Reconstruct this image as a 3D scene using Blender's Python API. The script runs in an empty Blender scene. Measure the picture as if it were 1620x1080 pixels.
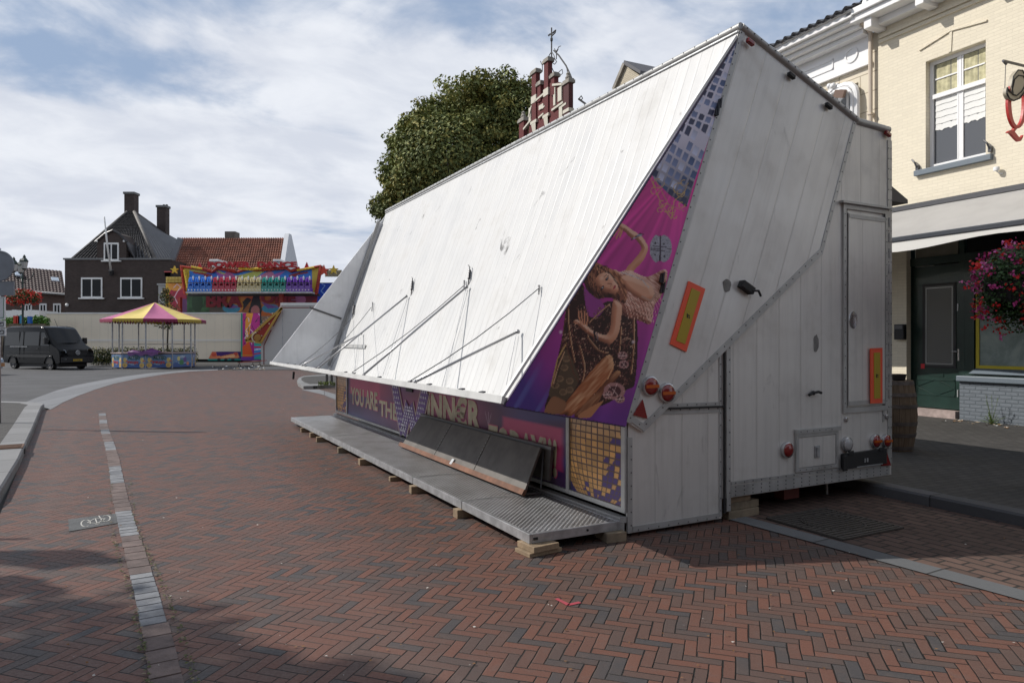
import bpy, math, random
import numpy as np
from mathutils import Vector, Matrix
random.seed(7)
rng = np.random.default_rng(7)
SC = bpy.context.scene
COL = SC.collection
R = math.radians

# ------------------------------------------------------------------ camera
F = 1108.0            # focal length in photograph pixels (1620 wide)
CAMZ = 1.63
cam = bpy.data.cameras.new('camera'); camo = bpy.data.objects.new('camera', cam); COL.objects.link(camo)
camo.location = (0, 0, CAMZ); camo.rotation_euler = (R(90), 0, 0)
cam.sensor_width = 36; cam.lens = F / 1620 * 36; cam.clip_end = 3000; cam.clip_start = .05
SC.camera = camo

# ------------------------------------------------------------------ light
SC.view_settings.view_transform = 'Standard'; SC.view_settings.look = 'None'
SC.view_settings.gamma = 1; SC.view_settings.use_curve_mapping = False
SC.view_settings.exposure = 0.03
SUNV = Vector((-.765, .090, .638)).normalized()
sl = bpy.data.lights.new('sun', 'SUN'); sl.energy = 4.2; sl.angle = R(.5); sl.color = (1, .95, .88)
so = bpy.data.objects.new('sun', sl); COL.objects.link(so)
so.rotation_euler = SUNV.to_track_quat('Z', 'Y').to_euler(); so.location = (-20, 3, 20)

class NT:
    def __init__(s, tree): s.t = tree; s.n = tree.nodes; s.l = tree.links
    def new(s, typ, **kw):
        n = s.n.new(typ)
        for k, v in kw.items(): setattr(n, k, v)
        return n
    def put(s, sock, v):
        if isinstance(v, bpy.types.NodeSocket): s.l.new(v, sock)
        elif v is not None: sock.default_value = v
    def m(s, op, a, b=None, c=None, clamp=False):
        n = s.new('ShaderNodeMath', operation=op, use_clamp=clamp)
        s.put(n.inputs[0], a)
        if b is not None: s.put(n.inputs[1], b)
        if c is not None: s.put(n.inputs[2], c)
        return n.outputs[0]
    def vm(s, op, a, b=None, sc=None):
        n = s.new('ShaderNodeVectorMath', operation=op)
        s.put(n.inputs[0], a)
        if b is not None: s.put(n.inputs[1], b)
        if sc is not None: s.put(n.inputs['Scale'], sc)
        return n.outputs[0]
    def mix(s, f, a, b, blend='MIX'):
        n = s.new('ShaderNodeMix', data_type='RGBA', blend_type=blend)
        s.put(n.inputs[0], f); s.put(n.inputs[6], c4(a)); s.put(n.inputs[7], c4(b))
        return n.outputs[2]
    def noise(s, vec, scale, detail=4, rough=.55, dist=0):
        n = s.new('ShaderNodeTexNoise'); s.put(n.inputs['Vector'], vec)
        n.inputs['Scale'].default_value = scale; n.inputs['Detail'].default_value = detail
        n.inputs['Roughness'].default_value = rough; n.inputs['Distortion'].default_value = dist
        return n.outputs[0]
    def ramp(s, f, stops, interp='LINEAR'):
        n = s.new('ShaderNodeValToRGB'); s.put(n.inputs[0], f); cr = n.color_ramp; cr.interpolation = interp
        while len(cr.elements) < len(stops): cr.elements.new(.5)
        for e, (p, c) in zip(cr.elements, stops): e.position = p; e.color = c4(c)
        return n.outputs[0]
    def sep(s, v):
        n = s.new('ShaderNodeSeparateXYZ'); s.put(n.inputs[0], v); return n.outputs
    def comb(s, x=0, y=0, z=0):
        n = s.new('ShaderNodeCombineXYZ')
        for i, v in enumerate((x, y, z)): s.put(n.inputs[i], v)
        return n.outputs[0]
    def smooth(s, v, a, b, c=0., d=1.):
        n = s.new('ShaderNodeMapRange', interpolation_type='SMOOTHSTEP'); s.put(n.inputs[0], v)
        for i, q in enumerate((a, b, c, d)): n.inputs[i + 1].default_value = q
        return n.outputs[0]
def c4(c):
    if isinstance(c, bpy.types.NodeSocket) or c is None: return c
    if isinstance(c, (int, float)): return (c, c, c, 1)
    return tuple(c) + (1,) if len(c) == 3 else tuple(c)

world = bpy.data.worlds.new('World'); SC.world = world; world.use_nodes = True
w = NT(world.node_tree); w.n.clear()
sky = w.new('ShaderNodeTexSky', sky_type='NISHITA'); sky.sun_disc = False
sky.sun_elevation = math.asin(SUNV.z); sky.sun_rotation = math.atan2(SUNV.x, SUNV.y) % (2 * math.pi)
sky.air_density = 1.0; sky.dust_density = .6; sky.ozone_density = 1.6
tc = w.new('ShaderNodeTexCoord').outputs['Generated']
sx, sy, sz = w.sep(tc)[:3]
den = w.m('ADD', w.m('MAXIMUM', sz, 0.0), .30)
cu = w.m('DIVIDE', sx, den); cv = w.m('DIVIDE', sy, den)
# wisps stretch along one heading and thicken towards the horizon
ca, sa = math.cos(R(28)), math.sin(R(28))
cx = w.m('ADD', w.m('MULTIPLY', cu, ca), w.m('MULTIPLY', cv, sa))
cy = w.m('SUBTRACT', w.m('MULTIPLY', cv, ca), w.m('MULTIPLY', cu, sa))
p1 = w.comb(w.m('MULTIPLY', cx, .9), w.m('MULTIPLY', cy, 1.3), 3.7)
n1 = w.noise(p1, 2.1, 10, .55, .45)
n2 = w.noise(w.comb(cx, w.m('MULTIPLY', cy, 1.4), 1.3), 4.0, 8, .55, .3)
n3 = w.noise(w.comb(w.m('MULTIPLY', cx, .6), cy, 8.1), .55, 3, .5)
cl = w.m('ADD', w.m('ADD', w.m('MULTIPLY', n1, .62), w.m('MULTIPLY', n2, .16)), w.m('MULTIPLY', n3, .32))
low = w.smooth(sz, .02, .40, .13, 0.015)
cl = w.m('ADD', cl, low)
cm = w.smooth(cl, .465, .60)
overhead = w.m('MULTIPLY', w.smooth(sz, .5, .9, 1., .55), w.smooth(sy, -.35, .25, .62, 1.))
cm = w.m('MULTIPLY', cm, overhead)
skyc = w.mix(.55, w.vm('SCALE', sky.outputs[0], sc=.085), (.36, .355, .35))
bluec = w.mix(w.m('MULTIPLY', overhead, .62), skyc, (.34, .48, .72))
cloudc = w.mix(w.smooth(n2, .35, .7), (.66, .70, .79), (.83, .86, .92))
bg = w.new('ShaderNodeBackground'); w.put(bg.inputs[0], w.mix(cm, bluec, cloudc)); bg.inputs[1].default_value = 1.0
w.l.new(bg.outputs[0], w.new('ShaderNodeOutputWorld').inputs[0])

# ------------------------------------------------------------------ calibration: photograph pixel -> point on a real plane
def gpt(px, py, h=0.):
    """point of the plane z=h seen at a photograph pixel"""
    y = (CAMZ - h) * F / (py - 540); return ((px - 810) / F * y, y)
class Frame:
    """a local frame: origin, heading; x to its right, y away"""
    def __init__(s, ox, oy, deg):
        s.o = (ox, oy); a = R(deg); s.a = a; s.ex = (math.cos(a), math.sin(a)); s.ey = (-math.sin(a), math.cos(a))
    def hx(s, px, py, lx=0.):
        r = (px - 810) / F; t = (lx + s.o[0]*s.ex[0] + s.o[1]*s.ex[1]) / (r*s.ex[0] + s.ex[1])
        return ((r*t - s.o[0])*s.ey[0] + (t - s.o[1])*s.ey[1], CAMZ + (540 - py) / F * t)
    def hy(s, px, py, ly=0.):
        r = (px - 810) / F; t = (ly + s.o[0]*s.ey[0] + s.o[1]*s.ey[1]) / (r*s.ey[0] + s.ey[1])
        return ((r*t - s.o[0])*s.ex[0] + (t - s.o[1])*s.ex[1], CAMZ + (540 - py) / F * t)
    def hp(s, px, py, p0, n):
        """hit with a local plane through p0 with normal n"""
        r = (px - 810) / F; q = (540 - py) / F
        c = (-s.o[0]*s.ex[0] - s.o[1]*s.ex[1], -s.o[0]*s.ey[0] - s.o[1]*s.ey[1], CAMZ)
        d = (r*s.ex[0] + s.ex[1], r*s.ey[0] + s.ey[1], q)
        t = sum((p0[i] - c[i])*n[i] for i in range(3)) / sum(d[i]*n[i] for i in range(3))
        return tuple(c[i] + t*d[i] for i in range(3))
    def pix(s, X, Y, Z):
        """photo pixel of local points (arrays)"""
        wx = s.o[0] + X*s.ex[0] + Y*s.ey[0]; wy = s.o[1] + X*s.ex[1] + Y*s.ey[1]
        return 810 + F*wx/wy, 540 - F*(Z - CAMZ)/wy

# ------------------------------------------------------------------ mesh helpers
class MB:
    def __init__(s): s.v = []; s.f = []; s.mi = []
    def add(s, vs, fs, mi=0):
        b = len(s.v); s.v += [tuple(p) for p in vs]
        for f in fs: s.f.append([b + i for i in f]); s.mi.append(mi)
        return s
    def box(s, x0, x1, y0, y1, z0, z1, mi=0):
        vs = [(x, y, z) for z in (z0, z1) for y in (y0, y1) for x in (x0, x1)]
        return s.add(vs, [(0,2,3,1),(4,5,7,6),(0,1,5,4),(2,6,7,3),(0,4,6,2),(1,3,7,5)], mi)
    def obox(s, c, ux, uy, uz, mi=0):
        """box about centre c with half-axis vectors"""
        c, ux, uy, uz = map(Vector, (c, ux, uy, uz))
        vs = [c + ux*a + uy*b + uz*d for d in (-1, 1) for b in (-1, 1) for a in (-1, 1)]
        return s.add(vs, [(0,2,3,1),(4,5,7,6),(0,1,5,4),(2,6,7,3),(0,4,6,2),(1,3,7,5)], mi)
    def bar(s, p, q, wd, th, up=(0, 0, 1), mi=0):
        p, q = Vector(p), Vector(q); d = (q - p); L = d.length; d.normalize(); u = Vector(up)
        sd = d.cross(u)
        if sd.length < 1e-5: sd = d.cross(Vector((0, 1, 0)))
        sd.normalize(); u = sd.cross(d).normalized()
        return s.obox((p + q)/2, d*(L/2), sd*(wd/2), u*(th/2), mi)
    def poly(s, pts, mi=0): return s.add(pts, [tuple(range(len(pts)))], mi)
    def prism(s, pts, vec, mi=0):
        """closed solid: polygon pts swept along vec"""
        n = len(pts); v2 = [tuple(Vector(p) + Vector(vec)) for p in pts]
        return s.add(list(pts) + v2, [tuple(range(n))[::-1], tuple(range(n, 2*n))] + [(i, (i+1) % n, n + (i+1) % n, n + i) for i in range(n)], mi)
    def tube(s, pts, r, n=8, mi=0, cap=True, rr=None):
        pts = [Vector(p) for p in pts]; b = len(s.v); m = len(pts); u = None
        for i, p in enumerate(pts):
            d = (pts[min(i+1, m-1)] - pts[max(i-1, 0)]).normalized()
            if u is None: u = d.orthogonal().normalized()
            else:
                u = (u - d*u.dot(d)); u = u.normalized() if u.length > 1e-6 else d.orthogonal().normalized()
            wv = d.cross(u); ri = rr[i] if rr else r
            for k in range(n):
                a = 2*math.pi*k/n; s.v.append(tuple(p + (u*math.cos(a) + wv*math.sin(a))*ri))
        for i in range(m-1):
            for k in range(n):
                s.f.append([b+i*n+k, b+i*n+(k+1) % n, b+(i+1)*n+(k+1) % n, b+(i+1)*n+k]); s.mi.append(mi)
        if cap:
            s.f.append([b+k for k in range(n)][::-1]); s.mi.append(mi)
            s.f.append([b+(m-1)*n+k for k in range(n)]); s.mi.append(mi)
        return s
    def lathe(s, c, prof, n=20, mi=0, axis='z', caps=True):
        """prof: (r, h) along axis"""
        b = len(s.v)
        for r, h in prof:
            for k in range(n):
                a = 2*math.pi*k/n; x, y = r*math.cos(a), r*math.sin(a)
                p = {'z': (x, y, h), 'y': (x, h, y), 'x': (h, x, y)}[axis]
                s.v.append((c[0]+p[0], c[1]+p[1], c[2]+p[2]))
        for i in range(len(prof)-1):
            for k in range(n):
                s.f.append([b+i*n+k, b+i*n+(k+1) % n, b+(i+1)*n+(k+1) % n, b+(i+1)*n+k]); s.mi.append(mi)
        if caps:
            s.f.append([b+k for k in range(n)][::-1]); s.mi.append(mi)
            s.f.append([b+(len(prof)-1)*n+k for k in range(n)]); s.mi.append(mi)
        return s
    def ball(s, c, r, n=10, m=6, mi=0, sc=(1, 1, 1)):
        b = len(s.v)
        for i in range(m+1):
            t = math.pi*i/m
            for k in range(n):
                a = 2*math.pi*k/n
                s.v.append((c[0]+r*sc[0]*math.sin(t)*math.cos(a), c[1]+r*sc[1]*math.sin(t)*math.sin(a), c[2]+r*sc[2]*math.cos(t)))
        for i in range(m):
            for k in range(n):
                s.f.append([b+i*n+k, b+(i+1)*n+k, b+(i+1)*n+(k+1) % n, b+i*n+(k+1) % n]); s.mi.append(mi)
        return s
    def xf(s, M, start=0):
        for i in range(start, len(s.v)): s.v[i] = tuple(M @ Vector(s.v[i]))
        return s

def link(name, me, parent=None):
    o = bpy.data.objects.new(name, me); COL.objects.link(o)
    if parent is not None: o.parent = parent
    return o
def obj(name, mb, mats, parent=None, smooth=False, bevel=0, loc=None, autos=False):
    me = bpy.data.meshes.new(name)
    me.from_pydata(mb.v, [], mb.f)
    if not isinstance(mats, (list, tuple)): mats = [mats]
    for m in mats: me.materials.append(m)
    if len(mats) > 1: me.polygons.foreach_set('material_index', mb.mi)
    if smooth: me.polygons.foreach_set('use_smooth', [True]*len(me.polygons))
    me.update()
    if autos: me.set_sharp_from_angle(angle=R(35))
    o = link(name, me, parent)
    if loc: o.location = loc
    if bevel:
        b = o.modifiers.new('bevel', 'BEVEL'); b.width = bevel; b.segments = 2; b.limit_method = 'ANGLE'; b.angle_limit = R(40)
    return o
def tag(o, label=None, cat=None, group=None, kind=None):
    if label: o['label'] = label
    if cat: o['category'] = cat
    if group: o['group'] = group
    if kind: o['kind'] = kind
    return o
def thing(name, label, cat, loc=(0, 0, 0), rz=0, group=None):
    o = bpy.data.objects.new(name, None); COL.objects.link(o); o.location = loc; o.rotation_euler = (0, 0, rz)
    o.empty_display_size = .2
    return tag(o, label, cat, group)
def struct(name, mb, mat, **k): return tag(obj(name, mb, mat, **k), kind='structure')
def dup(root, loc=None, rz=None, label=None):
    """copy a thing with its parts and sub-parts"""
    r = root.copy(); COL.objects.link(r)
    if loc is not None: r.location = loc
    if rz is not None: r.rotation_euler = (0, 0, rz)
    if label: r['label'] = label
    for ch in [o for o in COL.objects if o.parent == root]:
        c = ch.copy(); COL.objects.link(c); c.parent = r
        for g in [o for o in COL.objects if o.parent == ch]:
            d = g.copy(); COL.objects.link(d); d.parent = c
    return r
def text_mesh(txt, bold=.0, depth=.0, res=3):
    """list of verts (unit box 0..1 both ways) and faces of a text"""
    cu = bpy.data.curves.new('t', 'FONT'); cu.body = txt; cu.offset = bold; cu.extrude = depth; cu.resolution_u = res
    o = bpy.data.objects.new('t', cu); COL.objects.link(o)
    dg = bpy.context.evaluated_depsgraph_get(); dg.update()
    me = bpy.data.meshes.new_from_object(o.evaluated_get(dg))
    vs = [tuple(v.co) for v in me.vertices]; fs = [tuple(p.vertices) for p in me.polygons]
    bpy.data.objects.remove(o); bpy.data.meshes.remove(me); bpy.data.curves.remove(cu)
    x0 = min(v[0] for v in vs); x1 = max(v[0] for v in vs); y0 = min(v[1] for v in vs); y1 = max(v[1] for v in vs)
    return [((v[0]-x0)/(x1-x0), (v[1]-y0)/(y1-y0), v[2]) for v in vs], fs
def text_on(mb, txt, o, ux, uy, un, bold=.0, depth=0., mi=0):
    """text stretched over parallelogram o + a*ux + b*uy, depth along un (unit)"""
    vs, fs = text_mesh(txt, bold, 1. if depth else 0.)
    o, ux, uy, un = map(Vector, (o, ux, uy, un))
    return mb.add([o + ux*a + uy*b + un*(d*depth) for a, b, d in vs], fs, mi)

# ------------------------------------------------------------------ materials
def base(name):
    m = bpy.data.materials.new(name); m.use_nodes = True; t = NT(m.node_tree)
    b = t.n['Principled BSDF']; return m, t, b
def mat(name, col, rough=.6, metal=0., var=.0, vs=3., bump=0., bs=30., spec=.5, streak=0., dirt=0., emis=None, coat=0.):
    m, t, b = base(name); c = c4(col); oc = t.new('ShaderNodeTexCoord').outputs['Object']
    out = c
    if var:
        n = t.noise(oc, vs, 5, .6)
        out = t.mix(t.smooth(n, .3, .7), tuple(x*(1-var) for x in c[:3]), tuple(min(1, x*(1+var)) for x in c[:3]))
    if streak:
        x, y, z = t.sep(oc)[:3]
        n = t.noise(t.comb(t.m('MULTIPLY', x, 9), t.m('MULTIPLY', y, 9), t.m('MULTIPLY', z, .6)), 1.5, 5, .6)
        out = t.mix(t.m('MULTIPLY', t.smooth(n, .5, .8), streak), out, tuple(x*.45 for x in c[:3]))
    if dirt:
        n = t.noise(oc, 1.3, 7, .7)
        out = t.mix(t.m('MULTIPLY', t.smooth(n, .52, .72), dirt), out, (.09, .075, .06))
    t.put(b.inputs['Base Color'], out); b.inputs['Roughness'].default_value = rough; b.inputs['Metallic'].default_value = metal
    b.inputs['Specular IOR Level'].default_value = spec; b.inputs['Coat Weight'].default_value = coat
    if bump:
        bn = t.new('ShaderNodeBump'); bn.inputs['Strength'].default_value = bump; bn.inputs['Distance'].default_value = .02
        t.put(bn.inputs['Height'], t.noise(oc, bs, 4, .6)); t.put(b.inputs['Normal'], bn.outputs[0])
    if emis: b.inputs['Emission Color'].default_value = c4(emis); b.inputs['Emission Strength'].default_value = 1
    return m

def herring(name, deg, wd=.068, n=3, stops=None, grime=.35):
    """herringbone clinker paving: each brick its own tone, slight tilt, sunk dark joints"""
    m, t, b = base(name); P = t.new('ShaderNodeNewGeometry').outputs['Position']
    px, py, _ = t.sep(P)[:3]; a = R(deg); c, s = math.cos(a), math.sin(a)
    wob = t.new('ShaderNodeTexNoise'); t.put(wob.inputs['Vector'], P); wob.inputs['Scale'].default_value = 1.7; wob.inputs['Detail'].default_value = 4
    wx, wy, _ = t.sep(wob.outputs[1])[:3]
    x = t.m('ADD', t.m('ADD', t.m('MULTIPLY', px, c/wd), t.m('MULTIPLY', py, s/wd)), t.m('MULTIPLY', wx, .55))
    y = t.m('ADD', t.m('SUBTRACT', t.m('MULTIPLY', py, c/wd), t.m('MULTIPLY', px, s/wd)), t.m('MULTIPLY', wy, .55))
    i, j = t.m('FLOOR', x), t.m('FLOOR', y); fx, fy = t.m('SUBTRACT', x, i), t.m('SUBTRACT', y, j)
    k = t.m('FLOORED_MODULO', t.m('SUBTRACT', i, j), 2.*n)
    h = t.m('LESS_THAN', k, n - .5); nh = t.m('SUBTRACT', 1, h)
    kk = t.m('SUBTRACT', 2*n - 1, k)
    lu = t.m('ADD', t.m('MULTIPLY', h, t.m('ADD', k, fx)), t.m('MULTIPLY', nh, t.m('ADD', kk, fy)))   # along, 0..n
    lv = t.m('ADD', t.m('MULTIPLY', h, fy), t.m('MULTIPLY', nh, fx))                                  # across, 0..1
    ix = t.m('SUBTRACT', i, t.m('MULTIPLY', h, k)); iy = t.m('SUBTRACT', j, t.m('MULTIPLY', nh, kk))
    wn = t.new('ShaderNodeTexWhiteNoise', noise_dimensions='3D'); t.put(wn.inputs[0], t.comb(ix, iy, t.m('MULTIPLY', h, 7.3)))
    rv = wn.outputs['Value']; r1, r2, r3 = t.sep(wn.outputs['Color'])[:3]
    fine = t.noise(P, 55, 4, .7); mid = t.noise(P, 9, 4, .6); big = t.noise(P, .45, 4, .6)
    d = t.m('MINIMUM', t.m('MINIMUM', lu, t.m('SUBTRACT', n, lu)), t.m('MINIMUM', lv, t.m('SUBTRACT', 1, lv)))
    d2 = t.m('ADD', d, t.m('MULTIPLY', t.m('SUBTRACT', fine, .5), .07))
    gap = t.m('ADD', .008, t.m('MULTIPLY', t.m('POWER', r2, 4), .06))
    face = t.smooth(t.m('SUBTRACT', d2, gap), 0., .045)
    clus = t.m('ADD', t.m('MULTIPLY', rv, .78), t.m('MULTIPLY', t.m('SUBTRACT', mid, .5), .18)); clus = t.m('ADD', clus, t.m('MULTIPLY', big, .22))
    colr = t.ramp(clus, stops)
    colr = t.mix(t.m('MULTIPLY', t.smooth(fine, .35, .75), .35), colr, t.mix(.5, colr, (.04, .035, .035)))
    colr = t.mix(t.m('MULTIPLY', t.smooth(mid, .5, .75), grime), colr, (.110, .086, .076))
    colr = t.mix(t.m('MULTIPLY', t.smooth(big, .5, .72), .35), colr, (.068, .052, .046))
    vor = t.new('ShaderNodeTexVoronoi'); t.put(vor.inputs['Vector'], P); vor.inputs['Scale'].default_value = 3.1
    spot = t.smooth(t.m('ADD', vor.outputs['Distance'], t.m('MULTIPLY', fine, .03)), .035, .06, .45, 0.)
    colr = t.mix(spot, colr, (.045, .038, .036))
    trk = t.noise(t.comb(t.m('ADD', t.m('MULTIPLY', px, 1.1), t.m('MULTIPLY', py, .62)), t.m('MULTIPLY', py, .05), 0.), 1.0, 4, .6)
    colr = t.mix(t.m('MULTIPLY', t.smooth(trk, .52, .70), .38), colr, (.128, .090, .076))
    stn = t.noise(P, 1.15, 6, .7, .5); colr = t.mix(t.m('MULTIPLY', t.smooth(stn, .60, .74), .40), colr, (.062, .050, .047))
    jc = t.mix(t.smooth(big, .45, .65), (.010, .009, .008), (.026, .022, .019))
    t.put(b.inputs['Base Color'], t.mix(face, jc, colr))
    t.put(b.inputs['Roughness'], t.smooth(fine, .3, .7, .52, .74)); b.inputs['Specular IOR Level'].default_value = .32
    tilt = t.m('ADD', t.m('MULTIPLY', t.m('MULTIPLY', t.m('SUBTRACT', r1, .5), lv), .35), t.m('MULTIPLY', t.m('MULTIPLY', t.m('SUBTRACT', r3, .5), lu), .12))
    hgt = t.m('ADD', t.m('MULTIPLY', t.smooth(d2, .0, .09), 1.0), tilt); hgt = t.m('ADD', hgt, t.m('MULTIPLY', fine, .25))
    bn = t.new('ShaderNodeBump'); bn.inputs['Strength'].default_value = .75; bn.inputs['Distance'].default_value = .007
    t.put(bn.inputs['Height'], hgt); t.put(b.inputs['Normal'], bn.outputs[0])
    return m
BR = [(.0, (.048, .048, .053)), (.14, (.068, .061, .060)), (.24, (.086, .062, .054)), (.42, (.108, .064, .051)), (.62, (.132, .064, .047)), (.82, (.146, .067, .047)), (.97, (.140, .077, .059))]

def bricks(name, col, mortar, bw=.22, bh=.065, mt=.01, var=.15, bump=.6, rough=.85, axis='xz', off=.5, dist=.01, rot=0., patch=0., coord='Object', streak=0., mott=.35):
    m, t, b = base(name); oc = t.new('ShaderNodeTexCoord').outputs['Object'] if coord == 'Object' else t.new('ShaderNodeNewGeometry').outputs['Position']
    x, y, z = t.sep(oc)[:3]
    if axis == 'xy' and rot:
        c, s = math.cos(R(rot)), math.sin(R(rot))
        x, y = t.m('ADD', t.m('MULTIPLY', x, c), t.m('MULTIPLY', y, s)), t.m('SUBTRACT', t.m('MULTIPLY', y, c), t.m('MULTIPLY', x, s))
    v = {'xz': (x, z), 'yz': (y, z), 'xy': (x, y), 'sz': (t.m('ADD', x, y), z)}[axis]
    bt = t.new('ShaderNodeTexBrick'); t.put(bt.inputs['Vector'], t.comb(v[0], v[1], 0)); bt.offset = off
    bt.inputs['Scale'].default_value = 1; bt.inputs['Brick Width'].default_value = bw; bt.inputs['Row Height'].default_value = bh
    bt.inputs['Mortar Size'].default_value = mt; bt.inputs['Mortar Smooth'].default_value = .4
    bt.inputs['Color1'].default_value = c4([q*(1-var) for q in col]); bt.inputs['Color2'].default_value = c4([min(1, q*(1+var)) for q in col])
    bt.inputs['Mortar'].default_value = c4(mortar)
    n = t.noise(oc, 14, 4, .6); big = t.noise(oc, .8, 4, .6)
    out = t.mix(t.m('MULTIPLY', t.smooth(n, .4, .75), mott), bt.outputs[0], tuple(q*.6 for q in col))
    if patch: out = t.mix(t.m('MULTIPLY', t.smooth(big, .45, .7), patch), out, tuple(q*.5 for q in col))
    if streak:
        sn = t.noise(t.comb(t.m('MULTIPLY', x, 3), t.m('MULTIPLY', y, 3), t.m('MULTIPLY', z, .35)), 1.2, 5, .65)
        out = t.mix(t.m('MULTIPLY', t.smooth(sn, .52, .75), streak), out, tuple(q*.62 for q in col))
    t.put(b.inputs['Base Color'], out); b.inputs['Roughness'].default_value = rough
    bn = t.new('ShaderNodeBump'); bn.inputs['Strength'].default_value = bump; bn.inputs['Distance'].default_value = dist
    t.put(bn.inputs['Height'], t.m('ADD', t.m('MULTIPLY', bt.outputs[1], -1), t.m('MULTIPLY', n, .5))); t.put(b.inputs['Normal'], bn.outputs[0])
    return m
def planks(name, col, dirv, pitch, rough=.42, metal=.25, line=.55, gap=.012, wave=.5, smudge=.35, spread=.12, wash=.25):
    """aluminium plank cladding: fine seams across dirv (object space), grime runs, rubbed smudges"""
    m, t, b = base(name); oc = t.new('ShaderNodeTexCoord').outputs['Object']
    d = Vector(dirv).normalized()
    dot = t.new('ShaderNodeVectorMath', operation='DOT_PRODUCT'); t.put(dot.inputs[0], oc); dot.inputs[1].default_value = d
    q = t.m('DIVIDE', dot.outputs['Value'], pitch); fr = t.m('FRACT', q); idn = t.m('FLOOR', q)
    e = t.m('MINIMUM', fr, t.m('SUBTRACT', 1, fr)); seam = t.smooth(e, gap/pitch*.2, gap/pitch*.8, 1., 0.)
    wn = t.new('ShaderNodeTexWhiteNoise', noise_dimensions='1D'); t.put(wn.inputs['W'], idn)
    # grime running along the seams' direction
    x, y, z = t.sep(oc)[:3]
    run = t.noise(t.comb(t.m('MULTIPLY', dot.outputs['Value'], 14), t.m('MULTIPLY', z, .8), 0), 1., 6, .65)
    blot = t.noise(oc, 1.6, 6, .65); fin = t.noise(oc, 40, 3, .6)
    scr = t.noise(t.comb(t.m('MULTIPLY', x, 4.2), t.m('MULTIPLY', y, 2.6), t.m('MULTIPLY', z, 1.3)), 1.2, 5, .6, 1.0)
    out = t.mix(t.m('MULTIPLY', wn.outputs[0], spread), c4(col), tuple(v*.6 for v in col))
    out = t.mix(t.m('MULTIPLY', t.smooth(run, .42, .75), wash), out, tuple(v*.45 for v in col))
    out = t.mix(t.m('MULTIPLY', t.smooth(blot, .5, .8), .35), out, (.25*col[0]/.5, .235*col[1]/.5, .21*col[2]/.5))
    out = t.mix(t.m('MULTIPLY', t.smooth(scr, .645, .76), smudge), out, (.12, .115, .11))
    out = t.mix(t.m('MULTIPLY', seam, line), out, tuple(v*.3 for v in col))
    t.put(b.inputs['Base Color'], out); b.inputs['Metallic'].default_value = metal
    t.put(b.inputs['Roughness'], t.smooth(blot, .3, .7, rough - .06, rough + .14))
    hg = t.m('ADD', t.m('MULTIPLY', t.m('SUBTRACT', 1, seam), 1), t.m('MULTIPLY', t.m('SINE', t.m('MULTIPLY', q, 2*math.pi)), wave*.25))
    hg = t.m('ADD', hg, t.m('MULTIPLY', blot, 1.0)); hg = t.m('ADD', hg, t.m('MULTIPLY', fin, .04))
    bn = t.new('ShaderNodeBump'); bn.inputs['Strength'].default_value = .35; bn.inputs['Distance'].default_value = .006
    t.put(bn.inputs['Height'], hg); t.put(b.inputs['Normal'], bn.outputs[0])
    return m
def vcol(name, rough=.45, spec=.5, bump=0., dirt=.15):
    m, t, b = base(name); a = t.new('ShaderNodeAttribute'); a.attribute_name = 'paint'
    oc = t.new('ShaderNodeTexCoord').outputs['Object']; n = t.noise(oc, 3, 6, .65)
    t.put(b.inputs['Base Color'], t.mix(t.m('MULTIPLY', t.smooth(n, .5, .8), dirt), a.outputs[0], (.12, .10, .09)))
    b.inputs['Roughness'].default_value = rough; b.inputs['Specular IOR Level'].default_value = spec
    return m
def glass(name, col=(.02, .025, .03), rough=.06):
    m, t, b = base(name); b.inputs['Base Color'].default_value = c4(col); b.inputs['Roughness'].default_value = rough
    b.inputs['Specular IOR Level'].default_value = .8; return m

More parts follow.
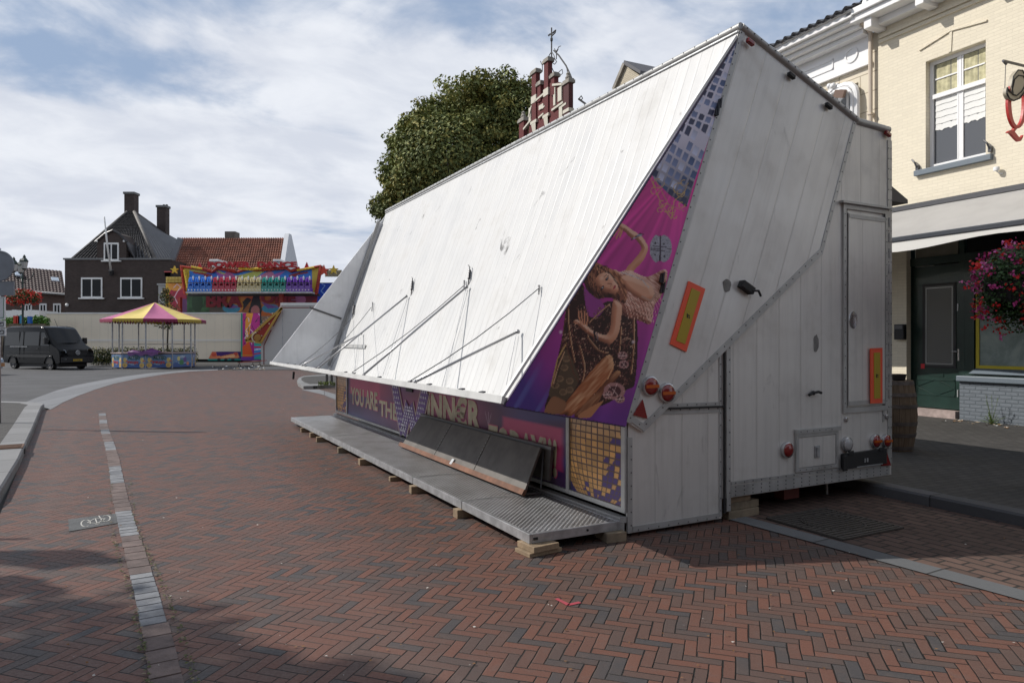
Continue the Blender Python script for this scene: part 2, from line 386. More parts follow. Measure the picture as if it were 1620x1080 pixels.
# ------------------------------------------------------------------ painted surfaces (printed artwork as colour on a fine grid)
def srgb(*c):
    a = np.array(c, float)/255.; return np.where(a <= .04045, a/12.92, ((a+.055)/1.055)**2.4)
def smoothpoly(pts, k=5):
    p = np.array(pts, float); n = len(p); out = []
    for i in range(n):
        a, b, c, d = p[i-1], p[i], p[(i+1) % n], p[(i+2) % n]
        for j in range(k):
            t = j/k; out.append(.5*((2*b) + (c-a)*t + (2*a-5*b+4*c-d)*t*t + (3*b-a-3*c+d)*t**3))
    return np.array(out)
class Paint:
    def __init__(s, X, Y): s.X = X; s.Y = Y; s.C = np.zeros((len(X), 3))
    def inside(s, pts):
        p = np.asarray(pts, float); x0, y0 = p.min(0); x1, y1 = p.max(0)
        box = (s.X >= x0) & (s.X <= x1) & (s.Y >= y0) & (s.Y <= y1); idx = np.nonzero(box)[0]
        X, Y = s.X[idx], s.Y[idx]; ins = np.zeros(len(idx), bool); n = len(p)
        for i in range(n):
            (xa, ya), (xb, yb) = p[i], p[(i+1) % n]
            if ya == yb: continue
            c = ((ya > Y) != (yb > Y)) & (X < (xb-xa)*(Y-ya)/(yb-ya) + xa); ins ^= c
        return idx[ins]
    def put(s, idx, col, a=1.):
        col = col(s.X[idx], s.Y[idx]) if callable(col) else np.asarray(col)
        s.C[idx] = s.C[idx]*(1-a) + col*a
    def poly(s, pts, col, smooth=False, a=1.): s.put(s.inside(smoothpoly(pts) if smooth else pts), col, a)
    def ell(s, cx, cy, rx, ry, col, rot=0., a=1., soft=0.):
        c, q = math.cos(R(rot)), math.sin(R(rot)); dx, dy = s.X-cx, s.Y-cy
        d = np.hypot((dx*c+dy*q)/rx, (dy*c-dx*q)/ry)
        if soft:
            idx = np.nonzero(d < 1)[0]; al = (np.clip((1-d[idx])/soft, 0, 1)*a)[:, None]
            s.C[idx] = s.C[idx]*(1-al) + np.asarray(col)*al
        else: s.put(np.nonzero(d < 1)[0], col, a)
    def solid(s, pts, dark, mid, light, R=6., L=(.6, -.75), smooth=True, grain=0., gdir=(1., 0.), gs=1.):
        """printed body with rounded modelling: tone from the distance to its outline and the side it faces"""
        p = smoothpoly(pts) if smooth else np.asarray(pts, float); idx = s.inside(p); X, Y = s.X[idx], s.Y[idx]
        if not len(idx): return idx
        best = np.full(len(idx), 1e9); nx = np.zeros(len(idx)); ny = np.zeros(len(idx))
        for i in range(len(p)):
            A, B = p[i], p[(i+1) % len(p)]; d = B-A; q = max(1e-9, (d**2).sum()); t = np.clip(((X-A[0])*d[0]+(Y-A[1])*d[1])/q, 0, 1)
            ex, ey = A[0]+t*d[0]-X, A[1]+t*d[1]-Y; dd = np.hypot(ex, ey); k = dd < best
            best[k] = dd[k]; nx[k] = (ex/(dd+1e-6))[k]; ny[k] = (ey/(dd+1e-6))[k]
        r = np.clip(best/R, 0, 1); tilt = np.sqrt(1-r); face = (nx*L[0]+ny*L[1])*tilt; v = .46 + .42*face + .16*r
        if grain: v = v + grain*(vnoise((X*gdir[1]-Y*gdir[0])*gs+50, (X*gdir[0]+Y*gdir[1])*gs*.12+50, 17)-.5)
        v = np.clip(v, 0, 1)[:, None]; s.C[idx] = np.where(v < .5, dark*(1-v*2)+mid*v*2, mid*(2-v*2)+light*(v*2-1)); return idx
    def line(s, pts, wd, col, a=1.):
        p = np.asarray(pts, float)
        for i in range(len(p)-1):
            A, B = p[i], p[i+1]; d = B-A; L = max(1e-9, (d**2).sum())
            t = np.clip(((s.X-A[0])*d[0]+(s.Y-A[1])*d[1])/L, 0, 1)
            k = np.hypot(s.X-A[0]-t*d[0], s.Y-A[1]-t*d[1]) < wd/2
            s.put(np.nonzero(k)[0], col, a)
def vnoise(X, Y, seed=0):
    """smooth value noise"""
    r = np.random.default_rng(seed).random((64, 64)); xi, yi = np.floor(X).astype(int), np.floor(Y).astype(int)
    fx, fy = X-xi, Y-yi; fx = fx*fx*(3-2*fx); fy = fy*fy*(3-2*fy); g = lambda a, b: r[a % 64, b % 64]
    return (g(xi, yi)*(1-fx)+g(xi+1, yi)*fx)*(1-fy) + (g(xi, yi+1)*(1-fx)+g(xi+1, yi+1)*fx)*fy
def canvas(name, o, ux, uy, nu, nv, paint, mt, parent, keep=None):
    """grid over parallelogram o+a*ux+b*uy; paint(P, a, b) fills colours; keep(a, b) trims the sheet"""
    o, ux, uy = (np.array(q, float) for q in (o, ux, uy))
    a, b = np.meshgrid(np.linspace(0, 1, nu+1), np.linspace(0, 1, nv+1)); a = a.ravel(); b = b.ravel()
    V = o + a[:, None]*ux + b[:, None]*uy
    i, j = np.meshgrid(np.arange(nu), np.arange(nv)); q = (j*(nu+1)+i).ravel()
    Fc = np.stack([q, q+1, q+nu+2, q+nu+1], 1)
    C = paint(V, a, b)
    if keep is not None:
        k = keep(a, b); Fc = Fc[k[Fc].all(1)]
        used = np.unique(Fc); mp = -np.ones(len(V), int); mp[used] = np.arange(len(used)); V, C, Fc = V[used], C[used], mp[Fc]
    me = bpy.data.meshes.new(name); me.vertices.add(len(V)); me.vertices.foreach_set('co', V.astype(np.float32).ravel())
    me.loops.add(Fc.size); me.loops.foreach_set('vertex_index', Fc.astype(np.int32).ravel())
    me.polygons.add(len(Fc)); me.polygons.foreach_set('loop_start', np.arange(0, Fc.size, 4, dtype=np.int32))
    me.update(calc_edges=True); ca = me.color_attributes.new('paint', 'FLOAT_COLOR', 'POINT')
    ca.data.foreach_set('color', np.c_[C, np.ones(len(C))].astype(np.float32).ravel())
    me.materials.append(mt); me.validate()
    return link(name, me, parent)
# ================================================================== shared materials
M = {}
M['brick_pave'] = herring('clinker_paving', -18, .066, 3, BR)
M['brown_pave'] = bricks('brown_block_paving', (.105, .064, .050), (.016, .014, .012), .22, .115, .012, .22, .7, axis='xy', rot=-62, dist=.008, patch=.5)
M['walk_pave'] = bricks('grey_walk_paving', (.058, .054, .050), (.02, .019, .018), .20, .10, .008, .18, .6, axis='xy', rot=25, dist=.006, patch=.4)
M['asphalt'] = mat('asphalt', (.07, .07, .073), .9, var=.18, vs=.6, bump=.4, bs=90, dirt=.2)
M['earth'] = mat('worn_asphalt', (.085, .082, .08), .95, var=.25, vs=.2, bump=.4, bs=50)
M['granite'] = bricks('granite_kerb', (.30, .30, .295), (.08, .08, .08), 50, 50, .01, .1, .3, patch=.3)
def stone(name, col, length=1.0, rot=0.):
    m, t, b = base(name); P = t.new('ShaderNodeNewGeometry').outputs['Position']; x, y, z = t.sep(P)[:3]
    c, s = math.cos(R(rot)), math.sin(R(rot)); q = t.m('DIVIDE', t.m('ADD', t.m('MULTIPLY', x, c), t.m('MULTIPLY', y, s)), length)
    fr = t.m('FRACT', q); e = t.m('MINIMUM', fr, t.m('SUBTRACT', 1, fr)); j = t.smooth(e, .004/length, .012/length, 1, 0)
    wn = t.new('ShaderNodeTexWhiteNoise', noise_dimensions='1D'); t.put(wn.inputs['W'], t.m('FLOOR', q))
    n = t.noise(P, 35, 5, .75); g = t.noise(P, 2.2, 6, .65)
    o = t.mix(wn.outputs[0], col, tuple(v*.72 for v in col)); o = t.mix(t.m('MULTIPLY', t.smooth(n, .4, .7), .3), o, tuple(v*.6 for v in col))
    o = t.mix(t.m('MULTIPLY', t.smooth(g, .45, .7), .45), o, tuple(v*.6 for v in col)); o = t.mix(j, o, (.03, .03, .03))
    t.put(b.inputs['Base Color'], o); b.inputs['Roughness'].default_value = .8
    bn = t.new('ShaderNodeBump'); bn.inputs['Strength'].default_value = .4; bn.inputs['Distance'].default_value = .006
    t.put(bn.inputs['Height'], t.m('SUBTRACT', n, t.m('MULTIPLY', j, 2))); t.put(b.inputs['Normal'], bn.outputs[0]); return m
M['kerb_left'] = stone('pale_concrete_kerb', (.235, .235, .235), 1.0, 122)
M['kerb_right'] = stone('blue_stone_kerb', (.095, .095, .10), 1.1, 116)
M['gutter'] = stone('grey_gutter_stone', (.14, .145, .15), .9, 121)
M['band'] = stone('pale_slab_band', (.20, .205, .215), .75, 15)
M['alu'] = mat('aluminium_trim', (.44, .44, .43), .42, .4, var=.12, vs=4, dirt=.35, streak=.25)
M['galv'] = mat('galvanised_steel', (.42, .43, .44), .45, .7, var=.2, vs=9, dirt=.25)
M['black'] = mat('black_rubber', (.015, .015, .016), .6)
M['steel'] = mat('dark_steel', (.09, .09, .095), .4, .8)
M['white'] = mat('white_paint', (.78, .78, .76), .45, dirt=.12)
M['wood'] = mat('pale_timber', (.24, .175, .11), .8, var=.25, vs=6, streak=.4, bump=.3, bs=25)
M['oldwood'] = mat('grey_timber', (.20, .16, .11), .85, var=.3, vs=5, streak=.5, bump=.4, bs=22)
M['redwood'] = mat('red_brown_timber', (.16, .075, .045), .75, var=.3, vs=6, streak=.3)
M['glass'] = glass('dark_window_glass', (.010, .011, .013), .25); M['glass'].node_tree.nodes['Principled BSDF'].inputs['Specular IOR Level'].default_value = .25

# ================================================================== ground
def poly_xy(pts, z): return MB().poly([(x, y, z) for x, y in pts])
g = MB(); g.add([(-900, -60, -.03), (900, -60, -.03), (900, 1500, -.03), (-900, 1500, -.03)], [(0, 1, 2, 3)])
struct('ground', g, M['earth'])
RD = (-.4726, .8813)                     # heading of the street
inner = [gpt(*p) for p in ((80, 648), (100, 636.5), (125, 625.5), (150, 616.5), (180, 607), (220, 598.5), (260, 592), (300, 587.5), (345, 585.6))]
outer = [gpt(*p) for p in ((42, 635.5), (62, 627.5), (90, 617.5), (120, 609.3), (160, 601.3), (200, 595), (240, 590), (290, 585.8), (345, 584))]
far_l, far_r = gpt(345, 585.6), gpt(640, 585.0)
pav = [(-3.2, -8), (-3.4, 2.5), (-3.7, 4.4), (-4.7, 6.4), (-6.6, 9.4), (-11.25, 16.75)] + inner + [far_r, (0, 38), (6.5, 2.2), (12, -8)]
struct('brick_paving', poly_xy(pav, 0), M['brick_pave'])
road = [(-60, 15), (-14, 17.6), (-12.2, 18.6)] + outer + [gpt(640, 584), (30, 52), (30, 70), (-80, 70), (-80, 15)]
struct('asphalt_road', poly_xy(road, -.006), M['asphalt'])
b = MB()
for i in range(len(inner)-1):
    b.add([(*inner[i], .006), (*inner[i+1], .006), (*outer[i+1], .006), (*outer[i], .006)], [(0, 1, 2, 3)])
struct('slab_band', b, M['band'])
# strip of far pavement behind the duck stall and the booth
fp = [gpt(150, 579.5), gpt(420, 579.5), gpt(560, 577), gpt(560, 573), gpt(120, 573)]
struct('far_pavement', poly_xy(fp, .004), M['walk_pave'])

def kerb(name, line, width, h, mt, side=1, bev=.02):
    """raised kerb along a line of ground points; width to the left (side=1) of travel"""
    n = len(line); off = []
    for i in range(n):
        a = Vector(line[max(i-1, 0)]); c = Vector(line[min(i+1, n-1)]); d = (c-a).normalized(); off.append(Vector((-d.y, d.x))*side)
    m = MB(); b = []
    for i in range(n):
        p = Vector(line[i]); o = off[i]
        ring = [(*p, -.05), (*(p), h-bev), (*(p+o*bev), h), (*(p+o*width), h), (*(p+o*width), -.05)]
        b.append(len(m.v)); m.v += ring
    for i in range(n-1):
        for k in range(4):
            m.f.append([b[i]+k, b[i]+k+1, b[i+1]+k+1, b[i+1]+k]); m.mi.append(0)
    m.f.append([b[0]+k for k in range(5)]); m.mi.append(0); m.f.append([b[-1]+k for k in range(5)][::-1]); m.mi.append(0)
    struct(name, m, mt); return [tuple(Vector(line[i]) + off[i]*width) for i in range(n)]
kl = [(-3.9, -8), (-4.0, 2.4), (-4.3, 5.0), (-5.22, 7.14), (-6.36, 9.03), (-8.6, 12.6), (-10.95, 16.3), (-11.35, 17.0), (-11.95, 17.5), (-12.9, 17.75), (-16, 18.1), (-40, 19)]
ki = kerb('kerb_left', kl, .32, .12, M['kerb_left'])
struct('left_pavement', poly_xy(ki + [(-40, -8)], .108), M['walk_pave'])
kr0 = Vector((4.49, 6.14)); kd = Vector((-.441, .8974))
kr = [tuple(kr0 + kd*s) for s in (-14, -8, -4, 0, 4, 10, 24, 38)]
kj = kerb('kerb_right', kr, .2, .115, M['kerb_right'], side=-1)
struct('right_pavement', poly_xy(kj[::-1] + [(kj[0][0]+14, kj[0][1]-1), (22, 10), (2, 46)], .105), M['walk_pave'])
g0 = Vector((2.14, 6.14)); gd = Vector((.521, -.8533)); gn = Vector((.8533, .521))
gl = [g0 + gd*s for s in (-11, 0, 12)]
struct('gutter_band', poly_xy([tuple(gl[0]), tuple(gl[2]), tuple(gl[2] + gn*.21), tuple(gl[0] + gn*.21)], .008), M['gutter'])
struct('parking_paving', poly_xy([tuple(gl[0] + gn*.21), tuple(gl[2] + gn*.21), kr[0], kr[-1]], .004), M['brown_pave'])

# lane line of grey and brown blocks set in the paving
def blockline():
    A = Vector((-1.2, 2.6)); B = Vector((-9.35, 15.95)); d = (B-A); L = d.length; d.normalize(); n = Vector((d.y, -d.x)); s = 0; mb = MB(); k = 0
    marks = [(0, 0), (.25, 1)]
    y2s = lambda y: (y-2.6)/d.y
    segs = []; gy = [(3.96, 4.86), (5.73, 6.66), (8.0, 9.1), (10.4, 11.3), (12.3, 12.9), (13.9, 14.5), (15.2, 15.8)]
    while s < L:
        y = 2.6 + s*d.y; grey = any(a <= y <= c for a, c in gy)
        ln = random.uniform(.105, .125) if grey else random.uniform(.17, .21)
        cc = A + d*(s+ln/2) + n*random.uniform(-.004, .004) + n*.012*math.sin(s*.9); wd = .070 if grey else .073
        an = random.uniform(-.015, .015); dd = Vector((d.x*math.cos(an)-d.y*math.sin(an), d.x*math.sin(an)+d.y*math.cos(an))); nn = Vector((dd.y, -dd.x))
        z = .0075 + random.uniform(-.001, .001); t = MB(); h = ln/2-.004
        c3 = lambda u, v, zz: (*(cc + dd*u + nn*v), zz)
        mb.add([c3(-h, -wd, -.01), c3(h, -wd, -.01), c3(h, wd, -.01), c3(-h, wd, -.01), c3(-h+.003, -wd+.003, z), c3(h-.003, -wd+.003, z), c3(h-.003, wd-.003, z), c3(-h+.003, wd-.003, z)],
               [(0, 1, 5, 4), (1, 2, 6, 5), (2, 3, 7, 6), (3, 0, 4, 7), (4, 5, 6, 7)], random.choice([0, 1]) if grey else random.choice([2, 3]))
        s += ln
    return mb
BL = blockline()
struct('lane_line', BL, [mat('grey_set_a', (.20, .205, .215), .8, bump=.3, bs=60, var=.2, vs=8), mat('grey_set_b', (.16, .166, .178), .8, bump=.3, bs=60, var=.2, vs=8),
                         mat('brown_set_a', (.135, .100, .090), .85, bump=.3, bs=60, var=.25, vs=8), mat('brown_set_b', (.11, .082, .075), .85, bump=.3, bs=60, var=.25, vs=8)])
# sand and moss either side of the lane line
mo = MB(); A = Vector((-1.2, 2.6)); B = Vector((-9.35, 15.95)); d = (B-A).normalized(); n = Vector((d.y, -d.x))
for k in range(520):
    s = abs(random.gauss(0, 3.2)); sd = random.choice((-1, 1)); c = A + d*s + n*(sd*random.uniform(.08, .115) + .03*math.sin(s*1.1)); r = random.uniform(.004, .013)
    mo.add([(*(c + Vector((math.cos(t)*r*random.uniform(.6, 1.2), math.sin(t)*r))), .010 + random.uniform(0, .006)) for t in (0, 1.3, 2.5, 3.8, 5)], [(0, 1, 2, 3, 4)], random.choice((0, 0, 1)))
tag(obj('joint_weeds', mo, [mat('joint_moss', (.075, .085, .03), .95), mat('joint_sand', (.19, .15, .10), .95)]), kind='stuff')

# bicycle tile in the cycle strip
def onground(px, py, z=.0): return (*gpt(px, py), z)
bt = thing('cycle_marking_tile', 'dark grey paving tile with a white painted bicycle, left of the lane line', 'marking tile', onground(148, 827))
ux = Vector(gpt(187, 815)) - Vector(gpt(108, 823)); o0 = Vector(gpt(108, 838)); 
tl = [gpt(108, 822), gpt(187, 812), gpt(190, 827), gpt(109, 841)]
loc = Vector(gpt(148, 827))
obj('tile', MB().prism([(*(Vector(p)-loc), -.01) for p in tl], (0, 0, .016)), mat('charcoal_tile', (.085, .088, .09), .85, bump=.4, bs=80, var=.2), bt)
bm = MB()
def bpt(u, v):
    a, b_, c, d_ = [Vector(p) for p in (tl[3], tl[2], tl[1], tl[0])]
    q = a*(1-u)*(1-v) + b_*u*(1-v) + c*u*v + d_*(1-u)*v - loc; return (q.x, q.y, .009)
def stroke(pts, wd):
    for i in range(len(pts)-1):
        p, q = Vector(bpt(*pts[i])), Vector(bpt(*pts[i+1])); dd = (q-p).normalized(); nn = Vector((-dd.y, dd.x, 0))*wd
        bm.add([p-nn, q-nn, q+nn, p+nn], [(0, 1, 2, 3)])
arc = lambda cx, cy, rx, ry, a0, a1: [(cx + rx*math.cos(R(a)), cy + ry*math.sin(R(a))) for a in range(a0, a1+1, 20)]
stroke(arc(.33, .42, .09, .3, -20, 300), .0055); stroke(arc(.73, .60, .09, .3, -160, 120), .0055)
stroke([(.36, .45), (.52, .75), (.55, .25), (.36, .45)], .005); stroke([(.55, .25), (.72, .58), (.54, .75)], .005); stroke([(.66, .35), (.60, .95)], .005); stroke([(.5, .15), (.6, .2)], .005)
obj('bicycle_symbol', bm, mat('road_white', (.42, .41, .38), .8, dirt=.3), bt)

# pink spray mark
sp = MB(); pts = [gpt(880, 947), gpt(899, 957), gpt(918, 953)]
for i in range(2):
    p, q = Vector(pts[i]), Vector(pts[i+1]); dd = (q-p).normalized(); nn = Vector((-dd.y, dd.x))*.013
    sp.add([(*(p-nn), .004), (*(q-nn), .004), (*(q+nn*1.4), .004), (*(p+nn), .004)], [(0, 1, 2, 3)])
struct('spray_mark', sp, mat('pink_spray', (.36, .05, .07), .8, dirt=.6))

# round cast drain cover in a square ribbed frame
dc = onground(1318, 829, .008)
dr = thing('drain_cover', 'round ribbed iron drain cover in the gutter strip beside the rear of the trailer', 'drain cover', dc, R(28))
iron = mat('cast_iron', (.10, .09, .082), .6, .6, bump=.3, bs=60, dirt=.5)
fr = MB()
for k in range(15):
    y = -.36 + k*.0514; xx = math.sqrt(max(0, .27**2 - y*y))
    if xx > 0: fr.box(-.38, -xx-.01, y, y+.03, 0, .012); fr.box(xx+.01, .38, y, y+.03, 0, .012)
    else: fr.box(-.38, .38, y, y+.03, 0, .012)
fr.box(-.40, -.38, -.4, .4, 0, .014); fr.box(.38, .40, -.4, .4, 0, .014); fr.box(-.38, .38, -.4, -.38, 0, .014); fr.box(-.38, .38, .38, .40, 0, .014); fr.box(-.38, .38, -.38, .38, -.03, .002)
obj('frame', fr, iron, dr)
lid = MB().lathe((0, 0, 0), [(.27, .0), (.27, .014), (.255, .014), (.255, .008), (.001, .008)], 36)
for k in range(10):
    y = -.22 + k*.047; xx = math.sqrt(max(0, .25**2 - y*y)); lid.box(-xx, xx, y, y+.02, .008, .017)
obj('lid', lid, iron, dr)
# kerb gully in the left kerb
kg = thing('kerb_gully', 'rusty ribbed gully lid set into the pale kerb at left', 'gully', (-7.3, 9.95, .12), R(32))
kp = MB().box(-.05, .30, -.22, .22, 0, .012)
for k in range(7): kp.box(.0, .27, -.19+k*.056, -.16+k*.056, .012, .018)
rust = mat('rusty_iron', (.13, .075, .05), .8, .3, var=.3, vs=12, bump=.4, bs=40)
obj('lid', kp, rust, kg); obj('inlet', MB().box(.303, .318, -.16, .16, -.09, -.02), M['black'], kg)

# traffic island with blue bench beyond the hood
isl = [gpt(*p) for p in ((470, 606), (473, 601.5), (480, 598.5), (495, 597), (520, 596), (560, 595.5))]
isb = [gpt(*p) for p in ((560, 612), (530, 613), (500, 615), (480, 615.5), (472, 611))]
ic = isb + isl
ikm = MB(); 
ikm.prism([(x, y, -.02) for x, y in ic], (0, 0, .13))
struct('island_kerb', ikm, M['kerb_left'])
cxx = sum(p[0] for p in ic)/len(ic); cyy = sum(p[1] for p in ic)/len(ic)
struct('island_paving', poly_xy([(cxx + (x-cxx)*.82, cyy + (y-cyy)*.72) for x, y in ic], .114), M['walk_pave'])
struct('gutter_stones', poly_xy([gpt(*p) for p in ((475, 616), (505, 616), (545, 628), (535, 634), (510, 624))], .006), M['band'])
bx, by = gpt(524, 607, .11)
bn = thing('park_bench', 'blue bench half hidden on the small island beyond the trailer', 'bench', (bx+.5, by, .114), R(-20))
blue = mat('blue_paint', (.02, .05, .20), .4)
bs_ = MB()
for k in range(4): bs_.box(-.8, .8, -.2+k*.1, -.12+k*.1, .42, .46)
obj('seat', bs_, blue, bn)
for x in (-.7, .6):
    lg = MB().box(x, x+.06, -.18, -.12, 0, .42).box(x, x+.06, .12, .18, 0, .42).box(x, x+.06, -.12, .12, .34, .40); obj('leg', lg, M['black'], bn)
isw = MB()
for k in range(260):
    x, y = bx + random.uniform(-.2, 1.4), by - 1.0 + random.uniform(-.15, .15); r = random.uniform(.02, .05); a = random.uniform(0, 6.3)
    isw.add([(x, y, .1), (x+r*math.cos(a), y+r*math.sin(a), .15+random.uniform(0, .14)), (x+r*math.cos(a+1), y+r*math.sin(a+1), .17+random.uniform(0, .1))], [(0, 1, 2)])
tag(obj('island_weeds', isw, mat('weed_green', (.09, .12, .02), .8)), kind='stuff')
# litter and small stones lying about
lt = MB()
for k in range(420):
    px, py = random.uniform(60, 1620), random.uniform(588, 1075); x, y = gpt(px, py); r = random.uniform(.004, .012)
    if py < 700: r *= 1.6
    lt.add([(x+math.cos(t)*r, y+math.sin(t)*r*.6, .006+random.uniform(0, .008)) for t in (0, 1.5, 3, 4.5)], [(0, 1, 2, 3)], random.choice((0, 1, 1, 1)))
tag(obj('litter', lt, [mat('litter_pale', (.5, .48, .44), .8), mat('litter_leaf', (.20, .10, .04), .8)]), kind='stuff')
# ================================================================== fairground trailer
T = Frame(.970, 5.81, 28.2)
LT = 10.28
tr = thing('fairground_trailer', 'large fairground trailer with tilted white hood, printed side wing and winner banner', 'fairground trailer', (.970, 5.81, .03), R(28.2))
Z0 = .03
A_, B_, C_, D_, Q_, P_ = (1.28, 4.48), (2.91, 3.87), (2.38, 2.46), (.15, .84), (-.03, .94), (-1.18, 1.13)
def TX(px, py, lx=0.): y, z = T.hx(px, py, lx); return y, z - Z0
def TY(px, py, ly=0.): x, z = T.hy(px, py, ly); return x, z - Z0
AQ = Vector((Q_[0]-A_[0], Q_[1]-A_[1])).normalized(); AB = Vector((B_[0]-A_[0], B_[1]-A_[1])).normalized()
M['hood_end'] = planks('aluminium_hood_cladding', (.70, .69, .665), (AB.x, 0, AB.y), .30, line=.16, wave=.12, rough=.4, metal=.35, smudge=.28, wash=.16, spread=.07)
M['body_end'] = planks('aluminium_body_cladding', (.68, .665, .635), (1, 0, 0), .30, line=.16, wave=.12, rough=.4, metal=.35, smudge=.28, wash=.22, spread=.07)
M['hood_front'] = planks('white_ribbed_cladding', (.60, .60, .595), (0, 1, 0), .155, rough=.42, metal=.0, line=.2, gap=.02, wave=1.0, smudge=1.0, spread=.14, wash=.16)
M['wing_grey'] = mat('grey_wing_sheet', (.68, .69, .71), .5, .1, var=.08, vs=2, streak=.2, dirt=.25)
M['rivet_dark'] = mat('rivet', (.10, .10, .10), .5, .5)

# --- body shell
body = MB().prism([(1.07, .02, .18), (3.51, .02, .18), (3.51, .02, 3.80), (3.45, .02, 3.86), (2.91, .02, 3.87), (2.36, .02, 2.5), (1.07, .02, 1.5)][::-1], (0, LT-.02, 0))
obj('body', body, M['body_end'], tr)
skirt = MB().box(.015, 1.066, .03, .06, .0, 1.52)
obj('skirt_panel', skirt, M['body_end'], tr)
# --- hood: end wall, roof, underside, far end
hood = MB().prism([(A_[0], 0, A_[1]), (B_[0], 0, B_[1]), (C_[0], 0, C_[1]), (D_[0], 0, D_[1]), (Q_[0], 0, Q_[1])], (0, LT, 0))
obj('hood', hood, M['hood_end'], tr)
# --- the sloping ribbed front of the hood, a sheet 8 mm proud
nrm = Vector((-AB.x, -AB.y)); 
fs = MB(); off = nrm*.008
def fpt(u, s, o=.008): return (A_[0] + (Q_[0]-A_[0])*u - AB.x*o, s, A_[1] + (Q_[1]-A_[1])*u - AB.y*o)
NV = 48
v = []
for k in range(NV+1):
    for u in (.0, .25, .5, .75, 1.): v.append(fpt(u, LT*k/NV, .008))
fs.add(v, [(k*5+j, k*5+j+1, k*5+j+6, k*5+j+5) for k in range(NV) for j in range(4)])
obj('front_sheet', fs, M['hood_front'], tr)
# patched horizontal batten near the far end of the sheet
FP0 = (A_[0], 0, A_[1]); FN = (-AB.x, 0, -AB.y)
def FR(px, py, o=.015):
    x, y, z = T.hp(px, py, (A_[0], 0, A_[1]+Z0), FN); return Vector((x, y, z-Z0)) + Vector(FN)*o
obj('batten', MB().bar(FR(527, 547), FR(579, 548.5), .07, .012, up=FN), M['alu'], tr)

# --- trims with rivets
def riv(mb, p, n, r=.007, mi=1):
    n = Vector(n).normalized(); u = n.orthogonal().normalized(); w2 = n.cross(u); p = Vector(p); b = len(mb.v)
    for rr, h in ((r, 0), (r*.7, r*.6)):
        for k in range(6):
            a = k*math.pi/3; mb.v.append(tuple(p + (u*math.cos(a)+w2*math.sin(a))*rr + n*h))
    for k in range(6): mb.f.append([b+k, b+(k+1) % 6, b+6+(k+1) % 6, b+6+k]); mb.mi.append(mi)
    mb.f.append([b+6+k for k in range(6)]); mb.mi.append(mi)
def trim_end(mb, p, q, wd, ly, th=.006, rows=(0.,), step=.11):
    """riveted strip on the end plane between (t,h) points"""
    p3, q3 = Vector((p[0], ly - th/2, p[1])), Vector((q[0], ly - th/2, q[1])); mb.bar(p3, q3, wd, th, up=(0, -1, 0))
    d = q3-p3; L = d.length; d.normalize(); s = Vector((d.z, 0, -d.x))
    for r in rows:
        k = step/2
        while k < L:
            riv(mb, p3 + d*k + s*r + Vector((0, -th/2, 0)), (0, -1, 0)); k += step
TM = [M['alu'], M['rivet_dark']]
def ins(p, dx, dz): return (p[0]+dx, p[1]+dz)
t1 = MB()
inn = AB*.03; up_ = -AQ*.0
trim_end(t1, (A_[0]+AB.x*.03, A_[1]+AB.y*.03), (Q_[0]+AB.x*.03, Q_[1]+AB.y*.03), .055, -.001, rows=(.012,))
trim_end(t1, (B_[0]-AB.x*.02, B_[1]-AB.y*.02), (C_[0]-AB.x*.02, C_[1]-AB.y*.02), .045, -.001, rows=(0,))
dcd = (Vector(D_)-Vector(C_)).normalized(); dn = Vector((-dcd.y, dcd.x))
if dn.y < 0: dn = -dn
trim_end(t1, Vector(C_)+dn*.03, Vector(D_)+dn*.03, .06, -.002, rows=(.01,))
trim_end(t1, Vector(D_)+Vector((.0, .04)), Vector(Q_)+Vector((.02, .04)), .05, -.003, rows=(0,))
trim_end(t1, Vector((1.14, .06)), Vector((1.14, 1.55)), .05, .019, rows=(.012,)); trim_end(t1, Vector((1.05, .02)), Vector((1.05, 1.5)), .03, .028, rows=(0,))
trim_end(t1, Vector((.03, .01)), Vector((.03, .80)), .05, .029, rows=(.012,)); trim_end(t1, Vector((.06, .03)), Vector((1.03, .03)), .05, .028, rows=(.01,))
trim_end(t1, Vector((.30, 1.0)), Vector((1.03, .985)), .05, .028, rows=(-.012,)); trim_end(t1, Vector((.38, 1.05)), Vector((1.03, 1.04)), .03, .028, rows=(0,))
trim_end(t1, Vector((1.17, .235)), Vector((3.47, .235)), .10, .019, rows=(.035, 0, -.035)); trim_end(t1, Vector((1.17, .31)), Vector((3.47, .31)), .03, .017, rows=(0,))
trim_end(t1, Vector((3.475, .30)), Vector((3.475, 3.74)), .07, .018, rows=(-.02, .02)); trim_end(t1, Vector((3.37, .75)), Vector((3.37, 2.95)), .03, .019, rows=(0,), step=.14)
obj('edge_trim', t1, TM, tr)
# dark seam between the two skirts
obj('seam', MB().bar((1.085, .012, .05), (1.085, .012, 1.6), .016, .02, up=(0, -1, 0)).bar((.30, .014, 1.025), (1.08, .014, 1.012), .014, .02, up=(0, -1, 0)), M['black'], tr)
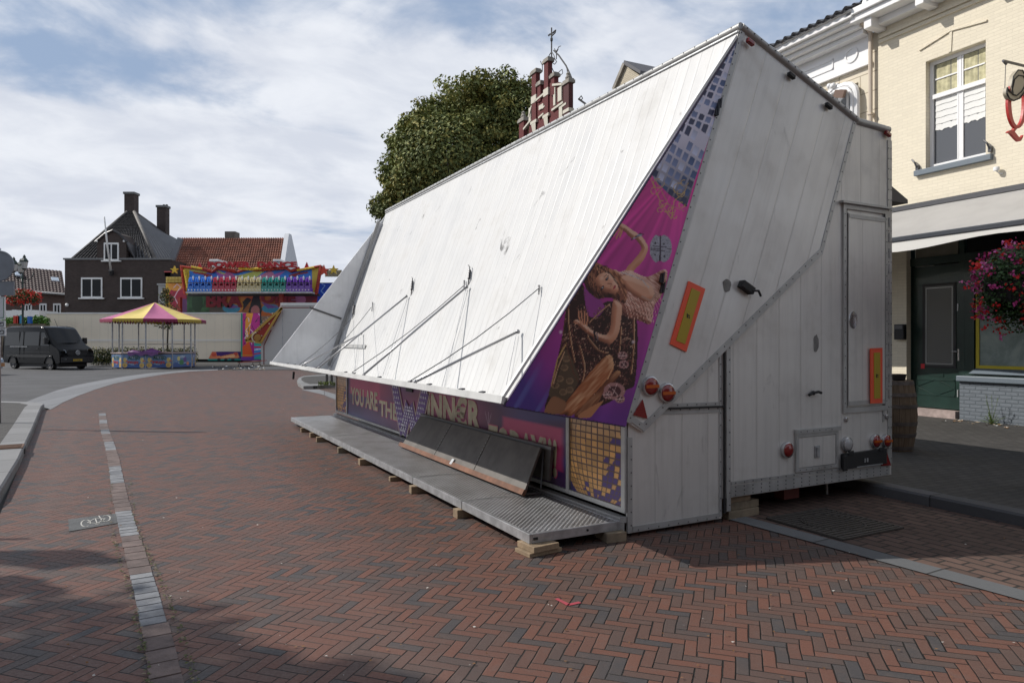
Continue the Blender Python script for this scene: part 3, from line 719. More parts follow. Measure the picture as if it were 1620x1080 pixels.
# rounded rail over the hood's ridge and its end slope, then over the body roof
rl = MB()
def rail(p, q, r=.05):
    """half-round capping between 3-D points"""
    rl.tube([p, q], r, 14)
rail((A_[0]-.01, -.01, A_[1]-.0), (A_[0]-.01, LT+.02, A_[1]-.0), .034)
rail((A_[0], .0, A_[1]-.0), (B_[0], .0, B_[1]), .034)
rail((B_[0], .02, B_[1]), (3.46, .02, 3.85), .036)
for k in range(int(LT/.16)): riv(rl, (A_[0]-.012-.029, .08+k*.16, A_[1]+.012), (-1, 0, .25), .009)
for k in range(18):
    f = (k+.5)/18; riv(rl, (A_[0]+(B_[0]-A_[0])*f, -.035, A_[1]+(B_[1]-A_[1])*f), (0, -1, 0), .008)
obj('ridge_rail', rl, TM, tr, smooth=True, autos=True)
lt_ = MB().bar((A_[0]-AB.x*.02+AQ.x*.06, 0, A_[1]-AB.y*.02+AQ.y*.06), (A_[0]-AB.x*.02+AQ.x*.06, LT, A_[1]-AB.y*.02+AQ.y*.06), .014, .014, up=FN)
obj('rain_channel', lt_, M['galv'], tr)

# --- shelf along the foot of the hood
sh = MB(); q0, p0 = Vector((Q_[0]-.02, Q_[1]-.03)), Vector(P_)
sd = (p0-q0).normalized(); sn = Vector((-sd.y, sd.x)); sn = sn if sn.y > 0 else -sn
ring = [q0, p0, p0+sn*.055, q0+sn*.055]
sh.prism([(r.x, .03, r.y) for r in ring], (0, LT-.024, 0))
lip = [p0+sd*.001+sn*.004, p0+sd*.025+sn*.004, p0+sd*.025+sn*.060, p0+sd*.001+sn*.060]
sh.prism([(r.x, -.02, r.y) for r in lip], (0, LT+.04, 0))
sh.prism([(r.x, .3, r.y) for r in [p0-sd*.42+sn*.056, p0-sd*.36+sn*.056, p0-sd*.36+sn*.075, p0-sd*.42+sn*.075]], (0, LT-.6, 0))
obj('shelf', sh, mat('white_aluminium', (.60, .60, .585), .42, .2, var=.1, dirt=.3, streak=.2), tr)
def onlip(px, lift=.07):
    y, z = TX(px, 600, P_[0]); return Vector((P_[0]+.02, y, P_[1])) + Vector((sn.x, 0, sn.y))*lift
for px in (452, 463, 480, 497, 520, 543, 556, 596, 644, 674, 725, 757):
    p = onlip(px, .064); obj('shelf_catch', MB().obox(p, (.018, 0, .003), (0, .03, 0), (0, 0, .006)), M['steel'], tr)
pp = onlip(464, -.06); obj('shelf_bolt', MB().tube([pp, pp+Vector((-.01, 0, -.13))], .02, 8), M['black'], tr)

# --- wings: printed near one, plain far one, both at right angles to the sheet
far = MB().prism([(A_[0]-.05, LT-.03, A_[1]-.12), (P_[0]+.01, LT-.03, P_[1]+.05), (Q_[0]-.01, LT-.03, Q_[1]+.03)], (0, .03, 0))
obj('side_wing', far, M['wing_grey'], tr)
def farpt(px, py, o=.035): x, z = T.hy(px, py, LT-o); return Vector((x, LT-o, z-Z0))
obj('wing_rod', MB().bar(farpt(489, 486), farpt(540, 504), .035, .03, up=(0, -1, 0)), M['steel'], tr)
obj('wing_hinge', MB().bar(farpt(599, 350, .05), farpt(520, 578, .05), .06, .05, up=(0, -1, 0)), mat('dull_grey_trim', (.30, .30, .30), .5, .3), tr)
near = MB().prism([(A_[0]-.05, .0, A_[1]-.12), (P_[0]+.01, .0, P_[1]-.02), (Q_[0]-.01, .0, Q_[1]-.05)], (0, .025, 0))
wn_ = obj('side_wing', near, mat('violet_sheet', (.06, .04, .09), .5), tr); wn_['label'] = 'side wing printed with a dancer and a jewelled chest on pink'
obj('wing_edge', MB().bar((A_[0]-.06, .006, A_[1]-.1), (P_[0]-.0, .006, P_[1]+.05), .022, .035, up=(0, -1, 0)), M['white'], tr)

def ZA(pts): return [(840 + x/2.842, 300 + y/2.842) for x, y in pts]
def ZB(pts): return [(960 + x/2.454, 20 + y/2.454) for x, y in pts]
def paint_wing(V, a, b):
    X, Y = T.pix(V[:, 0], V[:, 1], V[:, 2] + Z0); P = Paint(X, Y)
    g = np.clip((Y-300)/360, 0, 1)[:, None]
    pink, mag, vio, dk = srgb(226, 62, 158), srgb(196, 66, 158), srgb(120, 62, 150), srgb(84, 60, 140)
    P.C = np.where(g < .45, pink*(1-g/.45)+mag*(g/.45), mag*(1-(g-.45)/.55)+vio*((g-.45)/.55))
    # rays fanning from the disco ball
    ang = np.arctan2(Y-255, X-1085); ray = vnoise(ang*26, ang*0+3, 5)
    k = (Y > 280); P.C[k] *= (.78+.5*ray[k])[:, None]
    # violet lower left with pale blue beams
    dlow = np.clip((900 - X + (Y-640)*.5)/55, 0, 1)*np.clip((Y-440)/70, 0, 1)
    P.C = P.C*(1-dlow[:, None]) + dk*dlow[:, None]
    bm_ = vnoise((X*.86+Y*.5)/11, X*0, 9); bb = np.clip((bm_-.62)*3.2, 0, 1)*dlow*.6
    P.C = P.C*(1-bb[:, None]) + srgb(110, 120, 190)*bb[:, None]
    bm2 = vnoise((X*.86+Y*.5)/8, X*0+7, 19); b2 = np.clip((bm2-.62)*3, 0, 1)*dlow*.7
    P.C = P.C*(1-b2[:, None]) + srgb(150, 60, 150)*b2[:, None]
    # disco ball
    ball = ZB([(520, 60), (450, 150), (330, 340), (250, 470), (160, 600), (185, 650), (240, 705), (310, 755), (345, 640), (420, 420), (520, 120)])
    idx = P.inside(ball); x, y = X[idx], Y[idx]; dd = np.clip((y-200)/125, 0, 1)
    base_ = srgb(222, 218, 236)*(1-dd[:, None]**1.5) + srgb(40, 40, 66)*dd[:, None]**1.5
    ca_, sa_ = math.cos(R(22)), math.sin(R(22)); u = (x*ca_ + y*sa_)/11.5; v_ = (-x*sa_ + y*ca_)/(12.5-3*dd)
    iu, iv = np.floor(u).astype(int), np.floor(v_).astype(int); fu, fv = u-iu, v_-iv; hsh = np.random.default_rng(4).random((64, 64))[iu % 64, iv % 64]
    on = (fu > .14) & (fu < .86) & (fv > .12) & (fv < .86) & (hsh > .18)
    c1, c2, c3, c4_ = srgb(70, 92, 138), srgb(200, 205, 232), srgb(122, 136, 178), srgb(52, 56, 92)
    sq = np.where((hsh > .78)[:, None], c2, np.where((hsh > .52)[:, None], c3, np.where((hsh > .34)[:, None], c1, c4_)))
    sq = sq*(.75+.5*fv[:, None]); P.C[idx] = np.where(on[:, None], sq, base_)
    # gold filigree
    gold = srgb(205, 170, 96)
    for cx, cy, r in ((200, 660, 24), (185, 690, 18), (215, 740, 16), (280, 680, 28), (285, 700, 18), (250, 765, 16), (230, 755, 22), (290, 745, 14), (262, 790, 10), (300, 660, 16), (205, 765, 12)):
        t = np.linspace(0, 5.2, 16); c = ZB([(cx + r*math.cos(q)*(1-q*.08), cy + r*math.sin(q)*(1-q*.08)) for q in t]); P.line(c, 1.0, gold)
    P.line(ZB([(170, 640), (210, 740), (250, 800), (262, 730), (300, 700)]), 1.1, gold); P.line(ZB([(190, 650), (240, 745), (300, 770)]), .8, gold*.8)
    # jewelled chest behind the dancer
    dkb, cop, ltc, rim = srgb(58, 34, 30), srgb(168, 104, 66), srgb(224, 170, 126), srgb(106, 66, 48)
    P.poly(ZA([(170, 455), (215, 425), (240, 440), (262, 560), (350, 500), (470, 560), (470, 850), (430, 900), (320, 970), (130, 1005), (62, 990), (92, 880), (140, 660)]), dkb, True)
    P.poly(ZA([(245, 440), (330, 520), (300, 570), (262, 568), (246, 520)]), srgb(160, 70, 150), True)
    idx = P.inside(ZA([(170, 455), (240, 440), (262, 560), (350, 500), (470, 560), (470, 850), (320, 970), (80, 995), (140, 660)]))
    nz = vnoise(X[idx]/1.5, Y[idx]/1.5, 31); n2_ = vnoise(X[idx]/9, Y[idx]/9, 33); s_ = (nz > .86)
    P.C[idx] = np.where((s_ & (n2_ > .4))[:, None], srgb(206, 168, 140), np.where(((nz > .66) & (n2_ > .3))[:, None], srgb(120, 74, 64), P.C[idx]))
    P.poly(ZA([(92, 870), (140, 735), (165, 725), (200, 800), (215, 860), (150, 955), (84, 930)]), srgb(92, 74, 56), True)
    for cx, cy in ((110, 880), (130, 850), (150, 800), (175, 860), (145, 910), (175, 900), (160, 760)): P.ell(840+cx/2.842, 300+cy/2.842, 6.2, 5.0, srgb(140, 112, 84)); P.ell(839.4+cx/2.842, 299.4+cy/2.842, 4.4, 3.4, srgb(108, 84, 64))
    P.line(ZA([(92, 880), (120, 760), (160, 690)]), 2.2, srgb(190, 150, 96)); P.line(ZA([(104, 890), (140, 770)]), 1.2, dkb)
    P.line(ZA([(170, 455), (145, 640), (190, 820), (215, 865)]), 1.6, rim)
    for pts in ([(180, 470), (168, 600), (200, 780)], [(262, 600), (300, 560), (350, 520)], [(255, 660), (300, 720), (345, 730)], [(215, 700), (240, 800), (225, 860)], [(460, 580), (462, 700), (448, 830)], [(405, 620), (400, 700), (395, 730)], [(150, 730), (120, 800), (98, 880)]):
        P.line(smoothpoly(ZA(pts))[:10], 2.4, srgb(128, 80, 58)); P.line(smoothpoly(ZA([(x+3, y-3) for x, y in pts]))[:10], .9, srgb(226, 180, 140))
    P.poly(ZA([(130, 1000), (200, 900), (340, 745), (372, 790), (345, 850), (200, 1005), (150, 1012)]), cop, True)
    P.solid(ZA([(130, 1000), (200, 900), (340, 745), (372, 790), (345, 850), (200, 1005), (150, 1012)]), srgb(70, 34, 24), srgb(176, 106, 66), srgb(250, 206, 160), 9., grain=.35, gdir=(-.7, .7), gs=.5)
    P.solid(ZA([(195, 1010), (300, 905), (380, 815), (400, 835), (330, 905), (300, 960), (240, 1020)]), srgb(46, 22, 18), srgb(122, 70, 46), srgb(214, 160, 116), 6., grain=.3, gdir=(-.7, .7), gs=.5)
    P.poly(ZA([(210, 1015), (320, 950), (300, 985), (262, 1025)]), srgb(190, 130, 90), True)
    P.poly(ZA([(62, 990), (100, 930), (160, 960), (130, 1008), (70, 1005)]), srgb(150, 104, 74), True)
    P.line(ZA([(340, 745), (372, 790), (345, 850)]), 1.6, ltc)
    for cx, cy, r in ((412, 745, 8), (418, 785, 8), (375, 905, 17), (400, 940, 8), (345, 920, 8)):
        P.ell(840+cx/2.842, 300+cy/2.842, r, r*.8, srgb(176, 128, 124)); P.ell(840+cx/2.842, 300+cy/2.842, r*.62, r*.5, srgb(84, 48, 52))
        for q in range(6): P.line(ZA([(cx, cy), (cx+r*2.6*math.cos(q), cy+r*2.2*math.sin(q))]), .7, srgb(226, 190, 184))
    # silver clasp
    idx = P.inside(smoothpoly(ZA([(540, 235), (560, 205), (582, 212), (596, 204), (622, 220), (634, 262), (622, 308), (598, 326), (580, 318), (560, 326), (538, 296), (534, 262)])))
    nz = vnoise(X[idx]*1.1, Y[idx]*1.1, 3)[:, None]; P.C[idx] = srgb(176, 176, 190)*(.45+.75*nz)
    P.line(ZA([(582, 210), (580, 320)]), 2.4, srgb(60, 40, 60)); 
    for yy in (254, 264, 272): P.line(ZA([(538, yy), (632, yy+4)]), .9, srgb(70, 60, 76))
    for cx, cy in ((560, 240), (598, 245), (558, 292), (600, 300)): P.ell(840+cx/2.842, 300+cy/2.842, 1.6, 1.6, srgb(50, 46, 56))
    # dancer
    sk, shd, hi = srgb(214, 146, 112), srgb(160, 92, 70), srgb(240, 190, 158)
    def skin(pts, sm=True):
        P.solid(ZA(pts), srgb(112, 58, 44), sk, srgb(250, 212, 184), 8.)
    skin([(372, 362), (410, 372), (440, 340), (480, 295), (496, 262), (478, 232), (462, 214), (470, 200), (494, 205), (524, 252), (522, 282), (500, 325), (462, 365), (440, 420), (400, 430)])
    skin([(455, 222), (420, 188), (398, 180), (392, 160), (400, 150), (425, 160), (455, 182), (482, 200), (476, 216)])
    for f in ([(400, 160), (402, 140), (396, 130)], [(396, 168), (382, 170), (366, 178)], [(398, 176), (384, 188), (370, 208)], [(404, 182), (394, 198), (384, 218)], [(410, 184), (404, 200), (400, 212)]): P.line(ZA(f), 2.5, sk)
    for q in range(5): P.line(ZA([(452+q*9, 226-q*7), (470+q*9, 214-q*3)]), 2., srgb(170, 170, 190) if q % 2 else srgb(70, 50, 60))
    # fringed dress
    dress = [(395, 385), (440, 362), (520, 392), (600, 358), (612, 400), (590, 470), (556, 520), (540, 602), (490, 590), (430, 570), (378, 520), (372, 480)]
    P.solid(ZA(dress), srgb(96, 50, 42), srgb(190, 124, 104), srgb(250, 214, 196), 14., grain=.9, gdir=(.8, .6), gs=1.1)
    for q in range(26):
        x0 = 400+q*7; P.line(smoothpoly(ZA([(x0, 470+(q % 5)*6), (x0+22, 530), (x0+34, 575+(q % 3)*14), (x0+30, 540)]))[:10], .55, srgb(240, 200, 180) if q % 2 else srgb(120, 66, 54))
    skin([(400, 395), (440, 388), (500, 410), (540, 430), (556, 480), (520, 505), (470, 480), (420, 440)])
    P.line(ZA([(405, 372), (450, 384), (500, 405), (530, 440)]), 1.4, srgb(210, 200, 200)); P.line(ZA([(500, 480), (540, 500), (560, 470)]), 3., srgb(190, 150, 130))
    # supporting arm
    skin([(372, 500), (408, 520), (404, 590), (392, 650), (360, 692), (320, 684), (268, 655), (236, 632), (246, 612), (290, 640), (340, 650), (358, 610), (362, 550)])
    skin([(250, 642), (225, 622), (206, 604), (192, 592), (206, 584), (232, 596), (262, 622)])
    for f in ([(226, 604), (216, 572), (214, 548)], [(234, 604), (228, 572), (226, 545)], [(242, 606), (242, 574), (240, 548)], [(250, 610), (254, 582), (252, 556)], [(210, 600), (196, 598)]): P.line(ZA(f), 2.3, sk)
    P.line(ZA([(284, 640), (292, 674)]), 3., srgb(44, 34, 40)); P.line(ZA([(296, 646), (302, 678)]), 1.6, srgb(120, 110, 120))
    # hair and face
    hair, hd, hl = srgb(110, 62, 46), srgb(58, 32, 28), srgb(158, 98, 74)
    P.poly(ZA([(236, 380), (250, 345), (290, 328), (340, 348), (392, 374), (420, 420), (432, 470), (420, 510), (380, 492), (340, 486), (300, 490), (262, 462), (240, 425)]), hair, True)
    P.solid(ZA([(236, 380), (250, 345), (290, 328), (340, 348), (392, 374), (420, 420), (432, 470), (420, 510), (380, 492), (340, 486), (300, 490), (262, 462), (240, 425)]), srgb(36, 18, 16), srgb(112, 62, 44), srgb(206, 142, 104), 10., grain=1.0, gdir=(.5, .86), gs=1.0)
    for q in range(9):
        o = q*11; P.line(smoothpoly(ZA([(250+o*.9, 350+o*.1), (262+o, 330+o*.35), (262+o*.6, 420+o*.6), (300+o, 480+o*.2)]))[:12], .9, hl if q % 3 == 0 else hd)
    skin([(290, 400), (312, 378), (345, 372), (372, 392), (392, 425), (394, 452), (372, 468), (340, 462), (310, 448), (292, 428)])
    P.ell(840+322/2.842, 300+440/2.842, 3.4, 1.8, srgb(44, 28, 30), rot=-60); P.ell(840+342/2.842, 300+400/2.842, 3.4, 1.8, srgb(44, 28, 30), rot=-60)
    P.ell(840+322/2.842, 300+440/2.842, 1.2, .8, srgb(220, 216, 220)); P.ell(840+342/2.842, 300+400/2.842, 1.2, .8, srgb(220, 216, 220))
    P.line(ZA([(308, 436), (316, 452)]), .9, hd); P.line(ZA([(328, 392), (340, 384), (350, 388)]), .9, hd)
    P.ell(840+352/2.842, 300+452/2.842, 6, 3, srgb(150, 86, 66), rot=-50, a=.5, soft=1.); P.ell(840+318/2.842, 300+398/2.842, 5, 4, srgb(250, 214, 186), a=.6, soft=1.); P.ell(840+365/2.842, 300+410/2.842, 4, 3, srgb(226, 130, 110), a=.5, soft=1.)
    P.line(ZA([(338, 420), (362, 424), (358, 434)]), .8, srgb(140, 76, 60)); P.ell(840+376/2.842, 300+438/2.842, 3.6, 1.5, srgb(176, 66, 74), rot=-55)
    P.line(ZA([(300, 345), (360, 380), (400, 440), (412, 500)]), 1.6, hd); P.line(ZA([(262, 350), (300, 335), (350, 360)]), 1.2, hl)
    for q in range(7): P.line(ZA([(392+q*5, 430+q*8), (404+q*3, 500-q*2)]), 1.1, hair if q % 2 else hl)
    for x, y in ((134, 640), (460, 684), (246, 300)): P.ell(840+x/2.842, 300+y/2.842, 3.5, 3.5, srgb(250, 230, 240), a=.8, soft=.9)
    P.C *= (.9 + .15*vnoise(X/30, Y/40, 77))[:, None]
    return P.C
W0 = np.array([P_[0]-.02, -.003, .86]); 
def keep_w(a, b):
    x = W0[0] + a*2.44; z = W0[2] + b*3.64
    def side(p, q): return (q[0]-p[0])*(z-p[1]) - (q[1]-p[1])*(x-p[0])
    a1, p1, q1 = (A_[0]-.02, A_[1]-.10), (P_[0]+.01, P_[1]-.015), (Q_[0]+.0, Q_[1]-.045)
    return (side(p1, q1) > 0) & (side(q1, a1) > 0) & (side(a1, p1) > 0)
M['print'] = vcol('printed_vinyl', .38, .5, dirt=.12)
canvas('wing_print', W0, (2.44, 0, 0), (0, 0, 3.64), 350, 520, paint_wing, M['print'], tr, keep_w)

# --- lower front wall with banner and mirror-ball panels
fw = MB().box(.0, .03, .06, 9.62, .16, .925)
obj('front_wall', fw, M['steel'], tr)
fr_ = MB()
for s in (.03, .885, 8.75, 9.58): fr_.box(-.022, -.001, s, s+.05, .17, 1.0)
fr_.box(-.02, -.001, .08, .885, .17, .21).box(-.02, -.001, .935, 8.75, .17, .205).box(-.02, -.001, 8.8, 9.58, .17, .21)
fr_.box(-.10, -.024, .03, 9.62, .03, .09).box(-.07, .0, .03, 9.62, .092, .14)
obj('wall_frame', fr_, M['alu'], tr)
BY0, BY1 = .94, 8.745
def paint_banner(V, a, b):
    s = V[:, 1]; h = V[:, 2]; P = Paint(s, h); X = -s
    mid = np.clip(1-np.abs(s-5)/5, 0, 1)[:, None]; n = vnoise(s*1.6, h*6, 4)[:, None]; n2 = vnoise(s*.8+h*2, h*9, 6)[:, None]
    P.C = srgb(58, 38, 98)*(1-mid*.6) + srgb(168, 66, 120)*mid*.6
    P.C = P.C*(.6+.7*n); k = np.clip((n2-.55)*3, 0, 1); P.C = P.C*(1-k*.5) + srgb(64, 84, 160)*k*.5
    bl = np.clip((.5-h)*3, 0, 1)[:, None]*np.clip((s[:, None]-5.5)/2, 0, 1); P.C = P.C*(1-bl*.6) + srgb(60, 90, 160)*bl*.6
    pk = np.clip(1-np.hypot((s-3.9)/1.6, (h-.72)/.5), 0, 1)[:, None]; P.C = P.C*(1-pk*.7)+srgb(214, 90, 130)*pk*.7
    pk = np.clip(1-np.hypot((s-6.75)/.8, (h-.8)/.3), 0, 1)[:, None]; P.C = P.C*(1-pk*.8)+srgb(206, 60, 110)*pk*.8
    halo = srgb(222, 74, 128)
    for (x0, x1, z0, z1) in ((TX(885, 0)[0], TX(800, 0)[0], .40, .72), (TX(600, 0)[0], TX(555, 0)[0], .66, .97)):
        gl = np.clip(1 - np.maximum(np.abs(s-(x0+x1)/2)/((x1-x0)/2+.1), np.abs(h-(z0+z1)/2)/((z1-z0)/2+.06)), 0, .12)/.12; P.C = P.C*(1-gl[:, None]*.9) + halo*gl[:, None]*.9
    st = TX(773, 0)[0]
    for q in (.10, -.10, .0): P.line([(st, .62), (st+q*.8, .78)], .008, srgb(240, 210, 230), .6)
    return P.C*.68
canvas('banner', (-.004, BY0, .20), (0, BY1-BY0, 0), (0, 0, .80), 760, 80, paint_banner, M['print'], tr)
# lettering of the banner
cream = mat('cream_letter', (.50, .44, .30), .5, var=.25, vs=3); pinkl = mat('pink_letter_edge', (.60, .10, .20), .5); redl = mat('dark_red_letter', (.22, .02, .04), .5)
def btext(txt, pxl, pxr, pyt, pyb, mi=0, bold=.03, grow=0.):
    """letters fitted on the wall; near side reads right"""
    yl = TX(pxl, 0)[0]; yr = TX(pxr, 0)[0]; xm = (pxl+pxr)/2; zt = TX(xm, pyt)[1]; zb = TX(xm, pyb)[1]
    for m, dx, o, g in ((1, -.006, .018, .012), (mi, -.009, 0, 0)):
        text_on(bt_, txt, (dx, yl+g, zb-g), (0, yr-yl-2*g, 0), (0, 0, zt-zb+2*g), (-1, 0, 0), bold + (.02 if g else 0), 0, m)
for tx_ in (('YOU ARE', 556, 598, 616, 644), ('THE', 601, 630, 636, 661), ('INN\u20acR', 677, 762, 625, 674, 0, .045), ('TODAY!!!', 774, 882, 683, 738, 0, .04)):
    bt_ = MB(); btext(*tx_); obj('banner_word', bt_, [cream, pinkl], tr)
# the big W with light bulbs
wm = MB(); zt, zb = TX(652, 612)[1], TX(652, 692)[1]; yl, yr = TX(626, 0)[0], TX(675, 0)[0]; dy = yr-yl
Wp = lambda u, v_, o=0: (-.012-o, yl + dy*u, zb + (zt-zb)*v_)
for bar_ in (((.0, 1), (.30, .05)), ((.30, .05), (.48, .62)), ((.52, .62), (.70, .05)), ((.70, .05), (1., 1))):
    p, q = Wp(*bar_[0]), Wp(*bar_[1]); wm.bar(p, q, .34, .008, up=(-1, 0, 0), mi=0); wm.bar(Vector(p)-Vector((.006, 0, 0)), Vector(q)-Vector((.006, 0, 0)), .27, .006, up=(-1, 0, 0), mi=1)
    for k in range(9):
        for sft in (-.085, 0, .085):
            c = Vector(p).lerp(Vector(q), (k+.5)/9) + Vector((-.012, sft, 0)); wm.ball(c, .021, 6, 4, 2, sc=(.4, 1, 1))
wm.bar(Wp(.40, .98), Wp(.60, .98), .12, .02, up=(-1, 0, 0), mi=3)
obj('banner_letter', wm, [mat('champagne_edge', (.50, .38, .34), .5), mat('violet_face', (.13, .06, .24), .5), mat('bulb_white', (.75, .72, .8), .4), M['black']], tr)
def paint_ball(c0, c1, r0, cz, hue):
    def f(V, a, b):
        s = V[:, 1]; h = V[:, 2]; P = Paint(s, h); P.C[:] = srgb(48, 34, 96)
        P.C *= (.7+.6*vnoise(s*9, h*6, 2))[:, None]
        dx = (s-(c0+c1)/2)/r0; dz = (h-cz)/r0; rr = np.hypot(dx, dz); ins = rr < 1; idx = np.nonzero(ins)[0]
        lat = np.arcsin(np.clip(dz[idx], -1, 1)); cl = np.cos(lat)+1e-3; lon = np.arcsin(np.clip(dx[idx]/cl, -1, 1))
        u, v_ = lon*6.5, lat*10; iu, iv = np.floor(u).astype(int), np.floor(v_).astype(int); fu, fv = u-iu, v_-iv; hs = np.random.default_rng(hue).random((64, 64))[iu % 64, iv % 64]
        on = (fu > .1) & (fu < .92) & (fv > .1) & (fv < .9); low = np.clip((-dx[idx]*.9-dz[idx]*.8-.22)*1.3, 0, .85)
        g1 = srgb(226, 170, 96)*(.6+.5*hs[:, None]); g2 = np.where((hs > .62)[:, None], srgb(214, 160, 100), srgb(74, 46, 122))
        upw = np.clip(dz[idx]*1.5, 0, 1)[:, None]; g1 = g1*(1-upw*.7) + srgb(216, 206, 196)*upw*.7
        c = np.where((low > hs)[:, None], g2, g1); P.C[idx] = np.where(on[:, None], c, srgb(92, 64, 60)); return P.C
    return f
canvas('mirror_ball_print', (-.004, .085, .20), (0, .795, 0), (0, 0, .82), 130, 130, paint_ball(.05, .84, .60, .72, 1), M['print'], tr)
canvas('mirror_ball_print', (-.004, 8.80, .20), (0, .78, 0), (0, 0, .82), 70, 70, paint_ball(8.8, 9.58, .50, .62, 5), M['print'], tr)

# --- struts, cables, plumb cords, springs on the sheet
silver = mat('silver_tube', (.30, .30, .31), .35, .6)
for (a, b_) in (((652, 610), (825, 527)), ((571.6, 593), (743, 456)), ((500.8, 581), (647, 470.5)), ((475, 575), (575, 529))):
    lo = onlip(a[0]); hi_ = FR(*b_, .05); s = MB().tube([lo, hi_], .014, 10).ball(hi_, .026, 10, 6, 0).ball(lo, .022, 8, 5)
    obj('strut', s, silver, tr, smooth=True)
for (a, b_) in ((644, (856.6, 458.5)), (552.7, (737, 454)), (497.6, (590.5, 487)), (470, (559, 505))):
    lo = onlip(a); hi_ = FR(*b_, .04); m_ = (lo+hi_)/2 + Vector((0, 0, -.05))
    obj('cable', MB().tube([lo, (lo+m_)/2+Vector((0, 0, -.012)), m_, (m_+hi_)/2+Vector((0, 0, -.012)), hi_], .0055, 5), M['steel'], tr)
for (a, b_) in (((820, 530), (804.6, 610)), ((743, 460), (702, 613)), ((647, 473), (608, 595.5)), ((570, 532), (563, 588))):
    obj('cord', MB().tube([FR(*a, .03), FR(*b_, .03)], .004, 5), M['galv'], tr)
for (x, y) in ((746, 436), (655, 453), (562, 491), (857, 460), (738, 452), (592, 486)):
    p, q = FR(x, y-7, .03), FR(x-1.5, y+7, .03); big = x in (746, 655, 562)
    s = MB(); 
    if big:
        for k in range(5): s.tube([p.lerp(q, k/5), p.lerp(q, k/5+.12)], .022, 8)
        s.tube([p+Vector((0, 0, .05)), q+Vector((0, 0, -.05))], .008, 6)
        s.tube([p+Vector((0, 0, .05)), p+Vector((0, .05, .08))], .008, 6)
        s.tube([q, q+Vector((0, .03, -.10)), q+Vector((0, .01, -.16))], .007, 6)
    else: s.tube([p, q], .008, 6).tube([p+Vector((0, .03, 0)), q+Vector((0, -.01, 0))], .006, 6).tube([p, p+Vector((0, .03, 0))], .006, 6)
    obj('spring_hook', s, M['steel'], tr)

# --- fittings on the hood's end
def E(px, py, o=.0, ly=-.002): x, z = TY(px, py, ly); return Vector((x, ly-o, z))
orange = mat('orange_reflector', (.85, .10, .04), .4); yellow = mat('yellow_reflector', (.42, .30, .01), .35)
amber = mat('amber_lens', (.50, .10, .01), .12, coat=.6); red = mat('red_lens', (.22, .012, .012), .12, coat=.6); clear = mat('clear_lens', (.40, .40, .40), .15, coat=.6); chrome = mat('chrome_rim', (.55, .55, .56), .25, .9)
def reflector(cs, ly):
    c = [E(*p, 0, ly) for p in cs]; cen = sum(c, Vector())/4
    r = MB().prism([tuple(p) for p in c], (0, -.012, 0))
    o = obj('reflector', r, orange, tr); i = [cen + (p-cen)*(.55 if True else 1) for p in c]
    ax = (c[1]-c[0]); ay = (c[3]-c[0]); L1, L2 = ax.length, ay.length; m1, m2 = .24, .24*L1/L2
    q = [c[0]+ax*m1+ay*m2, c[0]+ax*(1-m1)+ay*m2, c[0]+ax*(1-m1)+ay*(1-m2), c[0]+ax*m1+ay*(1-m2)]
    obj('reflector_face', MB().prism([tuple(p+Vector((0, -.0121, 0))) for p in q], (0, -.004, 0)), yellow, o)
    w_ = .05; cc = cen + Vector((0, -.018, 0)); 
    g_ = MB(); ex_ = ax.normalized(); 
    g_.obox(cc-ex_*.012, ex_*.006, Vector((0, .001, 0)), Vector((0, 0, .018))); g_.obox(cc+ex_*.008+Vector((0, 0, .008)), ex_*.008, Vector((0, .001, 0)), Vector((0, 0, .006))); g_.obox(cc+ex_*.01+Vector((0, 0, -.010)), ex_*.008, Vector((0, .001, 0)), Vector((0, 0, .005)))
    obj('reflector_mark', g_, M['black'], o)
reflector([(1088.5, 444.6), (1114.5, 457), (1084.5, 556.5), (1059, 544)], -.002)
reflector([(1376, 551), (1394.5, 550), (1394.5, 637), (1376.5, 638)], -.018)
def lamp(px, py, r, m_, ly, two=None):
    c = E(px, py, 0, ly); rr = MB().lathe(tuple(c), [(r, 0), (r, -.02), (r*.96, -.032), (r*.86, -.034), (r*.84, -.02)], 24, axis='y')
    o = obj('tail_light', rr, chrome, tr, smooth=True, autos=True)
    l = MB().lathe(tuple(c), [(r*.85, -.018), (r*.82, -.036), (r*.6, -.046), (r*.3, -.050), (.001, -.051)], 24, axis='y', caps=False)
    obj('lens', l, m_, o, smooth=True)
    if two: obj('lens_band', MB().box(c.x-r*.8, c.x+r*.8, c.y-.052, c.y-.046, c.z-r*.16, c.z+r*.16), two, o)
lamp(1027, 610.5, .085, red, -.002, amber); lamp(1053, 621, .085, red, -.002, amber)
lamp(1243.5, 711, .078, red, .018); lamp(1338, 702, .076, clear, .018); lamp(1383, 697, .074, red, .018, amber); lamp(1400, 696.5, .072, red, .018, amber)
def tri(cs, ly): obj('reflector', MB().prism([tuple(E(*p, 0, ly)) for p in cs], (0, -.014, 0)), red, tr)
tri([(1015.5, 632), (1000.5, 656), (1023, 662)], -.002); tri([(1400, 712), (1408, 735.5), (1393, 736)], .010)
for px, py, m_, ly in ((1187, 67, red, -.04), (1252, 120, M['black'], -.03), (1311, 168, M['black'], -.03), (1404.5, 212, red, -.01)):
    c = E(px, py, 0, ly); obj('marker_lamp', MB().obox(c, (.042*AB.x, 0, .042*AB.y), (0, .02, 0), (.008*-AB.y, 0, .018)), m_, tr, bevel=.006)
hb = E(1177, 455, .03); bx_ = MB().obox(hb, (.07, 0, -.035), (0, .035, 0), (.015, 0, .03))
bx_.tube([hb+Vector((.04, -.03, -.03)), hb+Vector((.10, -.05, -.03)), hb+Vector((.13, -.05, -.08))], .012, 8)
obj('latch_handle', bx_, M['black'], tr, bevel=.004)
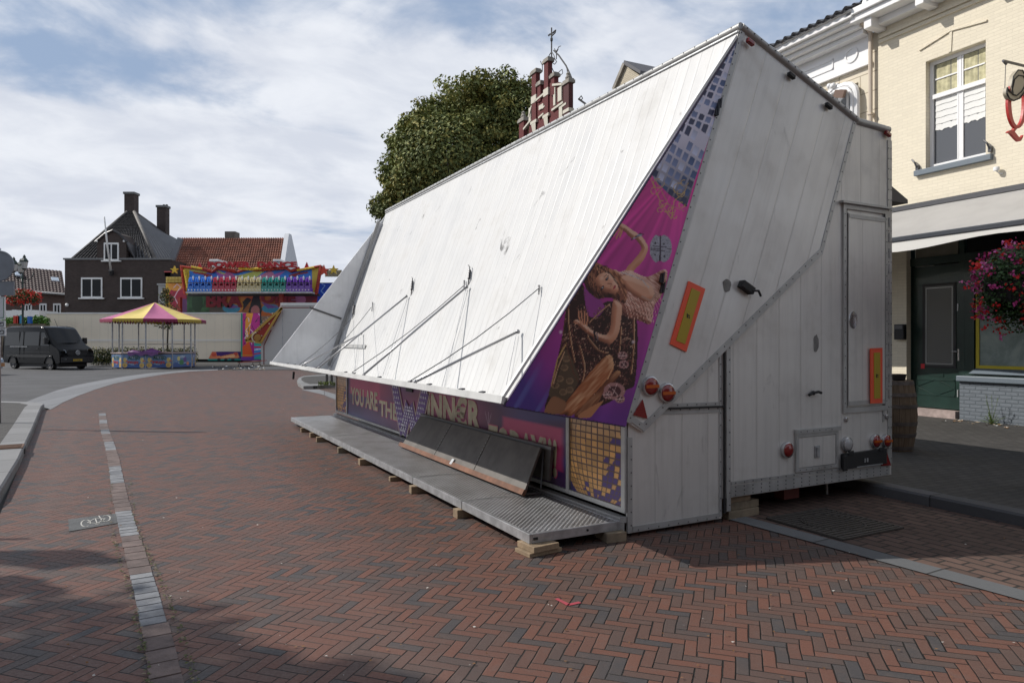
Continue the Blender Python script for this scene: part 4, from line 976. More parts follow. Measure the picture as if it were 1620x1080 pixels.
c = E(1284, 621, .02, .018); obj('lock_lever', MB().tube([c+Vector((-.06, 0, -.02)), c, c+Vector((.05, -.02, .01)), c+Vector((.09, -.02, -.002))], .014, 8).ball(c, .022), M['black'], tr)
for px, py in ((1136, 165), (1132, 177), (1046, 456), (1045, 440)):
    c = E(px, py, .012); obj('wing_clasp', MB().obox(c, (.012, 0, -.004), (0, .014, 0), (.012, 0, .04)).tube([c+Vector((.0, -.02, -.04)), c+Vector((.015, -.02, .05))], .008, 6), M['steel'], tr)
# worn patches rubbed into the cladding
sm = mat('rubbed_patch', (.20, .195, .185), .6, .2, var=.2, vs=20)
for (cx, cy, w_, h_, ly) in ((1150, 451, 13, 11, -.002), (1291, 543, 8, 15, .018)):
    pts = []; 
    for k in range(14):
        a = k*2*math.pi/14; rr = random.uniform(.78, 1.08); p = E(cx+w_*.55*math.cos(a)*rr, cy+h_*math.sin(a)*rr, .0, ly); pts.append((p.x, ly, p.z))
    obj('worn_patch', MB().prism(pts, (0, -.002, 0)), sm, tr)
# --- door in the body end
dl = .018
def rect_end(mb, x0, x1, z0, z1, y0, y1, mi=0): mb.box(x0, x1, y0, y1, z0, z1, mi)
xl, zt_ = TY(1332.5, 322, dl); xr = TY(1402.5, 333, dl)[0]; zb_ = TY(1336, 653, dl)[1]
do = MB(); rect_end(do, xl+.07, xr-.06, zb_+.07, zt_-.09, dl-.022, dl-.001)
dobj = obj('door', do, M['body_end'], tr)
df = MB()
for (x0, x1, z0, z1) in ((xl, xl+.045, zb_, zt_-.001), (xr-.045, xr, zb_, zt_-.001), (xl+.0451, xr-.0451, zb_, zb_+.05), (xl+.0451, xr-.0451, zt_-.05, zt_-.001)): rect_end(df, x0, x1, z0, z1, dl-.018, dl-.001)
df.box(xl-.05, xr+.03, dl-.05, dl-.001, zt_, zt_+.022)
k = zb_+.1
while k < zt_-.1: riv(df, (xl+.022, dl-.018, k), (0, -1, 0), .006); riv(df, (xr-.022, dl-.018, k), (0, -1, 0), .006); k += .12
obj('door_frame', df, TM, tr)
obj('door_seal', MB().box(xl+.046, xl+.069, dl-.008, dl-.0012, zb_+.051, zt_-.052).box(xr-.059, xr-.046, dl-.008, dl-.0012, zb_+.051, zt_-.052), M['black'], tr)
hd_ = MB()
inset = [(xl+.075, xl+.105, zb_+.075, zt_-.095), (xr-.095, xr-.065, zb_+.075, zt_-.095)]
hd_.box(xl+.075, xr-.065, dl-.028, dl-.0225, zt_-.14, zt_-.10).box(xl+.075, xr-.065, dl-.028, dl-.0225, zb_+.075, zb_+.12)
obj('door_rail', hd_, TM, dobj)
c = E(1349.5, 506, .0, dl-.0225); ov = MB().lathe(tuple(c), [(.062, 0), (.06, -.006), (.045, -.002), (.001, -.001)], 24, axis='y'); ov.xf(Matrix.Translation(c) @ Matrix.Diagonal((1, 1, 1.45, 1)) @ Matrix.Translation(-c))
ov.box(c.x-.01, c.x+.035, c.y-.02, c.y-.006, c.z+.035, c.z+.05)
obj('door_handle', ov, chrome, dobj, smooth=True, autos=True)
for k in range(12):
    z = zb_+.12 + k*(zt_-zb_-.3)/11; obj('door_hinge', MB().tube([(xr+.035, dl-.008, z), (xr+.035, dl-.008, z+.10)], .010, 8), M['alu'], tr)
for px, py in ((1338, 663), (1402, 658.5)):
    c = E(px, py, 0, dl); o = obj('lock', MB().lathe(tuple(c), [(.026, 0), (.026, -.014), (.018, -.018), (.001, -.018)], 16, axis='y').box(c.x-.003, c.x+.003, c.y-.022, c.y-.018, c.z-.016, c.z+.016), chrome, tr)
# --- hatch
x0, z1 = TY(1257.5, 686, dl); x1, z0 = TY(1324, 738, dl)
hm = MB().box(x0+.04, x1-.04, dl-.014, dl-.001, z0+.04, z1-.04); ho = obj('hatch', hm, M['body_end'], tr)
hf = MB()
for (a, b_, c_, d_) in ((x0, x0+.035, z0, z1), (x1-.035, x1, z0, z1), (x0+.036, x1-.036, z0, z0+.035), (x0+.036, x1-.036, z1-.035, z1)): hf.box(a, b_, dl-.02, dl-.001, c_, d_)
hf.box(x0-.01, x1+.03, dl-.03, dl-.001, z1+.001, z1+.04)
k = x0+.05
while k < x1-.03: riv(hf, (k, dl-.03, z1+.02), (0, -1, 0), .006); riv(hf, (k, dl-.02, z0+.017), (0, -1, 0), .006); k += .09
obj('hatch_frame', hf, TM, tr)
c = E(1292, 714, 0, dl-.014); obj('hatch_latch', MB().box(c.x-.035, c.x+.035, c.y-.012, c.y, c.z-.06, c.z+.06).box(c.x-.018, c.x+.02, c.y-.024, c.y-.012, c.z-.045, c.z+.045), M['galv'], ho, bevel=.003)
# --- number plate holder without a plate
x0, z1 = TY(1330, 716, dl); x1, z0 = TY(1398, 733, dl)
ph = MB().obox(((x0+x1)/2, dl-.02, (z0+z1)/2), ((x1-x0)/2, 0, .004), (0, .018, 0), (0, 0, (z1-z0)/2-.004))
ph.box(x0-.03, x0+.03, dl-.06, dl-.039, z0-.01, z1-.02); ph.box(x0+.06, x0+.14, dl-.05, dl-.038, z1-.02, z1+.02); ph.box(x1-.14, x1-.06, dl-.05, dl-.038, z1-.02, z1+.02)
pho = obj('plate_holder', ph, M['black'], tr, bevel=.004)
obj('plate_clip', MB().box((x0+x1)/2-.03, (x0+x1)/2-.01, dl-.044, dl-.039, z0+.05, z0+.09).box((x0+x1)/2+.01, (x0+x1)/2+.03, dl-.044, dl-.039, z0+.05, z0+.09).box(x0+.2, x1-.08, dl-.043, dl-.039, z0+.006, z0+.016), M['galv'], pho)
# --- canopy flap on the pavement side
x, z = TY(1419, 284, .4)
fl = MB().prism([(3.52, .02, 3.26), (3.80, .02, 3.14), (3.80, .02, 3.10), (3.52, .02, 3.10)], (0, 9.8, 0))
obj('side_flap', fl, mat('dark_flap', (.10, .095, .09), .6, .2), tr)
obj('side_post', MB().box(3.525, 3.56, .05, .09, .95, 3.1), M['black'], tr)
# underside axle beam and drop tube seen below the end
obj('chassis', MB().box(1.35, 3.3, .5, LT-.5, .06, .17).box(1.6, 1.75, .3, LT-.3, .02, .06), M['black'], tr)
obj('drain_tube', MB().tube([(2.78, .25, .18), (2.78, .25, -.0)], .012, 8), M['alu'], tr)
obj('tow_block', MB().box(2.1, 2.32, .22, .34, .02, .17), mat('dull_red_steel', (.16, .04, .03), .7, dirt=.5), tr)

# ================================================================== packing timbers under the trailer (each a thing)
def W(t, s, z=0.): return (T.o[0]+t*T.ex[0]+s*T.ey[0], T.o[1]+t*T.ex[1]+s*T.ey[1], z)
wb = thing('timber_stack', 'stack of rough timber blocks under the near corner of the trailer body', 'timber blocks', W(1.35, .16), R(30))
obj('block', MB().box(-.19, .21, -.12, .14, 0, .075), M['oldwood'], wb, bevel=.006)
obj('block', MB().box(-.17, .23, -.10, .14, .076, .145), M['oldwood'], wb, bevel=.006)
obj('block', MB().box(-.19, .12, -.10, .12, .146, .205), M['wood'], wb, bevel=.006)

# ================================================================== perforated walkway in four sections
def perf():
    m, t, b = base('perforated_steel'); oc = t.new('ShaderNodeTexCoord').outputs['Object']; x, y, z = t.sep(oc)[:3]
    def dots(ox, oy, r0, r1, p=.05):
        fx = t.m('SUBTRACT', t.m('FRACT', t.m('ADD', t.m('DIVIDE', x, p), ox)), .5); fy = t.m('SUBTRACT', t.m('FRACT', t.m('ADD', t.m('DIVIDE', y, p), oy)), .5)
        d = t.m('SQRT', t.m('ADD', t.m('MULTIPLY', fx, fx), t.m('MULTIPLY', fy, fy))); return t.smooth(d, r0, r1, 1, 0)
    up = t.m('MAXIMUM', dots(0, 0, .14, .24), dots(.5, .5, .14, .24)); hole = t.m('MAXIMUM', dots(.5, 0, .10, .16), dots(0, .5, .10, .16))
    n = t.noise(oc, 2.5, 6, .65)
    col = t.mix(t.smooth(n, .35, .7), (.36, .37, .385), (.22, .22, .22)); col = t.mix(hole, col, (.02, .02, .02)); col = t.mix(t.m('MULTIPLY', up, .5), col, (.60, .61, .63))
    t.put(b.inputs['Base Color'], col); b.inputs['Metallic'].default_value = .65; b.inputs['Roughness'].default_value = .40
    bn = t.new('ShaderNodeBump'); bn.inputs['Strength'].default_value = .8; bn.inputs['Distance'].default_value = .006
    t.put(bn.inputs['Height'], t.m('SUBTRACT', up, hole)); t.put(b.inputs['Normal'], bn.outputs[0]); return m
M['perf'] = perf()
secs = [(0.0, 1.265, 'nearest section of the perforated steel walkway, at the trailer corner'), (1.275, 2.565, 'second walkway section from the trailer corner, under the near end of the dark folded counter'),
        (2.575, 6.335, 'longest walkway section, under the far end of the dark folded counter'), (6.345, 9.41, 'farthest section of the perforated steel walkway, in front of the far banner end')]
for s0, s1, lab in secs:
    L = s1-s0; t0, t1_ = -.95, -.085; zt2 = .155
    o = thing('walkway_section', lab, 'walkway', W(t0, s0), R(28.2), 'perforated steel walkway sections in front of the trailer')
    obj('deck_plate', MB().box(.03, t1_-t0-.03, .03, L-.03, zt2-.012, zt2-.003), M['perf'], o)
    f = MB(); w2 = t1_-t0; L -= .008
    f.box(0, .03, 0, L, .080, zt2).box(w2-.03, w2, 0, L, .080, zt2).box(.0301, w2-.0301, 0, .03, .080, zt2-.0005).box(.0301, w2-.0301, L-.03, L, .080, zt2-.0005)
    k = 1.0
    while k < L-.3: f.box(.031, w2-.031, k, k+.04, .098, zt2-.013); k += 1.0
    fo = obj('deck_frame', f, M['galv'], o, bevel=.003)
    if s0 == 0: obj('bolt', MB().lathe((w2*.62, 0, .12), [(.010, 0), (.010, -.006), (.001, -.007)], 10, axis='y').box(.035, .075, -.004, 0, .105, .125), M['black'], o)
labs = ['largest pale timber block, under the near outer corner of the walkway', 'thin timber wedge at the joint of the first two walkway sections', 'pale timber block under the walkway, third from the near corner', 'small split white block under the walkway, fourth from the near corner',
        'pale timber block under the outer walkway edge, fifth from the near corner', 'dark low block under the outer walkway edge, sixth from the near corner', 'pale timber block near the far end, seventh from the near corner', 'small block near the far end, eighth from the near corner', 'last little block at the far outer corner of the walkway']
pxs = [(838, .30, .12), (728, .12, .2), (657, .14, .2), (622, .10, .14), (575, .15, .22), (540, .12, .2), (508, .20, .2), (495, .12, .2), (480, .10, .16)]
for i, (px, wd, ln) in enumerate(pxs):
    s = T.hx(px, 0, -.95)[0]
    o = thing('timber_block', labs[i], 'timber block', W(-.95, s), R(28.2 + random.uniform(-9, 9) - (0 if i else 0)), 'timber blocks under the walkway edge')
    m_ = M['wood'] if i != 5 else M['oldwood']
    if i == 0: obj('plank', MB().box(-.05, .26, -.07, .13, 0, .032).box(-.02, .22, -.085, .14, .033, .079), m_, o, bevel=.004)
    else: obj('plank', MB().box(-.015-wd*.3, wd, -ln*.26, ln*.26, 0, .079 if i != 3 else .05), m_, o, bevel=.004)
o = thing('timber_block', 'short timber block under the inner near corner of the walkway by the skirt', 'timber block', W(-.12, .04), R(20), 'timber blocks under the walkway edge')
obj('plank', MB().box(-.12, .06, -.10, .12, 0, .079), M['oldwood'], o, bevel=.004)

# ================================================================== dark folded counter leaning on the wall
BLc, BRc, TRc, TLc = (-.345, 4.60, .16), (-.35, 1.12, .16), (-.11, 1.22, .555), (-.11, 4.50, .555)
fc = thing('folded_counter', 'dark brown folded counter boards leaning on the banner above the walkway', 'folded counter', W(0, 0, .03), R(28.2))
dkp = mat('dark_brown_ply', (.115, .105, .095), .6, .0, var=.2, vs=5, dirt=.35)
bl, br, trr, tl_ = map(Vector, (BLc, BRc, TRc, TLc)); nn = (br-bl).cross(tl_-bl).normalized()
if nn.x > 0: nn = -nn
for i in range(3):
    a, b_ = i/3 + (.002 if i else 0), (i+1)/3 - .002
    q = [bl.lerp(br, a), bl.lerp(br, b_), tl_.lerp(trr, b_), tl_.lerp(trr, a)]
    o = obj('board', MB().prism([tuple(p) for p in q], nn*.022), dkp, fc)
    st = MB()
    for k in range(11):
        if i < 2: riv(st, q[1].lerp(q[2], (k+.5)/11) + nn*.022 + Vector((0, .012, 0)), nn, .006, 0)
    if st.v: obj('rivet_row', st, M['galv'], o)
up = (tl_-bl).normalized()
obj('foot_rail', MB().bar(bl+nn*.02+Vector((0, .08, 0)), br+nn*.02, .055, .035, up=nn), M['redwood'], fc)
obj('back_board', MB().prism([tuple(p) for p in (tl_+Vector((.02, .12, -.30)), trr+Vector((.02, -.08, -.30)), trr+Vector((.05, -.08, .0)), tl_+Vector((.05, .12, .0)))], (.03, 0, 0)), dkp, fc)
obj('top_rail', MB().bar(tl_+Vector((.05, .12, .015)), trr+Vector((.05, -.12, .015)), .05, .03), mat('dark_alu', (.16, .16, .16), .5, .5), fc)
c = bl.lerp(br, .5)+nn*.03+up*.03; obj('catch', MB().obox(c, (.0, .03, 0), nn*.01, up*.035), M['galv'], fc)
obj('side_stay', MB().bar(trr+Vector((.03, .03, -.03)), br+Vector((.20, .06, .02)), .012, .012), M['steel'], fc)
# ================================================================== cream shop building on the right
S = Frame(8.75, 13.7, 26)
def SX(px, py, lx=0.): return S.hx(px, py, lx)
M['cream_brick'] = bricks('cream_painted_brick', (.72, .655, .52), (.66, .60, .475), .215, .065, .007, .03, .45, .8, mott=.07, axis='yz', dist=.006)
M['cream_plaster'] = mat('cream_plaster', (.70, .64, .52), .85, var=.06, vs=2, bump=.15, bs=60)
M['white_frame'] = mat('white_frame_paint', (.80, .80, .80), .35, dirt=.05)
M['green'] = mat('dark_green_door_paint', (.010, .030, .024), .35, var=.2)
M['bluegrey'] = mat('blue_grey_paint', (.13, .16, .19), .5, dirt=.15)
sb = thing('shop_building', 'cream painted brick shop with tall sash window above grey awning and dark green shopfront', 'shop', (8.75, 13.7, 0), R(26))
def wall_grid(y0, y1, z0, z1, holes, depth, mt, name, parent, x=0.):
    ys = sorted({y0, y1} | {h[i] for h in holes for i in (0, 1)}); zs = sorted({z0, z1} | {h[i] for h in holes for i in (2, 3)}); m = MB()
    for a, b_ in zip(ys, ys[1:]):
        for c, d in zip(zs, zs[1:]):
            if any(h[0] <= (a+b_)/2 <= h[1] and h[2] <= (c+d)/2 <= h[3] for h in holes): continue
            m.add([(x, a, c), (x, b_, c), (x, b_, d), (x, a, d)], [(0, 1, 2, 3)][::-1])
    for h in holes:
        a, b_, c, d = h; X = x+depth
        m.add([(x, a, c), (X, a, c), (X, a, d), (x, a, d)], [(0, 1, 2, 3)]); m.add([(x, b_, c), (X, b_, c), (X, b_, d), (x, b_, d)], [(0, 1, 2, 3)])
        m.add([(x, a, d), (X, a, d), (X, b_, d), (x, b_, d)], [(0, 1, 2, 3)]); m.add([(x, a, c), (X, a, c), (X, b_, c), (x, b_, c)], [(0, 1, 2, 3)])
    return obj(name, m, mt, parent)
YL = SX(1388, 100)[0]                     # left end of the building
YR = -9.0
wy1, wt = SX(1464.5, 100); wy0 = SX(1559.5, 58)[0]; wt = SX(1464.5, 98)[1]; wbm = SX(1464, 268)[1]
sy1 = SX(1434, 600)[0]; stop = SX(1440, 372)[1]+.12   # shopfront opening
topz = SX(1392, 34)[1]
w0h = (wy0, wy1, wbm, wt); shh = (-8.5, sy1, .1, stop)
wall_grid(YR, YL, .05, topz, [w0h, shh], .28, M['cream_brick'], 'wall', sb)
obj('side_wall', MB().box(.0, 8, YL-.02, YL-.001, .05, topz), M['cream_brick'], sb)
# sash window
def window(par, y0, y1, z0, z1, x, tz=None):
    fr = MB(); fw = .07
    fr.box(x, x+.09, y0, y0+fw, z0, z1).box(x, x+.09, y1-fw, y1, z0, z1).box(x, x+.09, y0+fw, y1-fw, z0, z0+fw*1.3).box(x, x+.09, y0+fw, y1-fw, z1-fw, z1)
    return fr
win = window(sb, wy0+.001, wy1-.001, wbm+.001, wt-.001, .13)
mid = (wy0+wy1)/2-.02; tz = SX(1468, 150)[1]; tz2 = tz-.09
win.box(.11, .24, wy0+.07, wy1-.07, tz2, tz)
win.box(.14, .20, mid-.025, mid+.025, tz+.001, wt-.071); win.box(.15, .21, mid-.03, mid+.03, wbm+.092, tz2-.001)
for a, b_ in ((wy0+.071, mid-.03), (mid+.03, wy1-.071)):
    z = tz + (wt-.07-tz)*.5; win.box(.15, .19, a+.032, b_-.032, z-.014, z+.014)
    win.box(.145, .195, a, a+.03, wbm+.1, wt-.075) if a > mid else win.box(.145, .195, b_-.03, b_, wbm+.1, wt-.075)
wo = obj('window', win, M['white_frame'], sb, bevel=.004)
obj('pane', MB().box(.172, .176, wy0+.07, wy1-.07, wbm+.09, wt-.07), glass('upper_window_glass', (.09, .095, .105), .12), wo)
cy_ = MB()
for a, b_ in ((wy0+.09, mid-.035), (mid+.035, wy1-.09)):
    n = 24
    for k in range(n):
        y = a + (b_-a)*k/n; y2 = a+(b_-a)*(k+1)/n; xx = .169-.003*math.sin(k*1.3)-.002*math.sin(k*.7); x2 = .169-.003*math.sin((k+1)*1.3)-.002*math.sin((k+1)*.7)
        cy_.add([(xx, y, tz+.01), (x2, y2, tz+.01), (x2, y2, wt-.08), (xx, y, wt-.08)], [(0, 1, 2, 3)])
obj('curtain', cy_, mat('yellow_curtain', (.46, .43, .27), .9, var=.25, vs=8), wo)
bl_ = MB(); n = 30; zb1 = SX(1474, 205)[1]
for a, b_ in ((wy0+.1, mid-.032), (mid+.032, wy1-.1)):
    rows = 5; z_ = [tz2-.005 - (tz2-zb1)*r/rows for r in range(rows+1)]
    for r in range(rows):
        for k in range(n):
            y, y2 = a+(b_-a)*k/n, a+(b_-a)*(k+1)/n; wv = lambda q: (.012*math.sin(q*.5)+.006*math.sin(q*1.1)) if r == rows-1 else .004*math.sin(q*.4+r)
            low1 = wv(k) if r else 0; xx = .168-.010*((r+1) % 2)
            bl_.add([(.169, y, z_[r]+(wv(k) if r else 0)), (.169, y2, z_[r]+(wv(k+1) if r else 0)), (.160, y2, z_[r+1]+wv(k+1)), (.160, y, z_[r+1]+wv(k))], [(0, 1, 2, 3)])
obj('blind', bl_, mat('white_pleated_blind', (.72, .72, .70), .8), wo)
sy0, sz = SX(1568, 246, -.07); sy1_ = SX(1446, 273, -.07)[0]
obj('sill', MB().box(-.09, .14, sy0, sy1_, wbm-.11, wbm-.0), M['bluegrey'], wo, bevel=.008)
for px, py in ((1451, 262), (1566, 232)):
    y, z = SX(px, py, -.05); o = obj('awning_bracket', MB().obox((-.04, y, z-.05), (.025, 0, 0), (0, .03, 0), (0, 0, .05)).tube([(-.07, y, z-.03), (-.09, y+.03, z+.07), (-.07, y+.10, z+.14)], .018, 8), M['steel'], sb)
# eyebrow moulding
mo_ = MB()
y1_, z1_ = SX(1455, 80); y2_, z2_ = SX(1505, 48.5); y3_, z3_ = SX(1562, 33)
for p, q in (((-.012, y1_, z1_), (-.012, y2_, z2_)), ((-.012, y2_-.002, z2_), (-.012, y3_, z3_))): mo_.bar(p, q, .035, .035)
mo_.bar((-.008, y2_, z2_-.02), (-.008, y2_+.02, z2_-.42), .05, .02, up=(1, 0, 0))
yl_, zl_ = SX(1392, 58); yr_, zr_ = SX(1525, 0)
for dz in (0, -.10): mo_.box(-.04, .0, YR, yl_-.0, zl_-.06+dz, zl_+dz)
by_, bz_ = SX(1429, 330); 
for dz in (0, -.30): mo_.box(-.03, .0, YR, SX(1426, 330)[0], bz_-.03+dz, bz_+.01+dz)
for k in range(0): pass
obj('moulding', mo_, M['cream_brick'], sb)
# cornice with brackets
co = MB(); co.box(-.55, .0, YR, YL+.25, topz-.04, topz+.10); co.box(-.62, .0, YR, YL+.30, topz+.101, topz+.24); co.box(-.25, .0, YR, YL+.02, topz-.18, topz-.041)
for k in range(6):
    y = YL-.12-k*1.15; co.box(-.48, -.001, y-.09, y+.09, topz-.26, topz-.0405)
obj('cornice', co, M['white_frame'], sb, bevel=.012)
# mansard roof over the cornice
mr = MB().prism([(-.35, YR, topz+.24), (.7, YR, topz+3.0), (5, YR, topz+3.0), (5, YR, topz+.24)], (0, YL-YR, 0)); obj('roof', mr, mat('slate_roof', (.06, .065, .075), .5, var=.3), sb)
rf = MB().bar((-.40, YL+.02, topz+.24), (.55, YL+.02, topz+2.9), .10, .09); obj('roof_edge', rf, M['white_frame'], sb)
# downpipe at the left corner
dp = MB().tube([(-.09, YL+.10, .1), (-.09, YL+.10, topz-.2), (-.35, YL+.12, topz-.02)], .045, 10)
dp.box(-.15, -.01, YL+.05, YL+.15, topz-2.0, topz-1.96)
obj('downpipe', dp, mat('cream_pipe', (.55, .47, .38), .5), sb)
# security sensor
y, z = SX(1577, 268, -.08); obj('sensor', MB().lathe((-.09, y, z-.03), [(.045, 0), (.055, .03), (.05, .07), (.001, .075)], 14).tube([(-.09, y, z-.03), (-.02, y-.03, z-.08), (.0, y-.06, z-.08)], .014, 6), M['white_frame'], sb, smooth=True, autos=True)
# --- awning
aw = thing('shop_awning', 'grey fabric shop awning with a dark front bar, above the dark green shopfront', 'awning', (8.75, 13.7, 0), R(26))
ay1 = SX(1421, 334)[0]; az1 = (SX(1421, 335)[1] + SX(1620, 297)[1])/2; LX = -2.15
bz1 = (S.hx(1422, 382, LX)[1] + S.hx(1620, 349, LX)[1])/2
aY0, aY1 = -7.5, S.hx(1170, 382, LX)[0]  # left end lengthened unseen behind the trailer to keep the door in shade
NS = 24; am = MB(); vv = []
for i in range(NS+1):
    y = aY0+(aY1-aY0)*i/NS
    for k in range(7):
        f = k/6; sag = -.06*math.sin(math.pi*f) + .008*math.sin(i*2.3)*math.sin(math.pi*f); vv.append((-.05+(LX+.05)*f, y, az1+(bz1-az1)*f+sag))
am.add(vv, [(i*7+k, i*7+k+1, (i+1)*7+k+1, (i+1)*7+k) for i in range(NS) for k in range(6)])
obj('fabric', am, mat('grey_awning_cloth', (.36, .35, .335), .9, var=.05, vs=1.5, dirt=.12), aw, smooth=True)
obj('front_bar', MB().box(LX-.05, LX+.02, aY0, aY1, bz1-.035, bz1+.055), mat('anthracite_bar', (.035, .04, .05), .4, .3), aw, bevel=.01)
obj('valance', MB().add([(LX-.03, aY0+(aY1-aY0)*i/40, bz1-.036-d*(.13+.05*math.sin(i*.55))) for i in range(41) for d in (0, 1)], [(i*2, i*2+1, i*2+3, i*2+2) for i in range(40)]), mat('pale_valance', (.66, .65, .62), .9), aw)
obj('wall_casing', MB().box(-.14, -.001, aY0, aY1, az1-.03, az1+.07), M['steel'], aw)
for y in (ay1-1.0, -4): obj('folding_arm', MB().tube([(-.05, y, az1-.25), (LX*.5, y-.4, bz1-.02), (LX, y, bz1-.03)], .025, 8), M['steel'], aw)
# --- shopfront: frames, door, window, plinth
obj('shop_interior', MB().box(.9, 4, -8.4, sy1-.02, .12, stop), mat('dark_interior', (.02, .02, .02), .9), sb)
FX = .14
dy1, dy0 = SX(1441, 600, FX)[0], SX(1517.5, 600, FX)[0]
fz = MB(); ztr = SX(1480, 418, FX)[1]
fz.box(FX, FX+.14, dy1, sy1-.001, .12, stop-.001)
fz.box(FX, FX+.14, dy0-.10, dy0, .30, stop-.001)
fz.box(FX-.02, FX+.14, -8.4, sy1-.001, ztr-.0, ztr+.16)
fz.box(FX, FX+.14, -8.4, sy1-.001, stop-.12, stop-.002)
yw = SX(1541, 560, FX)[0]; fz.box(FX, FX+.12, yw+.0, dy0-.101, .9, ztr-.001)
fz.box(FX-.06, FX+.12, -8.4, dy0-.11, SX(1560, 600, FX)[1], SX(1560, 593, FX)[1])
obj('shopfront_frame', fz, M['green'], sb, bevel=.006)
ty0, tz0 = SX(1515, 398, FX+.04); ty1, tz1 = SX(1448, 402, FX+.04); 
obj('fanlight', MB().box(FX+.05, FX+.07, ty0, ty1, ztr+.17, stop-.13), mat('pale_fanlight', (.20, .185, .15), .4, var=.1), sb)
obj('fanlight', MB().box(FX+.05, FX+.07, -8.3, dy0-.12, ztr+.17, stop-.13), M['glass'], sb)
# door
DX = FX+.04; dz0 = SX(1480, 645, DX)[1]; dtop = ztr-.02
dr_ = MB().box(DX, DX+.05, dy0+.002, dy1-.002, dz0, dtop); door = obj('door', dr_, M['green'], sb)
gy1, gy0 = SX(1463.5, 500, DX)[0], SX(1509, 500, DX)[0]; gz1 = SX(1487, 452, DX)[1]; gz0 = SX(1487, 578, DX)[1]
obj('door_glass', MB().box(DX-.008, DX-.001, gy0, gy1, gz0, gz1), glass('grey_door_glass', (.10, .105, .105), .15), door)
gf = MB()
for (a, b_, c_, d_) in ((gy0-.05, gy0, gz0-.05, gz1+.05), (gy1, gy1+.05, gz0-.05, gz1+.05), (gy0, gy1, gz0-.05, gz0), (gy0, gy1, gz1, gz1+.05)): gf.box(DX-.012, DX-.0015, a, b_, c_, d_)
obj('glazing_bead', gf, M['black'], door)
gi = MB(); e = .05
for (a, b_, c_, d_) in ((gy0+.02, gy0+.035, gz0+.03, gz1-.03), (gy1-.035, gy1-.02, gz0+.03, gz1-.03), (gy0+.035, gy1-.035, gz0+.03, gz0+.045), (gy0+.035, gy1-.035, gz1-.045, gz1-.03)): gi.box(DX-.0105, DX-.0082, a, b_, c_, d_)
obj('glass_lining', gi, mat('silver_lining', (.30, .31, .31), .4, .3), door)
y, z = SX(1511, 556, DX-.05); hm_ = MB().tube([(DX-.05, y+.10, z), (DX-.05, y-.03, z), (DX-.01, y-.035, z)], .009, 8).box(DX-.012, DX-.001, y-.055, y-.025, z-.18, z+.05)
obj('door_handle', hm_, chrome, door)
for py in (486, 622): y, z = SX(1515.5, py, DX); obj('door_hinge', MB().box(DX-.03, DX-.001, y-.02, y+.0, z-.07, z+.07), M['galv'], door)
lz0, lz1 = SX(1487, 626, DX)[1], SX(1487, 600, DX)[1]
pn = MB(); a, b_ = dy0+.10, dy1-.10
for q in ((a, b_, lz0, lz0+.025), (a, b_, lz1-.025, lz1), (a, a+.025, lz0, lz1), (b_-.025, b_, lz0, lz1)): pn.box(DX-.01, DX-.001, *q)
pn.bar((DX-.006, a, (lz0+lz1)/2), (DX-.006, (a+b_)/2, lz1), .012, .012); pn.bar((DX-.006, b_, (lz0+lz1)/2), (DX-.006, (a+b_)/2, lz1), .012, .012)
pn.bar((DX-.006, a, (lz0+lz1)/2), (DX-.006, (a+b_)/2, lz0), .012, .012); pn.bar((DX-.006, b_, (lz0+lz1)/2), (DX-.006, (a+b_)/2, lz0), .012, .012)
obj('door_panel', pn, M['green'], door)
obj('letter_flap', MB().box(DX-.012, DX-.001, (a+b_)/2-.02-.15, (a+b_)/2+.13, lz1+.06, lz1+.12), M['green'], door)
y, z = SX(1460.5, 579, DX); obj('door_sticker', MB().box(DX-.015, DX-.0122, y-.04, y+.04, z-.05, z+.05), mat('red_sticker', (.6, .02, .03), .5), door)
# step
obj('doorstep', MB().box(-.02, FX+.10, dy0-.02, dy1+.02, .10, dz0-.02), mat('pink_stone_step', (.34, .27, .25), .8, var=.2, vs=8, dirt=.3), sb)
# plinth in blue grey painted brick
py1 = SX(1518, 640, -.02)[0]; pz = SX(1560, 605, -.05)[1]
M['blue_brick'] = bricks('blue_grey_painted_brick', (.135, .155, .18), (.10, .12, .14), .215, .07, .012, .05, .8, .75, axis='yz', dist=.012)
obj('plinth', MB().box(-.02, FX-.001, -8.5, py1, .08, pz), M['blue_brick'], sb)
obj('plinth_cap', MB().box(-.09, FX-.001, -8.5, py1+.03, pz+.001, pz+.11), M['bluegrey'], sb, bevel=.015)
# display window
wz0 = SX(1560, 583, FX)[1]; wz1 = ztr-.02
obj('window_sill', MB().add([(FX-.10, -8.4, wz0-.10), (FX-.10, yw+.05, wz0-.10), (FX+.02, yw-.02, wz0+.0), (FX+.02, -8.4, wz0+.0), (FX+.02, -8.4, wz0-.10), (FX+.02, yw-.02, wz0-.10)], [(0, 1, 2, 3), (0, 3, 4), (1, 5, 2), (0, 4, 5, 1)]), M['bluegrey'], sb)
yf = MB(); a, b_ = -8.3, yw-.02
for q in ((a, b_, wz0, wz0+.06), (b_-.06, b_, wz0+.06, wz1), (a, a+.06, wz0+.06, wz1), (a+.06, b_-.06, wz1-.06, wz1)): yf.box(FX+.02, FX+.07, *q)
dwi = obj('display_window', yf, mat('yellow_frame', (.52, .42, .02), .5), sb)
gm, t, bb = base('whitewashed_shop_glass'); oc = t.new('ShaderNodeTexCoord').outputs['Object']; n = t.noise(oc, 1.4, 7, .7, .6)
t.put(bb.inputs['Base Color'], t.mix(t.smooth(n, .35, .65), (.15, .20, .19), (.30, .36, .34))); bb.inputs['Roughness'].default_value = .2
obj('display_glass', MB().box(FX+.04, FX+.05, a+.06, b_-.06, wz0+.06, wz1-.06), gm, dwi)
